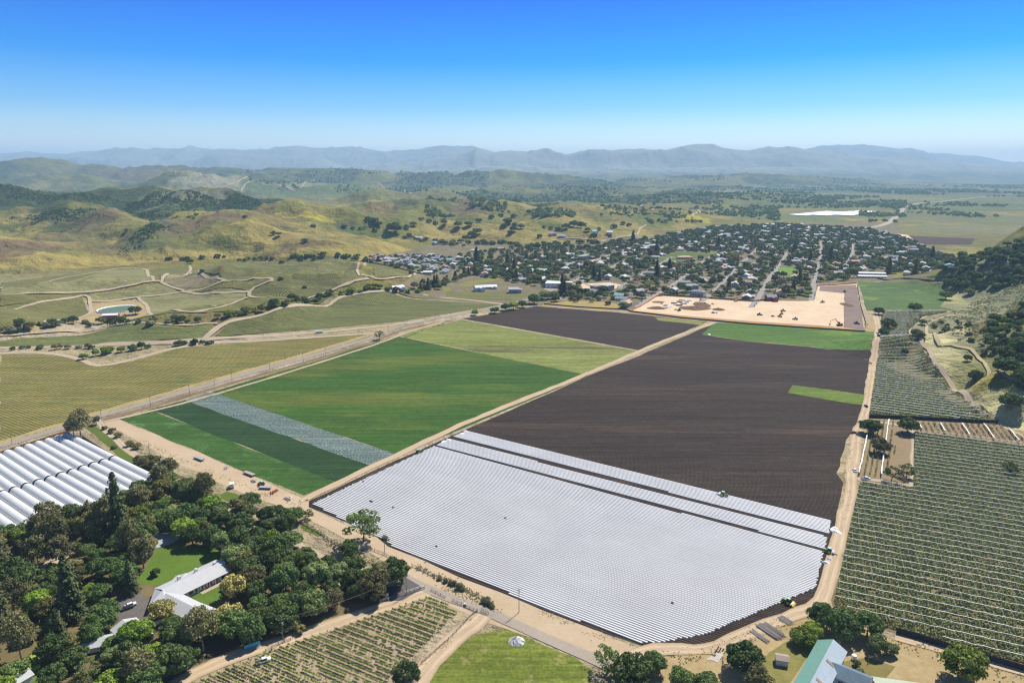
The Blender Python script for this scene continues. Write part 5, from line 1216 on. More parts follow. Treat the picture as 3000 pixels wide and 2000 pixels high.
wA = wA[k]; vxs = toV((wA[:, 0], wA[:, 1], wA[:, 2])); wA = wA[~((vxs[0] > 1790) & (vxs[0] < 1975) & (vxs[1] > 478) & (vxs[1] < 520))]; mass_mesh('oak_woodland', wA, 'oak woods scattered over the rolling hills beyond the town', 22, LM['oak'], 6, .8, .42)
wB = woods(9000, -1500, 3800, 1750, 3800, 260, .57, (4, 8), 52); vxs = toV((wB[:, 0], wB[:, 1], wB[:, 2]))
wB = wB[(vxs[0] > 1380) & (vxs[0] < 2330) & (vxs[1] < 512) & (vxs[1] > 430) & ~((vxs[0] > 1790) & (vxs[0] < 1975) & (vxs[1] > 478))]
print('woods', len(wA), len(wB)); mass_mesh('oak_woodland', wB, 'thin oak woods on the slopes right behind the town', 26, LM['oak'], 7, .8, .4)
# scrub on the hill at the right: countless low bushes
P = world_poly([(2110,745),(2190,714),(2235,694),(2303,664),(2352,646),(2480,600),(2500,720),(2440,800),(2352,800),(2290,800),(2200,782),(2130,762)])
X = rg.uniform(P[:, 0].min(), P[:, 0].max(), 24000); Y = rg.uniform(P[:, 1].min(), P[:, 1].max(), 24000); k = inside(P, X, Y) & (fbm(X / 18, Y / 18, 3, 4) > .46); X = X[k][:6500]; Y = Y[k][:6500]
mass_mesh('hillside_scrub', np.column_stack([X, Y, height(X, Y) - .4, rg.uniform(.5, 1.25, len(X))]), 'grey green scrub covering the right hand slope', 14, LM['scrub'], 8, .55, .45)
# back hill scrub on the left
S = []
for a in PAINT[:13]:
    c = g1(a[0], a[1]); n = 900; m = math.hypot(c[0], c[1]) / F
    S.append(np.column_stack([c[0] + rg.normal(size=n) * a[2] * m * .5, c[1] + rg.normal(size=n) * 60]))
S = np.vstack(S); S = S[fbm(S[:, 0] / 90, S[:, 1] / 90, 3, 5) > .5]
mass_mesh('hillside_scrub', np.column_stack([S, height(S[:, 0], S[:, 1]) - .5, rg.uniform(1.2, 3.2, len(S))]), 'dark scrub and oaks on the back hills at the left', 12, LM['dark'], 9, .8, .45)
# ================================================================== things near the camera
def rows_in(pv, ang, sp, off=0.0):
    """yield (v index, u0, u1) of parallel lines inside a picture polygon"""
    P = world_poly(pv); ca, sa = math.cos(ang), math.sin(ang)
    U = P[:, 0] * ca + P[:, 1] * sa; Vv = -P[:, 0] * sa + P[:, 1] * ca; out = []
    for k in range(math.ceil((Vv.min() - off) / sp), math.floor((Vv.max() - off) / sp) + 1):
        v = k * sp + off; xs = []
        for i in range(len(P)):
            j = (i + 1) % len(P)
            if (Vv[i] > v) != (Vv[j] > v): xs.append(U[i] + (U[j] - U[i]) * (v - Vv[i]) / (Vv[j] - Vv[i]))
        xs.sort()
        for a, b in zip(xs[::2], xs[1::2]):
            if b - a > 4: out.append((k, v, a, b))
    return out
def uv2(u, v, ang): return u * math.cos(ang) - v * math.sin(ang), u * math.sin(ang) + v * math.cos(ang)
HEDGE = leaf_mat('berry_leaves', [(.115,.145,.045), (.165,.185,.065), (.145,.155,.055)], trans=.2)
NETW = plain('white_net', (.74, .71, .64), .7, .12, .4)
WIRE = plain('pale_wire', (.50, .60, .54), .6, .1, .4)
BLACKNET = plain('black_net', (.035, .035, .045), .9, .2, .5)
POSTM = plain('weathered_wood', (.26, .22, .18), .9, .3, 1.2)
def hedge_rows(name, pv, ang, sp, wid, hgt, q, label, seed, keepfn=None, cell=.9):
    rg = np.random.default_rng(seed); C = []; Nn = []
    for k, v, a, b in rows_in(pv, ang, sp):
        if keepfn and not keepfn(k): continue
        n = int((b - a) * q); u = rg.uniform(a, b, n); ph = rg.uniform(-1, 1, n); vv = v + ph * wid / 2 * rg.uniform(.6, 1.1, n)
        x, y = uv2(u, vv, ang); gapn = fbm(u / 7 + k * 13, u * 0 + k, 3, seed); ok = gapn > .2
        z = hgt * (1 - .55 * ph * ph) * rg.uniform(.45, 1.08, n) * (.88 + .25 * gapn)
        C.append(np.column_stack([x, y, z])[ok]); Nn.append((np.column_stack([-np.sin(ang) * ph, np.cos(ang) * ph, .8 + 0 * ph]) + rg.normal(size=(n, 3)) * .5)[ok])
    C = np.vstack(C); C[:, 2] += height(C[:, 0], C[:, 1]) + .05; V, Q = quads(C, np.vstack(Nn), .36 * cell, rg)
    o = link(name, mesh_np(name, V, Q, [HEDGE])); tag(o, label, 'berry bushes', None, 'stuff'); return o
def strip(pts, w, sag, mat, name, rg):
    """a folded net on a wire: thin closed band"""
    vs = []; n = len(pts)
    d = np.array(pts[-1]) - np.array(pts[0]); d = d / np.linalg.norm(d); nx, ny = -d[1], d[0]
    for i, p in enumerate(pts):
        zz = p[2] - (sag if i % 2 else 0) * rg.uniform(.5, 1.2); ww = w * rg.uniform(.7, 1.3); j = rg.normal() * .10
        for a, b in ((-.5, -.06), (.5, -.06), (.5, .06), (-.5, .06)): vs.append((p[0] + nx * (ww * a + j), p[1] + ny * (ww * a + j), zz + b))
    fs = []
    for i in range(n - 1):
        for e in range(4): fs.append((4 * i + e, 4 * i + (e + 1) % 4, 4 * i + 4 + (e + 1) % 4, 4 * i + 4 + e))
    fs += [(3, 2, 1, 0), tuple(4 * (n - 1) + e for e in range(4))]
    return vs, fs
def net_block(pv, ang, sp, h, place, seed, group, cross=3.4, w=.24, wires=True):
    rg = np.random.default_rng(seed); posts = MB(); L = rows_in(pv, ang, sp)
    L.sort(key=lambda r: r[1])
    for i, (k, v, a, b) in enumerate(L):
        us = np.arange(a, b, cross); pts = []
        for u in us: 
            x, y = uv2(u, v, ang); pts.append((x, y, float(height([x], [y])[0]) + h))
        if len(pts) < 2: continue
        for p in pts[::2]: posts.tube((p[0], p[1], p[2] - h), p, .05, .05, 4, caps=False)
        vs, fs = strip(pts, w, .22, NETW, 'n', rg); o = link('rolled_net', mesh_np('rolled_net', vs, fs, [NETW]))
        tag(o, 'white rolled net hanging on its wire ' + place, 'netting', group)
    posts.build('trellis_posts', POSTM).name = 'trellis_posts'
    o = bpy.data.objects['trellis_posts'] if 'trellis_posts' in bpy.data.objects else None
    ob = COL.objects[-1]; tag(ob, 'thin posts holding the nets ' + place, 'posts', None, 'stuff')
    if wires:
        wb = MB()
        for k, v, a, b in rows_in(pv, ang + math.pi / 2, cross * 1.0):
            m = max(2, int((b - a) / 12)); pp = [uv2(u, v, ang + math.pi / 2) for u in np.linspace(a, b, m)]
            zs = height([p[0] for p in pp], [p[1] for p in pp]) + h
            for i in range(m - 1): wb.tube((*pp[i], zs[i]), (*pp[i + 1], zs[i + 1]), (.016 if h > 2.9 else .02), .016, 3, caps=False)
        tag(wb.build('support_wires', WIRE), 'thin cross wires over the berry rows ' + place, 'wires', None, 'stuff')
F10P = [(2100,994),(2200,1003),(2352,1025),(2560,1060),(2700,1250),(2700,1640),(2352,1524),(2165,1476),(2057,1448),(1990,1425),(1917,1393),(1917,1379),(1963,1164),(1976,1109),(2098,1120)]
BA = A((1938,1255),(2156,1298))
bsp = abs((lambda p: -(p[1][0]-p[0][0]) * math.sin(BA) + (p[1][1]-p[0][1]) * math.cos(BA))(G([2056,2056],[1283,1297.5])))
print('berry spacing', bsp)
hedge_rows('berry_bushes', F10P, BA, bsp / 3, bsp / 3 * .52, 1.15, 12, 'dense green berry rows beneath the white nets, nearest block', 1)
net_block(F10P, BA, bsp, 3.0, 'over the near berry block', 2, 'nets of the near berry block')
F8P = [(2029,716),(2183,716),(2119,728),(2086,760),(2110,782),(2134,824),(2166,872),(2214,920),(2290,968),(1996,956),(2012,850),(2022,770)]
BA8 = A((2010,860),(2160,872))
hedge_rows('berry_bushes', F8P, BA8, 2.2, 1.4, 1.6, 5.0, 'green berry rows under nets on the far block', 3, cell=1.2)
net_block(F8P, BA8, 6.6, 3.0, 'over the far berry block', 4, 'nets of the far berry block', cross=6.5, w=.42)
LP = [(2013,966),(2059,968),(2055,1041),(2030,1096),(1972,1092),(1988,1002)]
LA = A((1990,1090),(2012,975))
hedge_rows('berry_bushes', LP, LA, 2.9, 1.1, 1.5, 4.0, 'lengthwise berry rows between the two orchard oaks', 5)
net_block(LP, LA, 11.6, 2.4, 'along the lengthwise rows by the dirt road', 6, 'nets of the lengthwise rows', cross=6, w=.7, wires=False)
LP2 = [(2109,970),(2295,978),(2352,1001),(2480,1046),(2460,1056),(2352,1018),(2286,1012),(2106,988)]
LA2 = A((2200,1000),(2184,974))
hedge_rows('berry_bushes', LP2, LA2, 3.6, 1.6, 1.7, 4.0, 'short lengthwise berry rows above the near block', 7)
net_block(LP2, LA2, 14.4, 2.4, 'on the short rows above the near block', 8, 'nets of the short rows', cross=6, w=.7, wires=False)
def wall_line(name, pv, h, th, mat, label, cat, world=False):
    L = dens(world_poly(pv), 12, False); b = MB()
    zs = height(L[:, 0], L[:, 1])
    for i in range(len(L) - 1):
        d = L[i + 1] - L[i]; l = math.hypot(*d); n = np.array([-d[1], d[0]]) / l * th / 2
        q = [L[i] + n, L[i + 1] + n, L[i + 1] - n, L[i] - n]; z = [zs[i], zs[i + 1], zs[i + 1], zs[i]]
        b.add([(p[0], p[1], a) for p, a in zip(q, z)] + [(p[0], p[1], a + h) for p, a in zip(q, z)], [(3, 2, 1, 0), (4, 5, 6, 7), (0, 1, 5, 4), (2, 3, 7, 6)] + ([(3, 0, 4, 7)] if i == 0 else []) + ([(1, 2, 6, 5)] if i == len(L) - 2 else []))
    o = b.build(name, mat); tag(o, label, cat); return o
wall_line('net_wall', [(1996,959),(2100,963),(2292,972)], 2.6, .15, BLACKNET, 'black net wall closing the far berry block', 'net wall')
wall_line('net_wall', [(2058,1453),(2100,1464),(2188,1492)], 2.6, .15, BLACKNET, 'black net wall along the bottom track behind the barn clump', 'net wall')
wall_line('net_wall', [(2238,1507),(2352,1540),(2460,1572)], 2.6, .15, BLACKNET, 'black net wall along the bottom track past the lone bright tree', 'net wall')

# ---- young vines: every row its own thing
VP = [(627,1493),(759,1450),(982,1373),(1056,1403),(957,1499),(888,1568),(800,1690),(250,1690),(400,1590)]
VA = A((803,1432),(960,1491)); VLEAF = leaf_mat('young_vine_leaves', [(.15,.22,.03), (.22,.29,.05), (.16,.21,.04)], trans=.3)
VR = rows_in(VP, VA, 2.6); rgv = np.random.default_rng(8); VR.sort(key=lambda r: -r[1])
print('vine rows', len(VR))
for i, (k, v, a, b) in enumerate(VR):
    x0, y0 = uv2(a, v, VA); e = empty('vine_row', (0, 0, 0)); n = int((b - a) * 34); u = rgv.uniform(a, b, n)
    q = fbm(u / 1.3, u * 0 + k * 5.1, 2, 5); dn = fbm(u / 12, u * 0 + k * 3.3, 2, 6); ok = (q > .3) & (rgv.uniform(size=n) < .25 + dn * 1.3)
    vv = v + rgv.normal(size=n) * .16; x, y = uv2(u, vv, VA); z = 1.0 + rgv.uniform(-.3, .35, n) * (.6 + dn)
    V, Q = quads(np.column_stack([x, y, z])[ok], rgv.normal(size=(n, 3))[ok] + np.array([0, 0, .7]), .19, rgv)
    link('foliage', mesh_np('foliage', V, Q, [VLEAF]), e)
    tb = MB(); sb = MB()
    for u_ in np.arange(a + .8, b, 1.7):
        x, y = uv2(u_, v, VA); tb.tube((x, y, -.02), (x + rgv.normal() * .1, y + rgv.normal() * .1, .95), .05, .035, 4, caps=False)
    for u_ in list(np.arange(a, b, 6.8)) + [b]:
        x, y = uv2(u_, v, VA); sb.tube((x, y, -.02), (x, y, 1.75), .04, .04, 4)
    link('trunk', mesh_np('trunk', tb.v, tb.f, [M_BARK]), e)['kind'] = 'stuff'; link('stake', mesh_np('stake', sb.v, sb.f, [POSTM]), e)['kind'] = 'stuff'
    tag(e, 'row of young vines tied to stakes on sandy soil', 'vine row', 'rows of young vines')

# ---- plastic tunnels
FILM = NT('tunnel_film'); vv_ = FILM.coord(); n_ = FILM.noise(vv_, .35, 4, .6); sp_ = FILM.n('ShaderNodeSeparateXYZ'); FILM.l(vv_, sp_.inputs[0])
rb_ = FILM.math('SINE', FILM.math('MULTIPLY', sp_.outputs[0], 2 * math.pi / 2.0))
M_TUN = FILM.finish(FILM.mix(n_, (.54, .55, .54), (.68, .68, .67)), .5, rb_, .6, .12, .3)
def tunnel_mesh(L, W, H):
    n = 14; m = int(L / 1.0); vs = []; fs = []
    for i in range(m + 1):
        x = L * i / m; k = 1 + .012 * math.sin(i * math.pi)
        r = 1.0 if i % 2 == 0 else .968
        for j in range(n + 1):
            t = math.pi * j / n; vs.append((x, -math.cos(t) * W / 2 * r, max(0, math.sin(t)) ** .8 * H * r))
    for i in range(m):
        for j in range(n): a = i * (n + 1) + j; fs.append((a, a + 1, a + n + 2, a + n + 1))
    return mesh_np('film_cover', vs, np.array(fs), [M_TUN], None, True)
def hoop_mesh(W, H, x0, th=.35):
    n = 14; vs = []; fs = []
    for x in (x0 - th / 2, x0 + th / 2):
        for r in (1.0, .9):
            for j in range(n + 1):
                t = math.pi * j / n; vs.append((x, -math.cos(t) * W / 2 * r * 1.01, max(0, math.sin(t)) ** .8 * H * r * 1.01))
    q = n + 1
    for j in range(n): fs += [(j, j + 1, q + j + 1, q + j), (2 * q + j, 3 * q + j, 3 * q + j + 1, 2 * q + j + 1), (j, 2 * q + j, 2 * q + j + 1, j + 1), (q + j, q + j + 1, 3 * q + j + 1, 3 * q + j)]
    return mesh_np('end_hoop', vs, fs, [BLACKNET])
def gp(vx, vy): return g1(vx, vy + 13)[:2]
L1, L7, R1, R7, E1 = gp(154,991), gp(17.5,1031), gp(261,1046), gp(115,1092.5), gp(369,1099)
stp = (L7 - L1) / 6; stpR = (R7 - R1) / 6; print('tunnel pitch', np.hypot(*stp), np.hypot(*stpR))
Wt = np.hypot(*stp) * .97; Ht = 3.7
for bank, (S, Es, ss, se) in enumerate(((L1, R1, stp, stpR), (R1, E1, stpR, stpR))):
    base = None
    for k in range(14):
        a = S + ss * k; b = Es + se * k; d = b - a; Lk = math.hypot(*d) - .8
        a = a + d / np.hypot(*d) * (.5 if bank else 0)
        tp = toV((b[0], b[1], 3))
        if bank == 0 and toV((b[0], b[1], 2))[0] < -60: continue
        if bank == 1 and tp[0] < -120: continue
        e = empty('plastic_tunnel', (a[0], a[1], 0), math.atan2(d[1], d[0])); link('film_cover', tunnel_mesh(Lk, Wt, Ht), e); link('end_hoop', hoop_mesh(Wt, Ht, 0), e); link('end_hoop', hoop_mesh(Wt, Ht, Lk), e)
        nm = ['first', 'second', 'third', 'fourth', 'fifth', 'sixth', 'seventh', 'eighth', 'ninth', 'tenth', 'eleventh', 'twelfth', 'thirteenth', 'fourteenth'][k]
        tag(e, 'white plastic crop tunnel, %s from the driveway, in the bank %s' % (nm, 'beside the highway' if bank == 0 else 'towards the grove'), 'polytunnel', 'white plastic tunnels')
wall_line('plank_fence', [(-60,1058),(0,1041),(105,1008),(160,991)], 1.4, .2, plain('rusty_planks', (.35, .17, .08), .9, .3, .5), 'low rust brown fence between the tunnels and the highway', 'fence')
wall_line('wire_hedge_fence', [(190,1004),(262,1050),(310,1075),(372,1100)], 1.3, .5, plain('dark_mesh_fence', (.10, .10, .08), .9, .4, 1), 'dark overgrown fence between the tunnels and the driveway', 'fence')
# ---- fences
def rail_fence(pv, label, mat, sp=3.0, h=1.35, rails=3, double=False):
    P = world_poly(pv); L = dens(P, sp, False); e = empty('rail_fence', (L[0][0], L[0][1], 0)); o0 = L[0]
    pm = MB(); pm.box((0, 0, h / 2), (.16, .16, h)); pme = mesh_np('post', pm.v, pm.f, [mat]); 
    for p in L: link('post', pme, e, (p[0] - o0[0], p[1] - o0[1], 0))
    for r in range(rails):
        rb = MB(); z = h * (.35 + .28 * r) if rails > 1 else h * .8
        for a, b in zip(L[:-1], L[1:]): rb.tube((a[0] - o0[0], a[1] - o0[1], z), (b[0] - o0[0], b[1] - o0[1], z), .06, .06, 4, caps=False)
        rb.build('rail', mat, e)
    tag(e, label, 'fence'); return e
M_WP = plain('white_paint', (.75, .74, .70), .6, .1, 2)
rail_fence([(946,1299),(975,1312),(1003,1326)], 'wooden rail fence at the dark oak of the grove corner', POSTM)
rail_fence([(1003,1326),(1060,1352),(1108,1374)], 'wooden rail fence behind the round shrubs', POSTM, 3.5)
rail_fence([(690,1200),(730,1222),(770,1248),(800,1262)], 'weathered rail fence by the sandy road of the grove', POSTM, 3.5)
rail_fence([(851,1262),(880,1272),(905,1285)], 'short rail fence behind the dark round tree', POSTM)
rail_fence([(990,1356),(1023,1373)], 'rail fence on the lane side of the vines', POSTM)
rail_fence([(1040,1380),(1070,1393),(1097,1406)], 'rail fence beside the white pump box', POSTM)
rail_fence([(1097,1403),(1080,1416),(1066,1432),(1040,1460),(1000,1496),(968,1524)], 'long rail fence down the right side of the vines', POSTM, 3.2)
rail_fence([(871,1386),(890,1378),(931,1367),(975,1352)], 'double rail fence closing the top of the vine field', POSTM)
rail_fence([(872,1382),(893,1378)], 'white entrance rail beside the stone gatepost', M_WP)
rail_fence([(930,1362),(975,1348)], 'white entrance rail at the dark forecourt', M_WP)
rail_fence([(1066,1428),(1092,1406)], 'white gate rail where the vine fence turns', M_WP, 2)
rail_fence([(610,1496),(640,1480),(668,1470)], 'grey cattle fence at the foot of the grove', POSTM)
rail_fence([(1105,1403),(1122,1411)], 'open steel gate across the lane entrance', POSTM, 1.5, 1.5, 4)
gpst = MB(); gpst.box((0, 0, 1.2), (1.3, 1.3, 2.4)); gpst.box((0, 0, 2.6), (1.6, 1.6, .4), taper=.4); o = gpst.build('gatepost', plain('warm_stone', (.52, .38, .27), .9, .25, 1.5), None, g1(889,1374)); tag(o, 'stone gatepost at the forecourt entrance', 'gatepost')
# ---- utility poles
def pole(vx, vy, h, label, rz=0.5, trans=False, base=None):
    p = g1(vx, vy); e = empty('utility_pole', p, rz); b = MB(); b.tube((0, 0, -.3), (0, 0, h), .17, .11, 8); b.build('pole', POSTM, e)
    c = MB(); c.box((0, 0, h - .7), (2.6, .14, .16)); c.box((0, 0, h - 1.9), (1.8, .12, .14)); c.build('crossarm', POSTM, e)
    for x in (-1.1, -.4, .4, 1.1):
        i = MB(); i.tube((x, 0, h - .62), (x, 0, h - .35), .06, .05, 6); i.build('insulator', M_WP, e)
    if trans: t2 = MB(); t2.tube((.35, 0, h - 3.1), (.35, 0, h - 2.2), .26, .26, 10); t2.build('transformer', plain('zinc', (.5, .5, .5), .5), e)
    tag(e, label, 'utility pole', 'utility poles along the roads'); return p, h
HWD = A((300,935),(700,815))
P1 = pole(1192, 1406, 11.5, 'utility pole on the dirt verge between lane and plastic rows', .6)
P2 = pole(884, 1273, 11, 'utility pole beside the roadside oak', .6)
P3 = pole(1018, 1367, 10, 'utility pole at the dark forecourt', .6) if False else pole(934, 1367, 10, 'utility pole at the dark forecourt', .6)
P4 = pole(651, 1475, 11, 'utility pole with a transformer at the bottom of the grove', .6, True)
pole(1656, 1560, 10, 'utility pole among the trees at the lane end', .6, True)
prev = None
for k, (a, b) in enumerate([(28,1020),(234,967),(346,932),(436,907),(494,892),(533,871),(620,854),(697,831),(655,828),(748,818),(892,765),(930,748),(1001,733),(1008,728)]):
    pole(a, b, 9.5, '%s utility pole counted along the highway from the tunnels' % ['first','second','third','fourth','fifth','sixth','seventh','eighth','ninth','tenth','eleventh','twelfth','thirteenth','fourteenth'][k], HWD + math.pi / 2)
pole(345, 1050, 9.5, 'utility pole beside the sandy yard and the driveway', HWD)
def wirespan(a, b, ha, hb, label):
    w = MB(); 
    for off in (-1, 1):
        pr = None
        for i in range(13):
            t = i / 12; x = a[0] + (b[0] - a[0]) * t + off * .4; y = a[1] + (b[1] - a[1]) * t + off * .4; z = ha + (hb - ha) * t - .4 - 1.4 * 4 * t * (1 - t)
            if pr: w.tube(pr, (x, y, z), .02, .02, 3, caps=False)
            pr = (x, y, z)
    o = w.build('power_line', POSTM); tag(o, label, 'power line')
wirespan(P2[0], P1[0], P2[1], P1[1], 'sagging power line between the roadside oak and the lane pole')
wirespan(P4[0], P3[0], P4[1], P3[1], 'sagging power line over the grove edge to the forecourt')
# ---- buildings by the barn
def MAT(c, r=.5, v=.12, s=.6): return plain('paint', c, r, v, s)
def corr(name, c1, c2, ang=0, sp=.6):
    t = NT(name); v = t.coord(); sx_ = t.n('ShaderNodeSeparateXYZ'); t.l(v, sx_.inputs[0])
    w = t.math('SINE', t.math('MULTIPLY', sx_.outputs[0], 2 * math.pi / sp)); n = t.noise(v, .6, 5, .6)
    return t.finish(t.mix(n, c1, c2), .45, w, .5, .06, .4)
M_RG = corr('green_tin_roof', (.13, .27, .20), (.18, .34, .26)); M_RB = corr('blue_white_tin_roof', (.30, .36, .39), (.46, .52, .54)); M_RR = corr('pale_green_roof', (.36, .40, .28), (.45, .49, .35)); M_RW = plain('pale_grey_roof', (.46, .455, .45), .6, .12, .5)
M_TW = plain('tin_wall', (.60, .64, .66), .6, .15, .8); M_RUST = plain('rust_panel', (.28, .20, .15), .8, .3, 1)
def gable_thing(name, label, c, L, Wd, hw, hr, rz, mats, cat='building', extra=None, over=.6):
    """mats: wall, roof side A (+y), roof side B (-y)"""
    e = empty(name, (c[0], c[1], c[2] if len(c) > 2 else 0), rz); w = MB(); gwalls(w, L, Wd, hw, hr); w.build('wall', mats[0], e)
    for s, m in ((1, mats[1]), (-1, mats[2])):
        r = MB(); l = L / 2 + over; y1 = s * (Wd / 2 + over); z1 = hw - over * hr / (Wd / 2) * .8; zt = hw + hr + .05
        r.add([(-l, 0, zt), (l, 0, zt), (l, y1, z1), (-l, y1, z1), (-l, 0, zt - .2), (l, 0, zt - .2), (l, y1, z1 - .2), (-l, y1, z1 - .2)], [(0, 1, 2, 3), (7, 6, 5, 4), (0, 4, 5, 1), (1, 5, 6, 2), (2, 6, 7, 3), (3, 7, 4, 0)]); r.build('roof', m, e)
    tag(e, label, cat); return e
def seg(a, b): 
    A_ = g1(*a); B_ = g1(*b); d = B_ - A_; return (A_ + B_) / 2, math.hypot(d[0], d[1]), math.atan2(d[1], d[0])
# barn: ridge from (1913,1469) to beyond the frame, roof 6 m up
def lift(vx, vy, h):
    u, a, b = ray(vx, vy); t = (h - CAMH) / b; return np.array([u * t, a * t, 0.0])
b0 = lift(1913, 1469, 7.6); b1 = lift(1858, 1572, 7.6); d = b1 - b0; d = d / np.linalg.norm(d); b1 = b0 + d * 34; bc = (b0 + b1) / 2
br = math.atan2(d[1], d[0]); Wb = 9.5
barn = gable_thing('barn', 'tall barn with a green roof side and a pale blue roof side', bc, 34, Wb, 5.0, 2.6, br, [M_TW, M_RB, M_RG], 'barn')
sidep = np.array([-math.sin(br), math.cos(br), 0])
# +y side of the barn faces?
right = sidep if toV(bc + sidep * 5)[0] > toV(bc)[0] else -sidep; rs = 1 if right is sidep else -1
if rs < 0:
    for ch in barn.children:
        if ch.name.startswith('roof'): ch.data.materials[0] = M_RG if ch.data.materials[0] == M_RB else M_RB
wingc = b0 + d * 11 + right * (Wb / 2 + 4.0)
wing = MB(); gwalls(wing, 12, 8, 4.0, 2.2); wo_ = wing.build('annex_wall', M_TW, barn); wo_.location = barn.matrix_world.inverted() @ Vector(wingc) if False else (0, 0, 0)
bpy.context.view_layer.update()
lc = barn.matrix_world.inverted() @ Vector(wingc); wo_.location = lc; wo_.rotation_euler = (0, 0, math.pi / 2)
wr = MB(); gable(wr, 13, 8, 4.0, 2.3); wr_ = wr.build('annex_roof', plain('weathered_blue_tin', (.13, .19, .23), .5, .35, .5), barn); wr_.location = lc; wr_.rotation_euler = (0, 0, math.pi / 2)
ww = MB(); ww.box((4.05 if True else 0, 0, 2.4), (.12, 5, 1.0)); wi = ww.build('window', M_GLASS, barn); wi.location = lc + Vector((0, 0, 0)); 
for q in (.36, .72):
    sl = MB(); pz = 8.07 - 3.4 * .45 - .0; sl.box((0, 0, 0), (1.3, 3.2, .1)); o = sl.build('skylight', M_RUST, barn); o.location = (-17 + 34 * q, rs * Wb / 2 * .5, 7.6 - 2.6 * .5 + .14); o.rotation_euler = (-rs * math.atan2(2.6, Wb / 2), 0, 0)
gable_thing('shed', 'small white shed with a grey brown roof on the yard grass', g1(1795, 1522), 4.2, 3.6, 2.6, .7, R(-15), [M_TW, RW['roof'][2], RW['roof'][2]], 'shed', over=.3)
gable_thing('farm_building', 'pale green roof at the bottom edge of the dry yard', lift(2090, 1592, 4), 20, 14, 3.2, 2, R(-12), [M_TW, M_RR, M_RR])
tk = MB(); tk.tube((0, 0, 0), (0, 0, 1.8), .9, .9, 14); tk.add([(0.9 * math.cos(i * math.pi / 7), .9 * math.sin(i * math.pi / 7), 1.8) for i in range(14)] + [(0, 0, 2.2)], [(i, (i + 1) % 14, 14) for i in range(14)]); tag(tk.build('water_tank', M_WP, None, g1(1961,1513)), 'round white water tank behind the barn gable', 'water tank')
ar = empty('wooden_frame', g1(1994,1520), .2)
for x in (0, 3.6): q = MB(); q.tube((x, 0, 0), (x, 0, 3.2), .14, .12, 6); q.build('post', POSTM, ar)
q = MB(); q.tube((-.2, 0, 2.2), (3.8, 0, 2.2), .1, .1, 6); q.build('beam', POSTM, ar); tag(ar, 'rustic wooden H frame standing in the dry yard', 'wooden frame')
# timber and board piles
def pile(vx, vy, n, L, w, rz, mat, label, name='timber_pile', layers=2, r=.14):
    p = g1(vx, vy); b = MB(); rg = np.random.default_rng(int(vx))
    for l in range(layers):
        for i in range(n):
            y = (i - n / 2) * w / n; LL = L * rg.uniform(.75, 1.05); o = rg.uniform(-.6, .6); t = rg.normal() * .02
            b.tube((-LL / 2 + o, y, .15 + l * r * 1.8), (LL / 2 + o, y + t * LL, .15 + l * r * 1.8), r, r * .85, 5)
    o = b.build(name, mat, None, p, rz); tag(o, label, 'timber pile', 'timber piles by the dirt road')
LOG = plain('grey_logs', (.36, .31, .27), .9, .3, 1.2)
TD = A((1745,1432),(1795,1465))
pile(1771, 1449, 13, 11, 5.5, TD, LOG, 'large middle pile of long grey poles beside the dirt road', layers=3); pile(1746, 1461, 7, 9, 2.4, TD, LOG, 'narrow lower pile of grey poles'); pile(1804, 1424, 9, 6, 3.5, TD, LOG, 'small upper pile of grey poles under the road bend')
BRD = plain('pale_boards', (.50, .45, .38), .8, .2, 1)
def boards(vx, vy, n, L, rz, label):
    p = g1(vx, vy); b = MB()
    for i in range(n): b.box((0, (i - n / 2) * .5, .12 + .02 * (i % 2)), (L, .42, .12))
    tag(b.build('board_stack', BRD, None, p, rz), label, 'board stack')
boards(1648, 1502, 6, 9, A((1640,1515),(1655,1490)), 'row of long pale boards leaning near the lane end'); boards(1634, 1508, 2, 5, A((1627,1512),(1642,1502)), 'two loose boards beside the board stack')
# tarpaulin heap
hp = MB(); rg = np.random.default_rng(4); m = 22; vs = [(.3, 0, 1.7)]; fs = []
for r_i, rr in enumerate((.7, 1.5, 2.2, 2.8)):
    for j in range(m):
        a = 2 * math.pi * j / m; k = rr * (1 + rg.uniform(-.12, .12)); z = max(.03, (1.9 * (1 - (rr / 2.8) ** 1.6) + rg.uniform(-.22, .22)) if r_i < 3 else .03); vs.append((k * math.cos(a) * 1.15, k * math.sin(a), z))
for j in range(m): fs.append((0, 1 + j, 1 + (j + 1) % m))
for r_i in range(3):
    for j in range(m): fs.append((1 + r_i * m + j, 1 + (r_i + 1) * m + j, 1 + (r_i + 1) * m + (j + 1) % m, 1 + r_i * m + (j + 1) % m))
hp.add(vs, fs); tag(hp.build('tarpaulin_heap', plain('canvas', (.55, .53, .51), .7, .08, 1), None, g1(1187,1472)), 'crumpled white tarpaulin heap on the round meadow', 'tarpaulin')
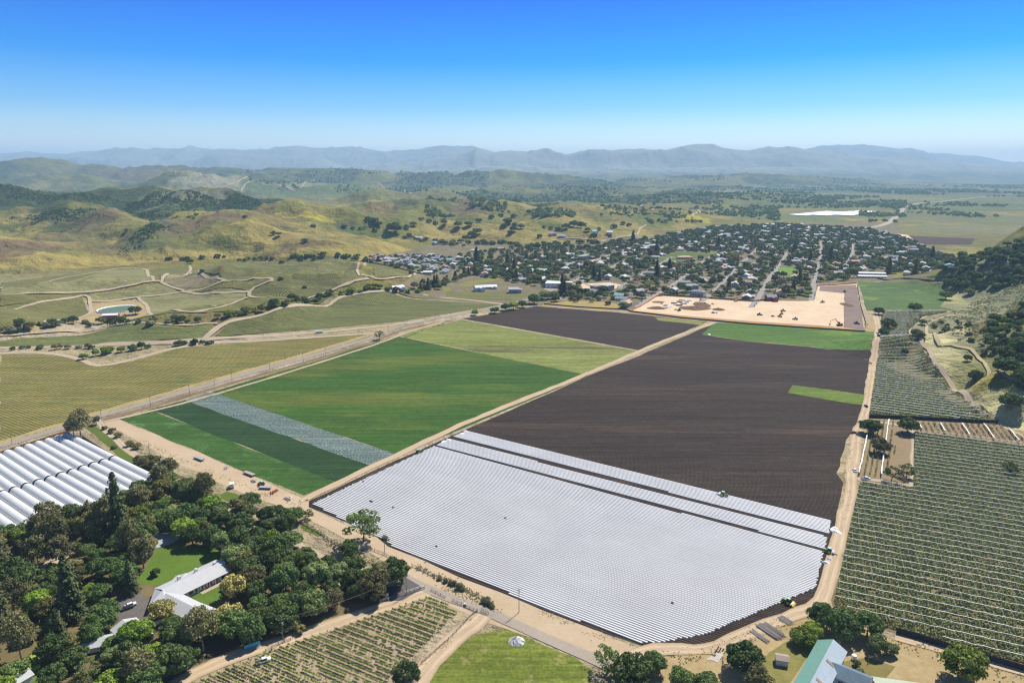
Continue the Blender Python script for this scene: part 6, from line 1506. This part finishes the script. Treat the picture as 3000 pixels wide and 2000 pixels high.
# ---- ranch house, garage, court
sheet('lawn', [(313,1341),(318,1322),(334,1304),(347,1283),(357,1262),(400,1254),(450,1252),(495,1262),(520,1290),(500,1300),(429,1330),(375,1345),(341,1343)], M_LAWN, .10, 10, 'bright mown lawn in front of the ranch house')
sheet('lawn', [(432,1372),(490,1344),(510,1340),(515,1375),(480,1398),(450,1392),(430,1385)], M_LAWN, .11, 10, 'small courtyard lawn behind the ranch house')
sheet('parking_court', [(262,1395),(270,1368),(300,1352),(325,1362),(352,1390),(372,1400),(368,1425),(330,1455),(290,1440),(265,1425)], soil_mat('court_asphalt', (.15,.145,.14), (.24,.23,.21), .5, .2), .12, 10, 'dark asphalt parking court beside the ranch house')
sheet('grove_floor', [(-300,1240),(0,1215),(110,1192),(200,1178),(330,1135),(400,1085),(470,1128),(545,1165),(600,1196),(660,1212),(720,1262),(760,1285),(800,1300),(880,1335),(880,1386),(790,1415),(700,1440),(640,1465),(560,1482),(500,1505),(452,1540),(420,1580),(200,1700),(-300,1700)], soil_mat('leaf_litter', (.12,.115,.05), (.30,.235,.13), .12, .5), .065, 25, 'brown and green leaf litter under the grove trees', rough=5)
for pts, lb in (([(560,1205),(610,1210),(700,1258),(690,1265),(640,1240),(560,1216)], 'grass bank beside the sandy road in the grove'), ([(690,1206),(705,1202),(735,1222),(748,1226),(730,1232),(700,1218)], 'yellow green verge under the rail fence'), ([(780,1330),(800,1310),(825,1325),(800,1345)], 'shaded grass glade behind the dark trees'), ([(520,1128),(560,1140),(575,1158),(545,1160),(500,1140)], 'green patch behind the yard truck'), ([(130,1375),(190,1345),(215,1375),(150,1425)], 'grassy glade left of the parking court'), ([(20,1555),(60,1540),(110,1545),(60,1600),(0,1600)], 'bright lawn behind the clipped hedge')):
    sheet('grass_strip', pts, M_GRASS if 'bright' not in lb else M_LAWN, .10, 10, lb, rough=1.5)
sheet('patio', [(352,1226),(400,1222),(418,1232),(400,1246),(354,1260),(346,1240)], plain('pool_deck', (.34, .36, .38), .8, .2, .5), .13, 10, 'grey shaded patio above the lawn')
sheet('sandy_clearing', [(90,1300),(120,1280),(150,1262),(175,1268),(130,1300),(100,1330)], M_PALE, .1, 10, 'sandy clearing with a path among the left trees', rough=1)
RH = 5.2
def wing_roof(e, a, b, W, h, hr, hipend=False):
    c = (a + b) / 2; d = b - a; L = math.hypot(d[0], d[1]); rz = math.atan2(d[1], d[0]); inv = Vector((c[0] - e.location.x, c[1] - e.location.y, 0))
    w = MB(); gwalls(w, L, W, h, hr, gab=not hipend); o = w.build('wall', RW['wall'][1], e); o.location = inv; o.rotation_euler = (0, 0, rz)
    r = MB(); (hip if hipend else gable)(r, L, W, h, hr, over=.9); o = r.build('roof', M_RW, e); o.location = inv; o.rotation_euler = (0, 0, rz)
    return c, rz, L
A0, A1, Bm, B2, B3 = lift(376,1352,RH), lift(509,1289,RH), lift(392,1374,RH), lift(441,1390,RH), lift(486,1408,RH)
rh = empty('ranch_house', ((A0 + A1) / 2)); 
c1, rz1, Lh = wing_roof(rh, A0, A1, 12.5, 3.2, 2.3)
wing_roof(rh, lift(352,1362,RH), lift(392,1356,RH), 12, 3.2, 2.1, True)
wing_roof(rh, lift(384,1362,RH), B2, 8.5, 3.0, 2.0); wing_roof(rh, B2, B3, 8.5, 3.0, 2.0, True); wing_roof(rh, lift(425,1318,RH-1), lift(412,1330,RH-.5), 8, 2.8, 1.5)
dv = (A1 - A0) / np.linalg.norm(A1 - A0); nv = np.array([-dv[1], dv[0], 0]); nv = nv if nv[1] < 0 else -nv
for k in range(6):
    p = A0 + dv * (Lh * (.42 + .1 * k)) + nv * 7.0; q = MB(); q.box((0, 0, 1.5), (.25, .25, 3.0)); o = q.build('porch_post', M_WP, rh); o.location = Vector(p) - rh.location
for t_, s in ((.30, -2.5), (.58, -2.0), (.88, -.4)):
    p = A0 + dv * Lh * t_ + nv * s; q = MB(); q.box((0, 0, 4.6), (1.3, 1.1, 3.2)); q.box((0, 0, 6.3), (.9, .7, .4)); o = q.build('chimney', M_WP, rh); o.location = Vector(p) - rh.location; o.rotation_euler = (0, 0, rz1)
q = MB(); q.box((0, 0, .12), (Lh * .45, 2.2, .24)); o = q.build('porch', M_PALE, rh); o.location = Vector(A0 + dv * Lh * .66 + nv * 8.4) - rh.location; o.rotation_euler = (0, 0, rz1)
for k in range(7):
    p = A0 + dv * (Lh * (.2 + .11 * k)) + nv * 6.33; q = MB(); q.box((0, 0, 1.6), (2.0, .12, 1.7)); o = q.build('window', M_GLASS, rh); o.location = Vector(p) - rh.location; o.rotation_euler = (0, 0, rz1)
tag(rh, 'long white roofed ranch house with angled wings beside the lawn', 'house')
g0, g2 = lift(283, 1423, 4.6), lift(322, 1458, 4.6); gc = (g0 + g2) / 2; dd = g2 - g0
gable_thing('garage', 'white roofed garage at the edge of the parking court', gc, math.hypot(*dd[:2]), 9, 2.9, 1.7, math.atan2(dd[1], dd[0]), [RW['wall'][1], M_RW, M_RW], 'garage')
gable_thing('outbuilding', 'pale outbuilding half hidden in the bottom corner trees', lift(8, 1560, 4), 14, 9, 3, 1.6, R(60), [RW['wall'][1], M_RW, M_RW])
gable_thing('outbuilding', 'small grey outbuilding beneath the trees near the garage', lift(220, 1468, 3.5), 10, 6, 2.6, 1.2, R(20), [RW['wall'][1], M_RW, M_RW])
gable_thing('pavilion', 'green roofed pavilion at the patio above the lawn', lift(325, 1258, 3.4), 9, 6, 2.6, 1, R(30), [RW['wall'][1], RW['roof'][6], RW['roof'][6]], 'pavilion')
wall_line('garden_wall', [(328,1452),(346,1442),(372,1428)], 1.6, .4, M_WP, 'white curved garden wall below the parking court', 'wall')
wall_line('clipped_hedge', [(56,1548),(92,1530),(72,1508)], 1.5, 1.6, LM['bright'], 'clipped green hedge in the bottom corner garden', 'hedge')
def panel(vx, vy, L, h, rz, mat, label, name, cat):
    e = empty(name, g1(vx, vy), rz); b = MB(); b.box((0, 0, h / 2 + .3), (L, .12, h)); b.build('panel', mat, e)
    for s in (-1, 1): q = MB(); q.tube((s * L * .4, .12, 0), (s * L * .4, .12, h + .3), .06, .06, 6); q.build('post', POSTM, e)
    tag(e, label, cat)
panel(580, 1486, 6, 1.6, A((565,1488),(595,1478)), plain('turquoise', (.10, .45, .55), .6), 'turquoise banner panel on the grove fence', 'banner_panel', 'banner')
# ================================================================== vehicles and machines
TYRE = plain('tyre_rubber', (.03, .03, .03), .9); RIMY = plain('yellow_rim', (.70, .50, .04), .5); JG = plain('tractor_green', (.05, .24, .06), .4, .1); JR = plain('pale_green_cab_roof', (.32, .55, .42), .5); STEEL = plain('worn_steel', (.33, .33, .34), .6, .25, 1); REDM = plain('rusty_red', (.36, .09, .05), .7, .25); CARW = plain('white_car_paint', (.72, .73, .74), .3, .03); CARD = plain('dark_car_paint', (.05, .055, .07), .3, .05); CARG = plain('grey_car_paint', (.30, .31, .33), .3, .05); CARR = plain('maroon_car_paint', (.18, .05, .05), .3, .05); YEL = plain('machine_yellow', (.62, .40, .05), .5, .1); ORG = plain('excavator_orange', (.62, .24, .05), .5, .1); GLS = plain('cab_glass', (.07, .09, .11), .1, .1, 1, .6); BLUE = plain('blue_paint', (.05, .15, .45), .5)
def wheel(e, x, y, r, w, rim=None, name='wheel'):
    b = MB(); b.tube((x, y - w / 2, r), (x, y + w / 2, r), r, r, 14); o = b.build(name, TYRE, e)
    q = MB(); q.tube((x, y - w / 2 - .02, r), (x, y + w / 2 + .02, r), r * .6, r * .6, 10); q.build('rim', rim or STEEL, o)
def tractor(loc, rz, label, imp=None):
    e = empty('tractor', loc, rz); b = MB(); b.box((.9, 0, 1.25), (2.3, .95, .8), taper=.85); b.box((-.6, 0, 1.0), (1.6, 1.0, .7)); b.build('body', JG, e)
    c = MB(); c.box((-.7, 0, 2.0), (1.4, 1.35, 1.3), taper=.85); c.build('cab', GLS, e); r = MB(); r.box((-.7, 0, 2.74), (1.7, 1.6, .2), taper=.85); r.build('cab_roof', JR, e)
    ex = MB(); ex.tube((.6, .35, 1.5), (.6, .35, 2.7), .06, .06, 6); ex.build('exhaust', STEEL, e)
    for s in (-1, 1): wheel(e, -.9, s * .95, .95, .5, RIMY); wheel(e, 1.5, s * .85, .68, .4, RIMY)
    if imp == 'spreader':
        q = MB(); q.box((-2.5, 0, .9), (.9, 3.2, .25)); q.box((-3.1, 0, .6), (.3, 3.4, .5))
        for k in range(-2, 3): q.box((-3.3, k * .7, .4), (.7, .25, .5))
        q.build('film_layer', RIMY, e); q = MB(); q.tube((-2.6, -1.3, 1.15), (-2.6, 1.3, 1.15), .3, .3, 10); q.build('film_roll', M_WHITE, e)
    elif imp == 'layer':
        q = MB(); q.box((-2.6, 0, .8), (1.2, 2.2, .4)); q.box((-3.8, 0, .5), (1.6, .3, .3)); q.box((-4.4, 0, .5), (.3, 1.8, .4)); q.build('film_layer', STEEL, e); q = MB(); q.tube((-2.6, -1, 1.3), (-2.6, 1, 1.3), .35, .35, 10); q.build('film_roll', M_WHITE, e)
    tag(e, label, 'tractor', 'green tractors'); return e
RA = ROWANG
tractor(g1(1663, 1139), RA, 'green tractor laying film on the upper plastic band', 'layer')
tractor(g1(1900, 1268), RA + math.pi, 'green tractor at the right end of the plastic rows', 'layer')
tractor(g1(1806, 1384), RA + math.pi - .2, 'green tractor with a yellow implement on the bottom soil edge', 'spreader')
tractor(g1(600, 1114), R(150), 'green tractor parked in the dirt yard beside the leafy crop')
tractor(g1(963, 1040), R(40), 'small dark green tractor on the straight dirt road', None)
def car(loc, rz, mat, label, kind='car', group=None):
    e = empty('pickup_truck' if kind == 'pickup' else 'parked_car', loc, rz); L = 5.6 if kind == 'pickup' else 4.6; W = 1.9
    b = MB(); b.box((0, 0, .75), (L, W, .65), taper=.97); b.build('body', mat, e)
    if kind == 'pickup':
        c = MB(); c.box((.35, 0, 1.42), (2.3, 1.7, .75), taper=.78); c.build('cabin', GLS, e); r = MB(); r.box((.35, 0, 1.83), (1.75, 1.3, .08)); r.build('cab_roof', mat, e)
        d = MB(); d.box((-1.85, 0, 1.10), (1.7, 1.5, .06)); d.build('cargo_bed', CARD, e)
    else:
        c = MB(); c.box((-.15, 0, 1.35), (2.7, 1.65, .6), taper=.76); c.build('cabin', GLS, e); r = MB(); r.box((-.15, 0, 1.69), (2.0, 1.25, .08)); r.build('roof_panel', mat, e)
    for s in (-1, 1): wheel(e, L * .32, s * W * .46, .37, .25); wheel(e, -L * .32, s * W * .46, .37, .25)
    for s in (-1, 1): q = MB(); q.box((L / 2 + .01, s * .65, .85), (.06, .35, .18)); q.build('headlight', M_WP, e)
    tag(e, label, 'pickup' if kind == 'pickup' else 'car', group); return e
car(g1(1988, 1101), R(8), CARW, 'white pickup at the foot of the lengthwise berry rows', 'pickup')
car(g1(1963, 1082), R(75), CARW, 'white car on the dirt road beside the berry rows')
car(g1(1960, 995), R(20), CARR, 'maroon car parked at the edge of the ploughed field')
car(g1(1989, 934), R(80), CARD, 'dark car driving on the dirt road past the green strip')
car(g1(2015, 766), R(80), CARW, 'white car under the oaks on the dirt road'); car(g1(2018, 771), R(80), CARD, 'dark car behind the white one under the oaks')
car(g1(2110, 796), R(120), CARG, 'grey pickup on the curving farm track', 'pickup')
car(g1(935, 745), HWD, CARW, 'white car on the highway before the bend'); car(g1(293, 1398), R(40), CARD, 'dark car under the palm of the parking court'); car(g1(300, 1392), R(40), CARW, 'white car on the parking court')
car(g1(605, 1520), R(30), CARW, 'white utility cart on the vine track', 'pickup')
car(g1(450, 626), R(60), CARW, 'white van on the vineyard track crossing')
car(g1(1012, 1318), R(0), CARD, 'x') if False else None
def truck(loc, rz, label, box=M_WP, cabm=CARW, L=7):
    e = empty('box_truck', loc, rz); b = MB(); b.box((-.9, 0, 1.9), (L - 2, 2.3, 2.2)); b.build('cargo_box', box, e); c = MB(); c.box((L / 2 - .9, 0, 1.4), (1.8, 2.1, 1.8), taper=.85); c.build('cab', cabm, e)
    w = MB(); w.box((L / 2 - .25, 0, 1.75), (.5, 1.75, .7)); w.build('windscreen', GLS, e)
    for s in (-1, 1): wheel(e, L * .33, s, .48, .3); wheel(e, -L * .3, s, .48, .3)
    tag(e, label, 'truck')
truck(g1(733, 765), A((700,768),(784,760)), 'white tanker truck on the wide farm track', L=8); truck(g1(533, 1118), R(110), 'white box truck in the dirt yard', L=5.5)
def trailer(loc, rz, mat, L, label):
    e = empty('flat_trailer', loc, rz); b = MB(); b.box((0, 0, 1.1), (L, 2.4, .5)); b.box((-L / 2 - .7, 0, .7), (1.5, .2, .15)); b.build('deck', mat, e)
    for s in (-1, 1):
        for x in (-.3, .3): wheel(e, x * L, s * 1.0, .45, .25)
    tag(e, label, 'trailer')
YD = A((400,1030),(680,1140))
trailer(g1(458, 1055), YD, STEEL, 9, 'grey flat trailer by the upper yard trees'); trailer(g1(573, 1090), YD, LOG, 9, 'wooden flat trailer in the middle of the dirt yard'); trailer(g1(610, 1122), YD + .5, STEEL, 7, 'grey pipe trailer next to the parked tractor')
def harrow(loc, rz, mat, label, n=6, L=4, seed=0):
    e = empty('harrow', loc, rz); b = MB(); b.box((0, 0, .7), (.2, L, .18)); b.box((-1.2, 0, .7), (.2, L, .18)); b.box((-.6, 0, .72), (1.4, .2, .15)); b.box((.9, 0, .7), (1.8, .18, .15)); b.build('frame', mat, e)
    for k in range(n): q = MB(); y = -L / 2 + L * (k + .5) / n; q.tube((-.1, y - .08, .35), (-.1, y + .08, .35), .35, .35, 9); q.tube((-1.2, y - .08, .35), (-1.2, y + .08, .35), .35, .35, 9); q.build('disc', mat, e)
    tag(e, label, 'harrow')
harrow(g1(521, 1075), .3, STEEL, 'grey disc harrow between the two trailers'); harrow(g1(584, 1105), .8, STEEL, 'dark harrow behind the parked tractor'); harrow(g1(627, 1132), .4, REDM, 'rusty red harrow in the dirt yard'); harrow(g1(634, 1129), -.4, REDM, 'second rusty red harrow nearer the crop'); harrow(g1(662, 1146), .9, STEEL, 'grey harrow at the lower end of the yard', 8, 5)
def excavator(loc, rz, label, s=1.0, mat=None):
    e = empty('excavator', loc, rz); e.scale = (s, s, s); m = mat or ORG
    for y in (-1.3, 1.3): q = MB(); q.box((0, y, .45), (4.4, .6, .9), taper=.85); q.build('track', TYRE, e)
    b = MB(); b.box((-.5, 0, 1.6), (3.4, 2.6, 1.2), taper=.95); b.build('body', m, e); c = MB(); c.box((.7, .8, 2.6), (1.5, 1.0, 1.4), taper=.9); c.build('cab', GLS, e)
    a = MB(); a.tube((1.0, -.3, 1.9), (3.4, -.3, 5.4), .35, .25, 6); a.tube((3.4, -.3, 5.4), (6.6, -.3, 3.9), .26, .2, 6); k = a.build('boom', m, e)
    q = MB(); q.tube((6.6, -.3, 3.9), (7.2, -.3, 1.4), .18, .14, 6); q.box((7.1, -.3, 1.0), (1.1, 1.2, 1.0), taper=.7); q.build('bucket', STEEL, k)
    tag(e, label, 'excavator')
excavator(g1(1928, 748), R(170), 'orange excavator at the bottom edge of the building site', 1.5); excavator(g1(1690, 692), R(60), 'orange excavator at the fence by the dug trench', 1.3)
def loader(loc, rz, mat, label):
    e = empty('wheel_loader', loc, rz); b = MB(); b.box((-.6, 0, 1.6), (4, 2.4, 1.3), taper=.9); b.build('body', mat, e); c = MB(); c.box((.2, 0, 2.8), (1.6, 1.6, 1.3), taper=.9); c.build('cab', GLS, e); q = MB(); q.box((3.2, 0, .8), (1.2, 3, 1.2), taper=.7); q.tube((1.2, 0, 1.6), (3, 0, 1), .25, .2, 6); q.build('bucket', mat, e)
    for s in (-1, 1): wheel(e, 1.5, s * 1.2, .85, .6); wheel(e, -1.9, s * 1.2, .85, .6)
    tag(e, label, 'wheel loader', 'machines of the building site')
for k, (a, b, m, l) in enumerate([(1798,715,YEL,'yellow loader, upper one of three in a line on the pale site'),(1795,722,YEL,'yellow loader, middle one of three in a line on the pale site'),(1791,728,YEL,'yellow loader, lowest of three in a line on the pale site'),(1827,734,CARD,'dark loader near the lower bank of the site'),(1889,695,YEL,'yellow loader on the upper right part of the site'),(1940,671,REDM,'reddish loader on the grey stripped soil'),(1967,744,CARD,'dark loader at the bottom of the grey soil'),(1744,724,CARD,'small dark loader in the middle of the site'),(1560,714,CARD,'dark loader beside the brown earth mound'),(1619,700,YEL,'yellow loader near the upper site fence')]): loader(g1(a, b), k * .9, m, l)
for k, (a, b, m, l) in enumerate([(1638,719,CARD,'dark car beside a white van on the building site'),(1646,719,CARW,'white van beside a dark car on the building site'),(1637,699,CARW,'white van near the trench of the building site'),(1552,712,CARW,'white van between the earth mounds'),(1520,698,CARG,'grey car by the pipe stacks on the site'),(1775,727,BLUE,'blue portable cabin sized car on the pale site')]): car(g1(a, b), k * 1.1, m, l)
def mound(vx, vy, rx, ry, h, mat, label):
    p = g1(vx, vy); rg = np.random.default_rng(int(vx * 3)); vs = [(0, 0, h)]; m = 18; fs = []
    for i, q in enumerate((.35, .7, 1)):
        for j in range(m): a = 2 * math.pi * j / m; k = q * rg.uniform(.85, 1.15); vs.append((rx * k * math.cos(a), ry * k * math.sin(a), max(0, h * (1 - q) ** .8 * rg.uniform(.7, 1.2)) - (.1 if i == 2 else 0)))
    fs = [(0, 1 + j, 1 + (j + 1) % m) for j in range(m)]
    for i in range(2):
        for j in range(m): fs.append((1 + i * m + j, 1 + (i + 1) * m + j, 1 + (i + 1) * m + (j + 1) % m, 1 + i * m + (j + 1) % m))
    b = MB(); b.add(vs, fs); tag(b.build('earth_mound', mat, None, p), label, 'earth mound')
EM = soil_mat('dug_earth', (.16, .10, .07), (.30, .20, .13), .3)
mound(1509, 708, 14, 10, 3, EM, 'brown earth mound at the tip of the site'); mound(1650, 711, 9, 8, 2.5, EM, 'round brown earth mound in the open site'); mound(1596, 708, 22, 16, 3.5, EM, 'long brown spoil heap below the trench'); mound(1612, 700, 12, 20, 3, EM, 'brown spoil heap beside the dug trench'); mound(1945, 700, 8, 16, 2, EM, 'dark spoil heap on the grey stripped soil'); mound(1512, 694, 10, 8, 1.5, EM, 'low grey heap by the corner street')
rg = np.random.default_rng(31)
for k, (a, b) in enumerate([(1566,690),(1572,692),(1560,694),(1578,694),(1552,700),(1560,702),(1570,698),(1536,706),(1548,697),(1528,702),(1583,691)]):
    q = MB(); n = 6
    for i in range(n): q.tube((-4, (i - n / 2) * .7, .5 + .5 * (i % 2)), (4, (i - n / 2) * .7, .5 + .5 * (i % 2)), .35, .35, 6)
    o = q.build('pipe_stack', [STEEL, M_WP, CARD][k % 3], None, g1(a, b), rg.uniform(0, 3)); tag(o, 'stack of pipes stored at the left part of the building site', 'pipe stack', 'pipe stacks on the building site')
SF = plain('site_fence_mesh', (.24, .10, .06), .9, .4, .3); SFB = plain('dark_silt_fence', (.06, .045, .04), .9, .3, .3); SFO = plain('orange_barrier', (.62, .18, .08), .8, .3, .3)
wall_line('site_fence', [(1440,712),(1449,716),(1568,731),(1725,745),(1860,754),(1986,762),(1989,744),(1976,700),(1969,655)], 1.6, .4, SFB, 'dark silt fence along the bottom of the building site', 'fence')
wall_line('site_fence', [(1250,699),(1330,706),(1440,712)], 1.6, .4, SFB, 'dark silt fence between the golden meadow and the black field', 'fence')
wall_line('site_fence', [(1452,713),(1475,702),(1507,681),(1525,678)], 1.6, .4, SFO, 'orange mesh fence at the tip of the building site', 'fence')
wall_line('site_fence', [(1525,678),(1613,684),(1731,692),(1764,689)], 1.8, .4, SF, 'reddish brown fence between the site and the houses', 'fence')
wall_line('site_fence', [(1876,657),(1920,655),(1967,650)], 1.6, .4, SFO, 'orange fence at the school end of the building site', 'fence')
wall_line('property_fence', [(2014,640),(2090,641),(2180,645),(2190,641),(2180,634)], 2, .5, plain('dark_hedge_fence', (.07, .07, .05), .9, .3, .3), 'dark fence around the last house before the wooded hill', 'fence')
wall_line('estate_wall', [(828,600),(900,612),(960,628),(990,632)], 2, .5, plain('brown_wall', (.20, .15, .12), .9, .3, .3), 'brown wall in front of the housing estate', 'wall')
# pond with rim, red barn
pc = g1(270, 711); b_ = g1(308, 711); t_ = g1(270, 705); rx = abs(b_[0] - pc[0]); ry = 24
n = 40; ring = MB(); th = [2 * math.pi * i / n for i in range(n)]
z0 = float(max(height([pc[0]], [pc[1]])[0], 0)) + .7
wat = NT('pond_water'); nn = wat.noise(wat.coord(), .05, 3); M_WAT = wat.finish(wat.mix(wat.ramp(nn, [(.45, 0), (.6, 1)]), (.10, .15, .03), (.11, .18, .06)), .25, None, spec=.3)
w = MB(); w.add([(rx * math.cos(a), ry * math.sin(a), 0) for a in th], [tuple(range(n))]); o = w.build('pond_water', M_WAT, None, (pc[0], pc[1], z0)); o['kind'] = 'structure'; o['label'] = 'green water of the farm pond'
for i in range(n):
    a, b = th[i], th[(i + 1) % n]; q = [((rx + k) * math.cos(x), (ry + k) * math.sin(x)) for x in (a, b) for k in (0, 1.6)]
    ring.add([(q[0][0], q[0][1], .05), (q[1][0], q[1][1], .8), (q[3][0], q[3][1], .8), (q[2][0], q[2][1], .05)], [(0, 1, 2, 3)]); ring.add([(q[1][0], q[1][1], .8), (q[1][0], q[1][1], -1), (q[3][0], q[3][1], -1), (q[3][0], q[3][1], .8)], [(0, 1, 2, 3)])
tag(ring.build('pond_liner', M_WHITE, None, (pc[0], pc[1], z0)), 'white liner rim around the farm pond', 'pond liner')
simple_building('red_barn', 'dark red barn with a white roof below the farm pond', 256, 733, 17, 9, 6, 1.5, R(12), RW['wall'][4], 7, nwin=4, cat='barn')
loader(g1(287, 727), .4, REDM, 'red machine parked next to the red barn'); car(g1(296, 725), .7, CARW, 'white vehicle parked beyond the red barn')
# loose film, bales
for k, (a, b, s, l) in enumerate([(1917,1213,2.2,'crumpled white film heap beside the dirt road, upper one'),(1921,1221,3.4,'long crumpled white film heap beside the dirt road'),(1897,1292,2.0,'small white film scrap below the end tractor'),(1905,1284,1.6,'tiny white film scrap near the end tractor'),(1070,991,2.4,'white film bundle at the road end of the upper band'),(1060,996,2.4,'second white film bundle by the dirt road'),(1030,1010,2.4,'white film bundle at the middle band'),(1019,1014,2.6,'white film bundle on a cart at the middle band'),(667,1141,1.0,'white crate at the lower end of the yard'),(1629,768,3.0,'white trailer box on the corner of the upper green strip'),(1066,1390,1.6,'white pump box at the vine fence')]):
    rg = np.random.default_rng(k + 60); q = MB(); m = 10; vs = [(0, 0, .9)] + [(s * .5 * rg.uniform(.8, 1.1) * math.cos(j * .628), s * .3 * math.sin(j * .628), rg.uniform(.5, .9)) for j in range(m)] + [(s * rg.uniform(.8, 1.1) * math.cos(j * .628), s * .55 * math.sin(j * .628), 0) for j in range(m)]
    fs = [(0, 1 + j, 1 + (j + 1) % m) for j in range(m)] + [(1 + j, 1 + m + j, 1 + m + (j + 1) % m, 1 + (j + 1) % m) for j in range(m)]
    q.add(vs, fs); tag(q.build('film_bundle', M_WHITE, None, g1(a, b), rg.uniform(0, 3)), l, 'film bundle')
# cars in the town streets
rg = np.random.default_rng(12); cn = 0
for si, s in enumerate(STREETS[:7]):
    L = dens(smooth_line(world_poly(s), 10), 17, False)
    for i in range(1, len(L) - 1):
        if rg.random() > .5: continue
        d = L[i + 1] - L[i]; a = math.atan2(d[1], d[0]); side = rg.choice([-1, 1]); m = [CARW, CARG, CARD, CARW][rg.integers(4)]
        p = (L[i][0] - math.sin(a) * side * 3.2, L[i][1] + math.cos(a) * side * 3.2, .35)
        q = MB(); q.box((0, 0, .75), (4.5, 1.85, .7), taper=.96); q.box((-.2, 0, 1.35), (2.6, 1.6, .6), m=1, taper=.78)
        o = q.build('parked_car', [m, GLS], None, p, a); tag(o, '%s car parked along a town street' % {CARW: 'white', CARG: 'grey', CARD: 'dark'}[m], 'car', '%s cars parked along the town streets' % {CARW: 'white', CARG: 'grey', CARD: 'dark'}[m]); cn += 1
print('cars', cn)
WEEDM = leaf_mat('weed_leaves', [(.20,.19,.07), (.30,.27,.11), (.22,.21,.08)], trans=.2)
# weeds and tufts along the verges, countless
def weeds(pv, width, n, rad, mat, label, seed):
    L = dens(smooth_line(world_poly(pv), 4), 1.5, False); rg = np.random.default_rng(seed); i = rg.integers(0, len(L), n)
    X = L[i, 0] + rg.normal(size=n) * width; Y = L[i, 1] + rg.normal(size=n) * width; k = fbm(X / 5, Y / 5, 3, seed) > .42; X = X[k]; Y = Y[k]
    X = X[::2]; Y = Y[::2]
    mass_mesh('weeds', np.column_stack([X, Y, height(X, Y) + .02, rg.uniform(*rad, len(X)) * .5]), label, 10, mat, seed, .6, .5)
weeds([(946,1297),(1003,1323),(1060,1349),(1110,1378),(1135,1398)], 1.3, 1500, (.2, .7), WEEDM, 'weeds growing along the lane fence', 1)
weeds([(1020,1345),(1060,1366),(1110,1390),(1140,1408)], 1.8, 900, (.15, .5), WEEDM, 'dry tufts between the fence and the lane', 2)
weeds([(1090,1405),(1060,1440),(1000,1497),(968,1524)], .8, 700, (.15, .5), WEEDM, 'weeds under the long vine fence', 3)
weeds([(300,960),(420,930),(560,890),(700,848),(860,798),(1020,742)], 1.6, 2600, (.3, .9), WEEDM, 'weeds in the highway ditch', 4)
weeds([(690,1200),(730,1222),(770,1248),(850,1290)], 1.5, 900, (.2, .7), WEEDM, 'weeds under the grove rail fence', 5)
weeds([(1360,1530),(1420,1530),(1560,1510),(1640,1496),(1725,1460),(1800,1430)], 2.2, 1600, (.15, .6), WEEDM, 'weeds on the yard side of the dirt road', 6)
weeds([(310,1005),(400,1048),(500,1092),(620,1140),(690,1160)], 1.5, 1200, (.15, .5), WEEDM, 'weeds along the lower edge of the leafy crop', 7)
weeds([(1937,1192),(1945,1150),(1942,1100),(1950,1060),(1965,1000),(1980,960),(1992,890),(2004,830)], 1.6, 1600, (.15, .6), WEEDM, 'weeds along the edge of the ploughed field', 8)
weeds([(20,1012),(160,972),(300,932),(500,870),(700,810),(850,768)], 1.2, 2200, (.2, .6), WEEDM, 'weeds on the far verge of the highway', 9)
weeds([(2065,1472),(2200,1512),(2352,1560)], 3, 900, (.2, .7), WEEDM, 'tufts along the berry field track', 10)
weeds([(1250,1405),(1330,1440),(1400,1468),(1460,1490)], 1.2, 700, (.15, .45), WEEDM, 'sparse weeds along the lower soil margin', 11)
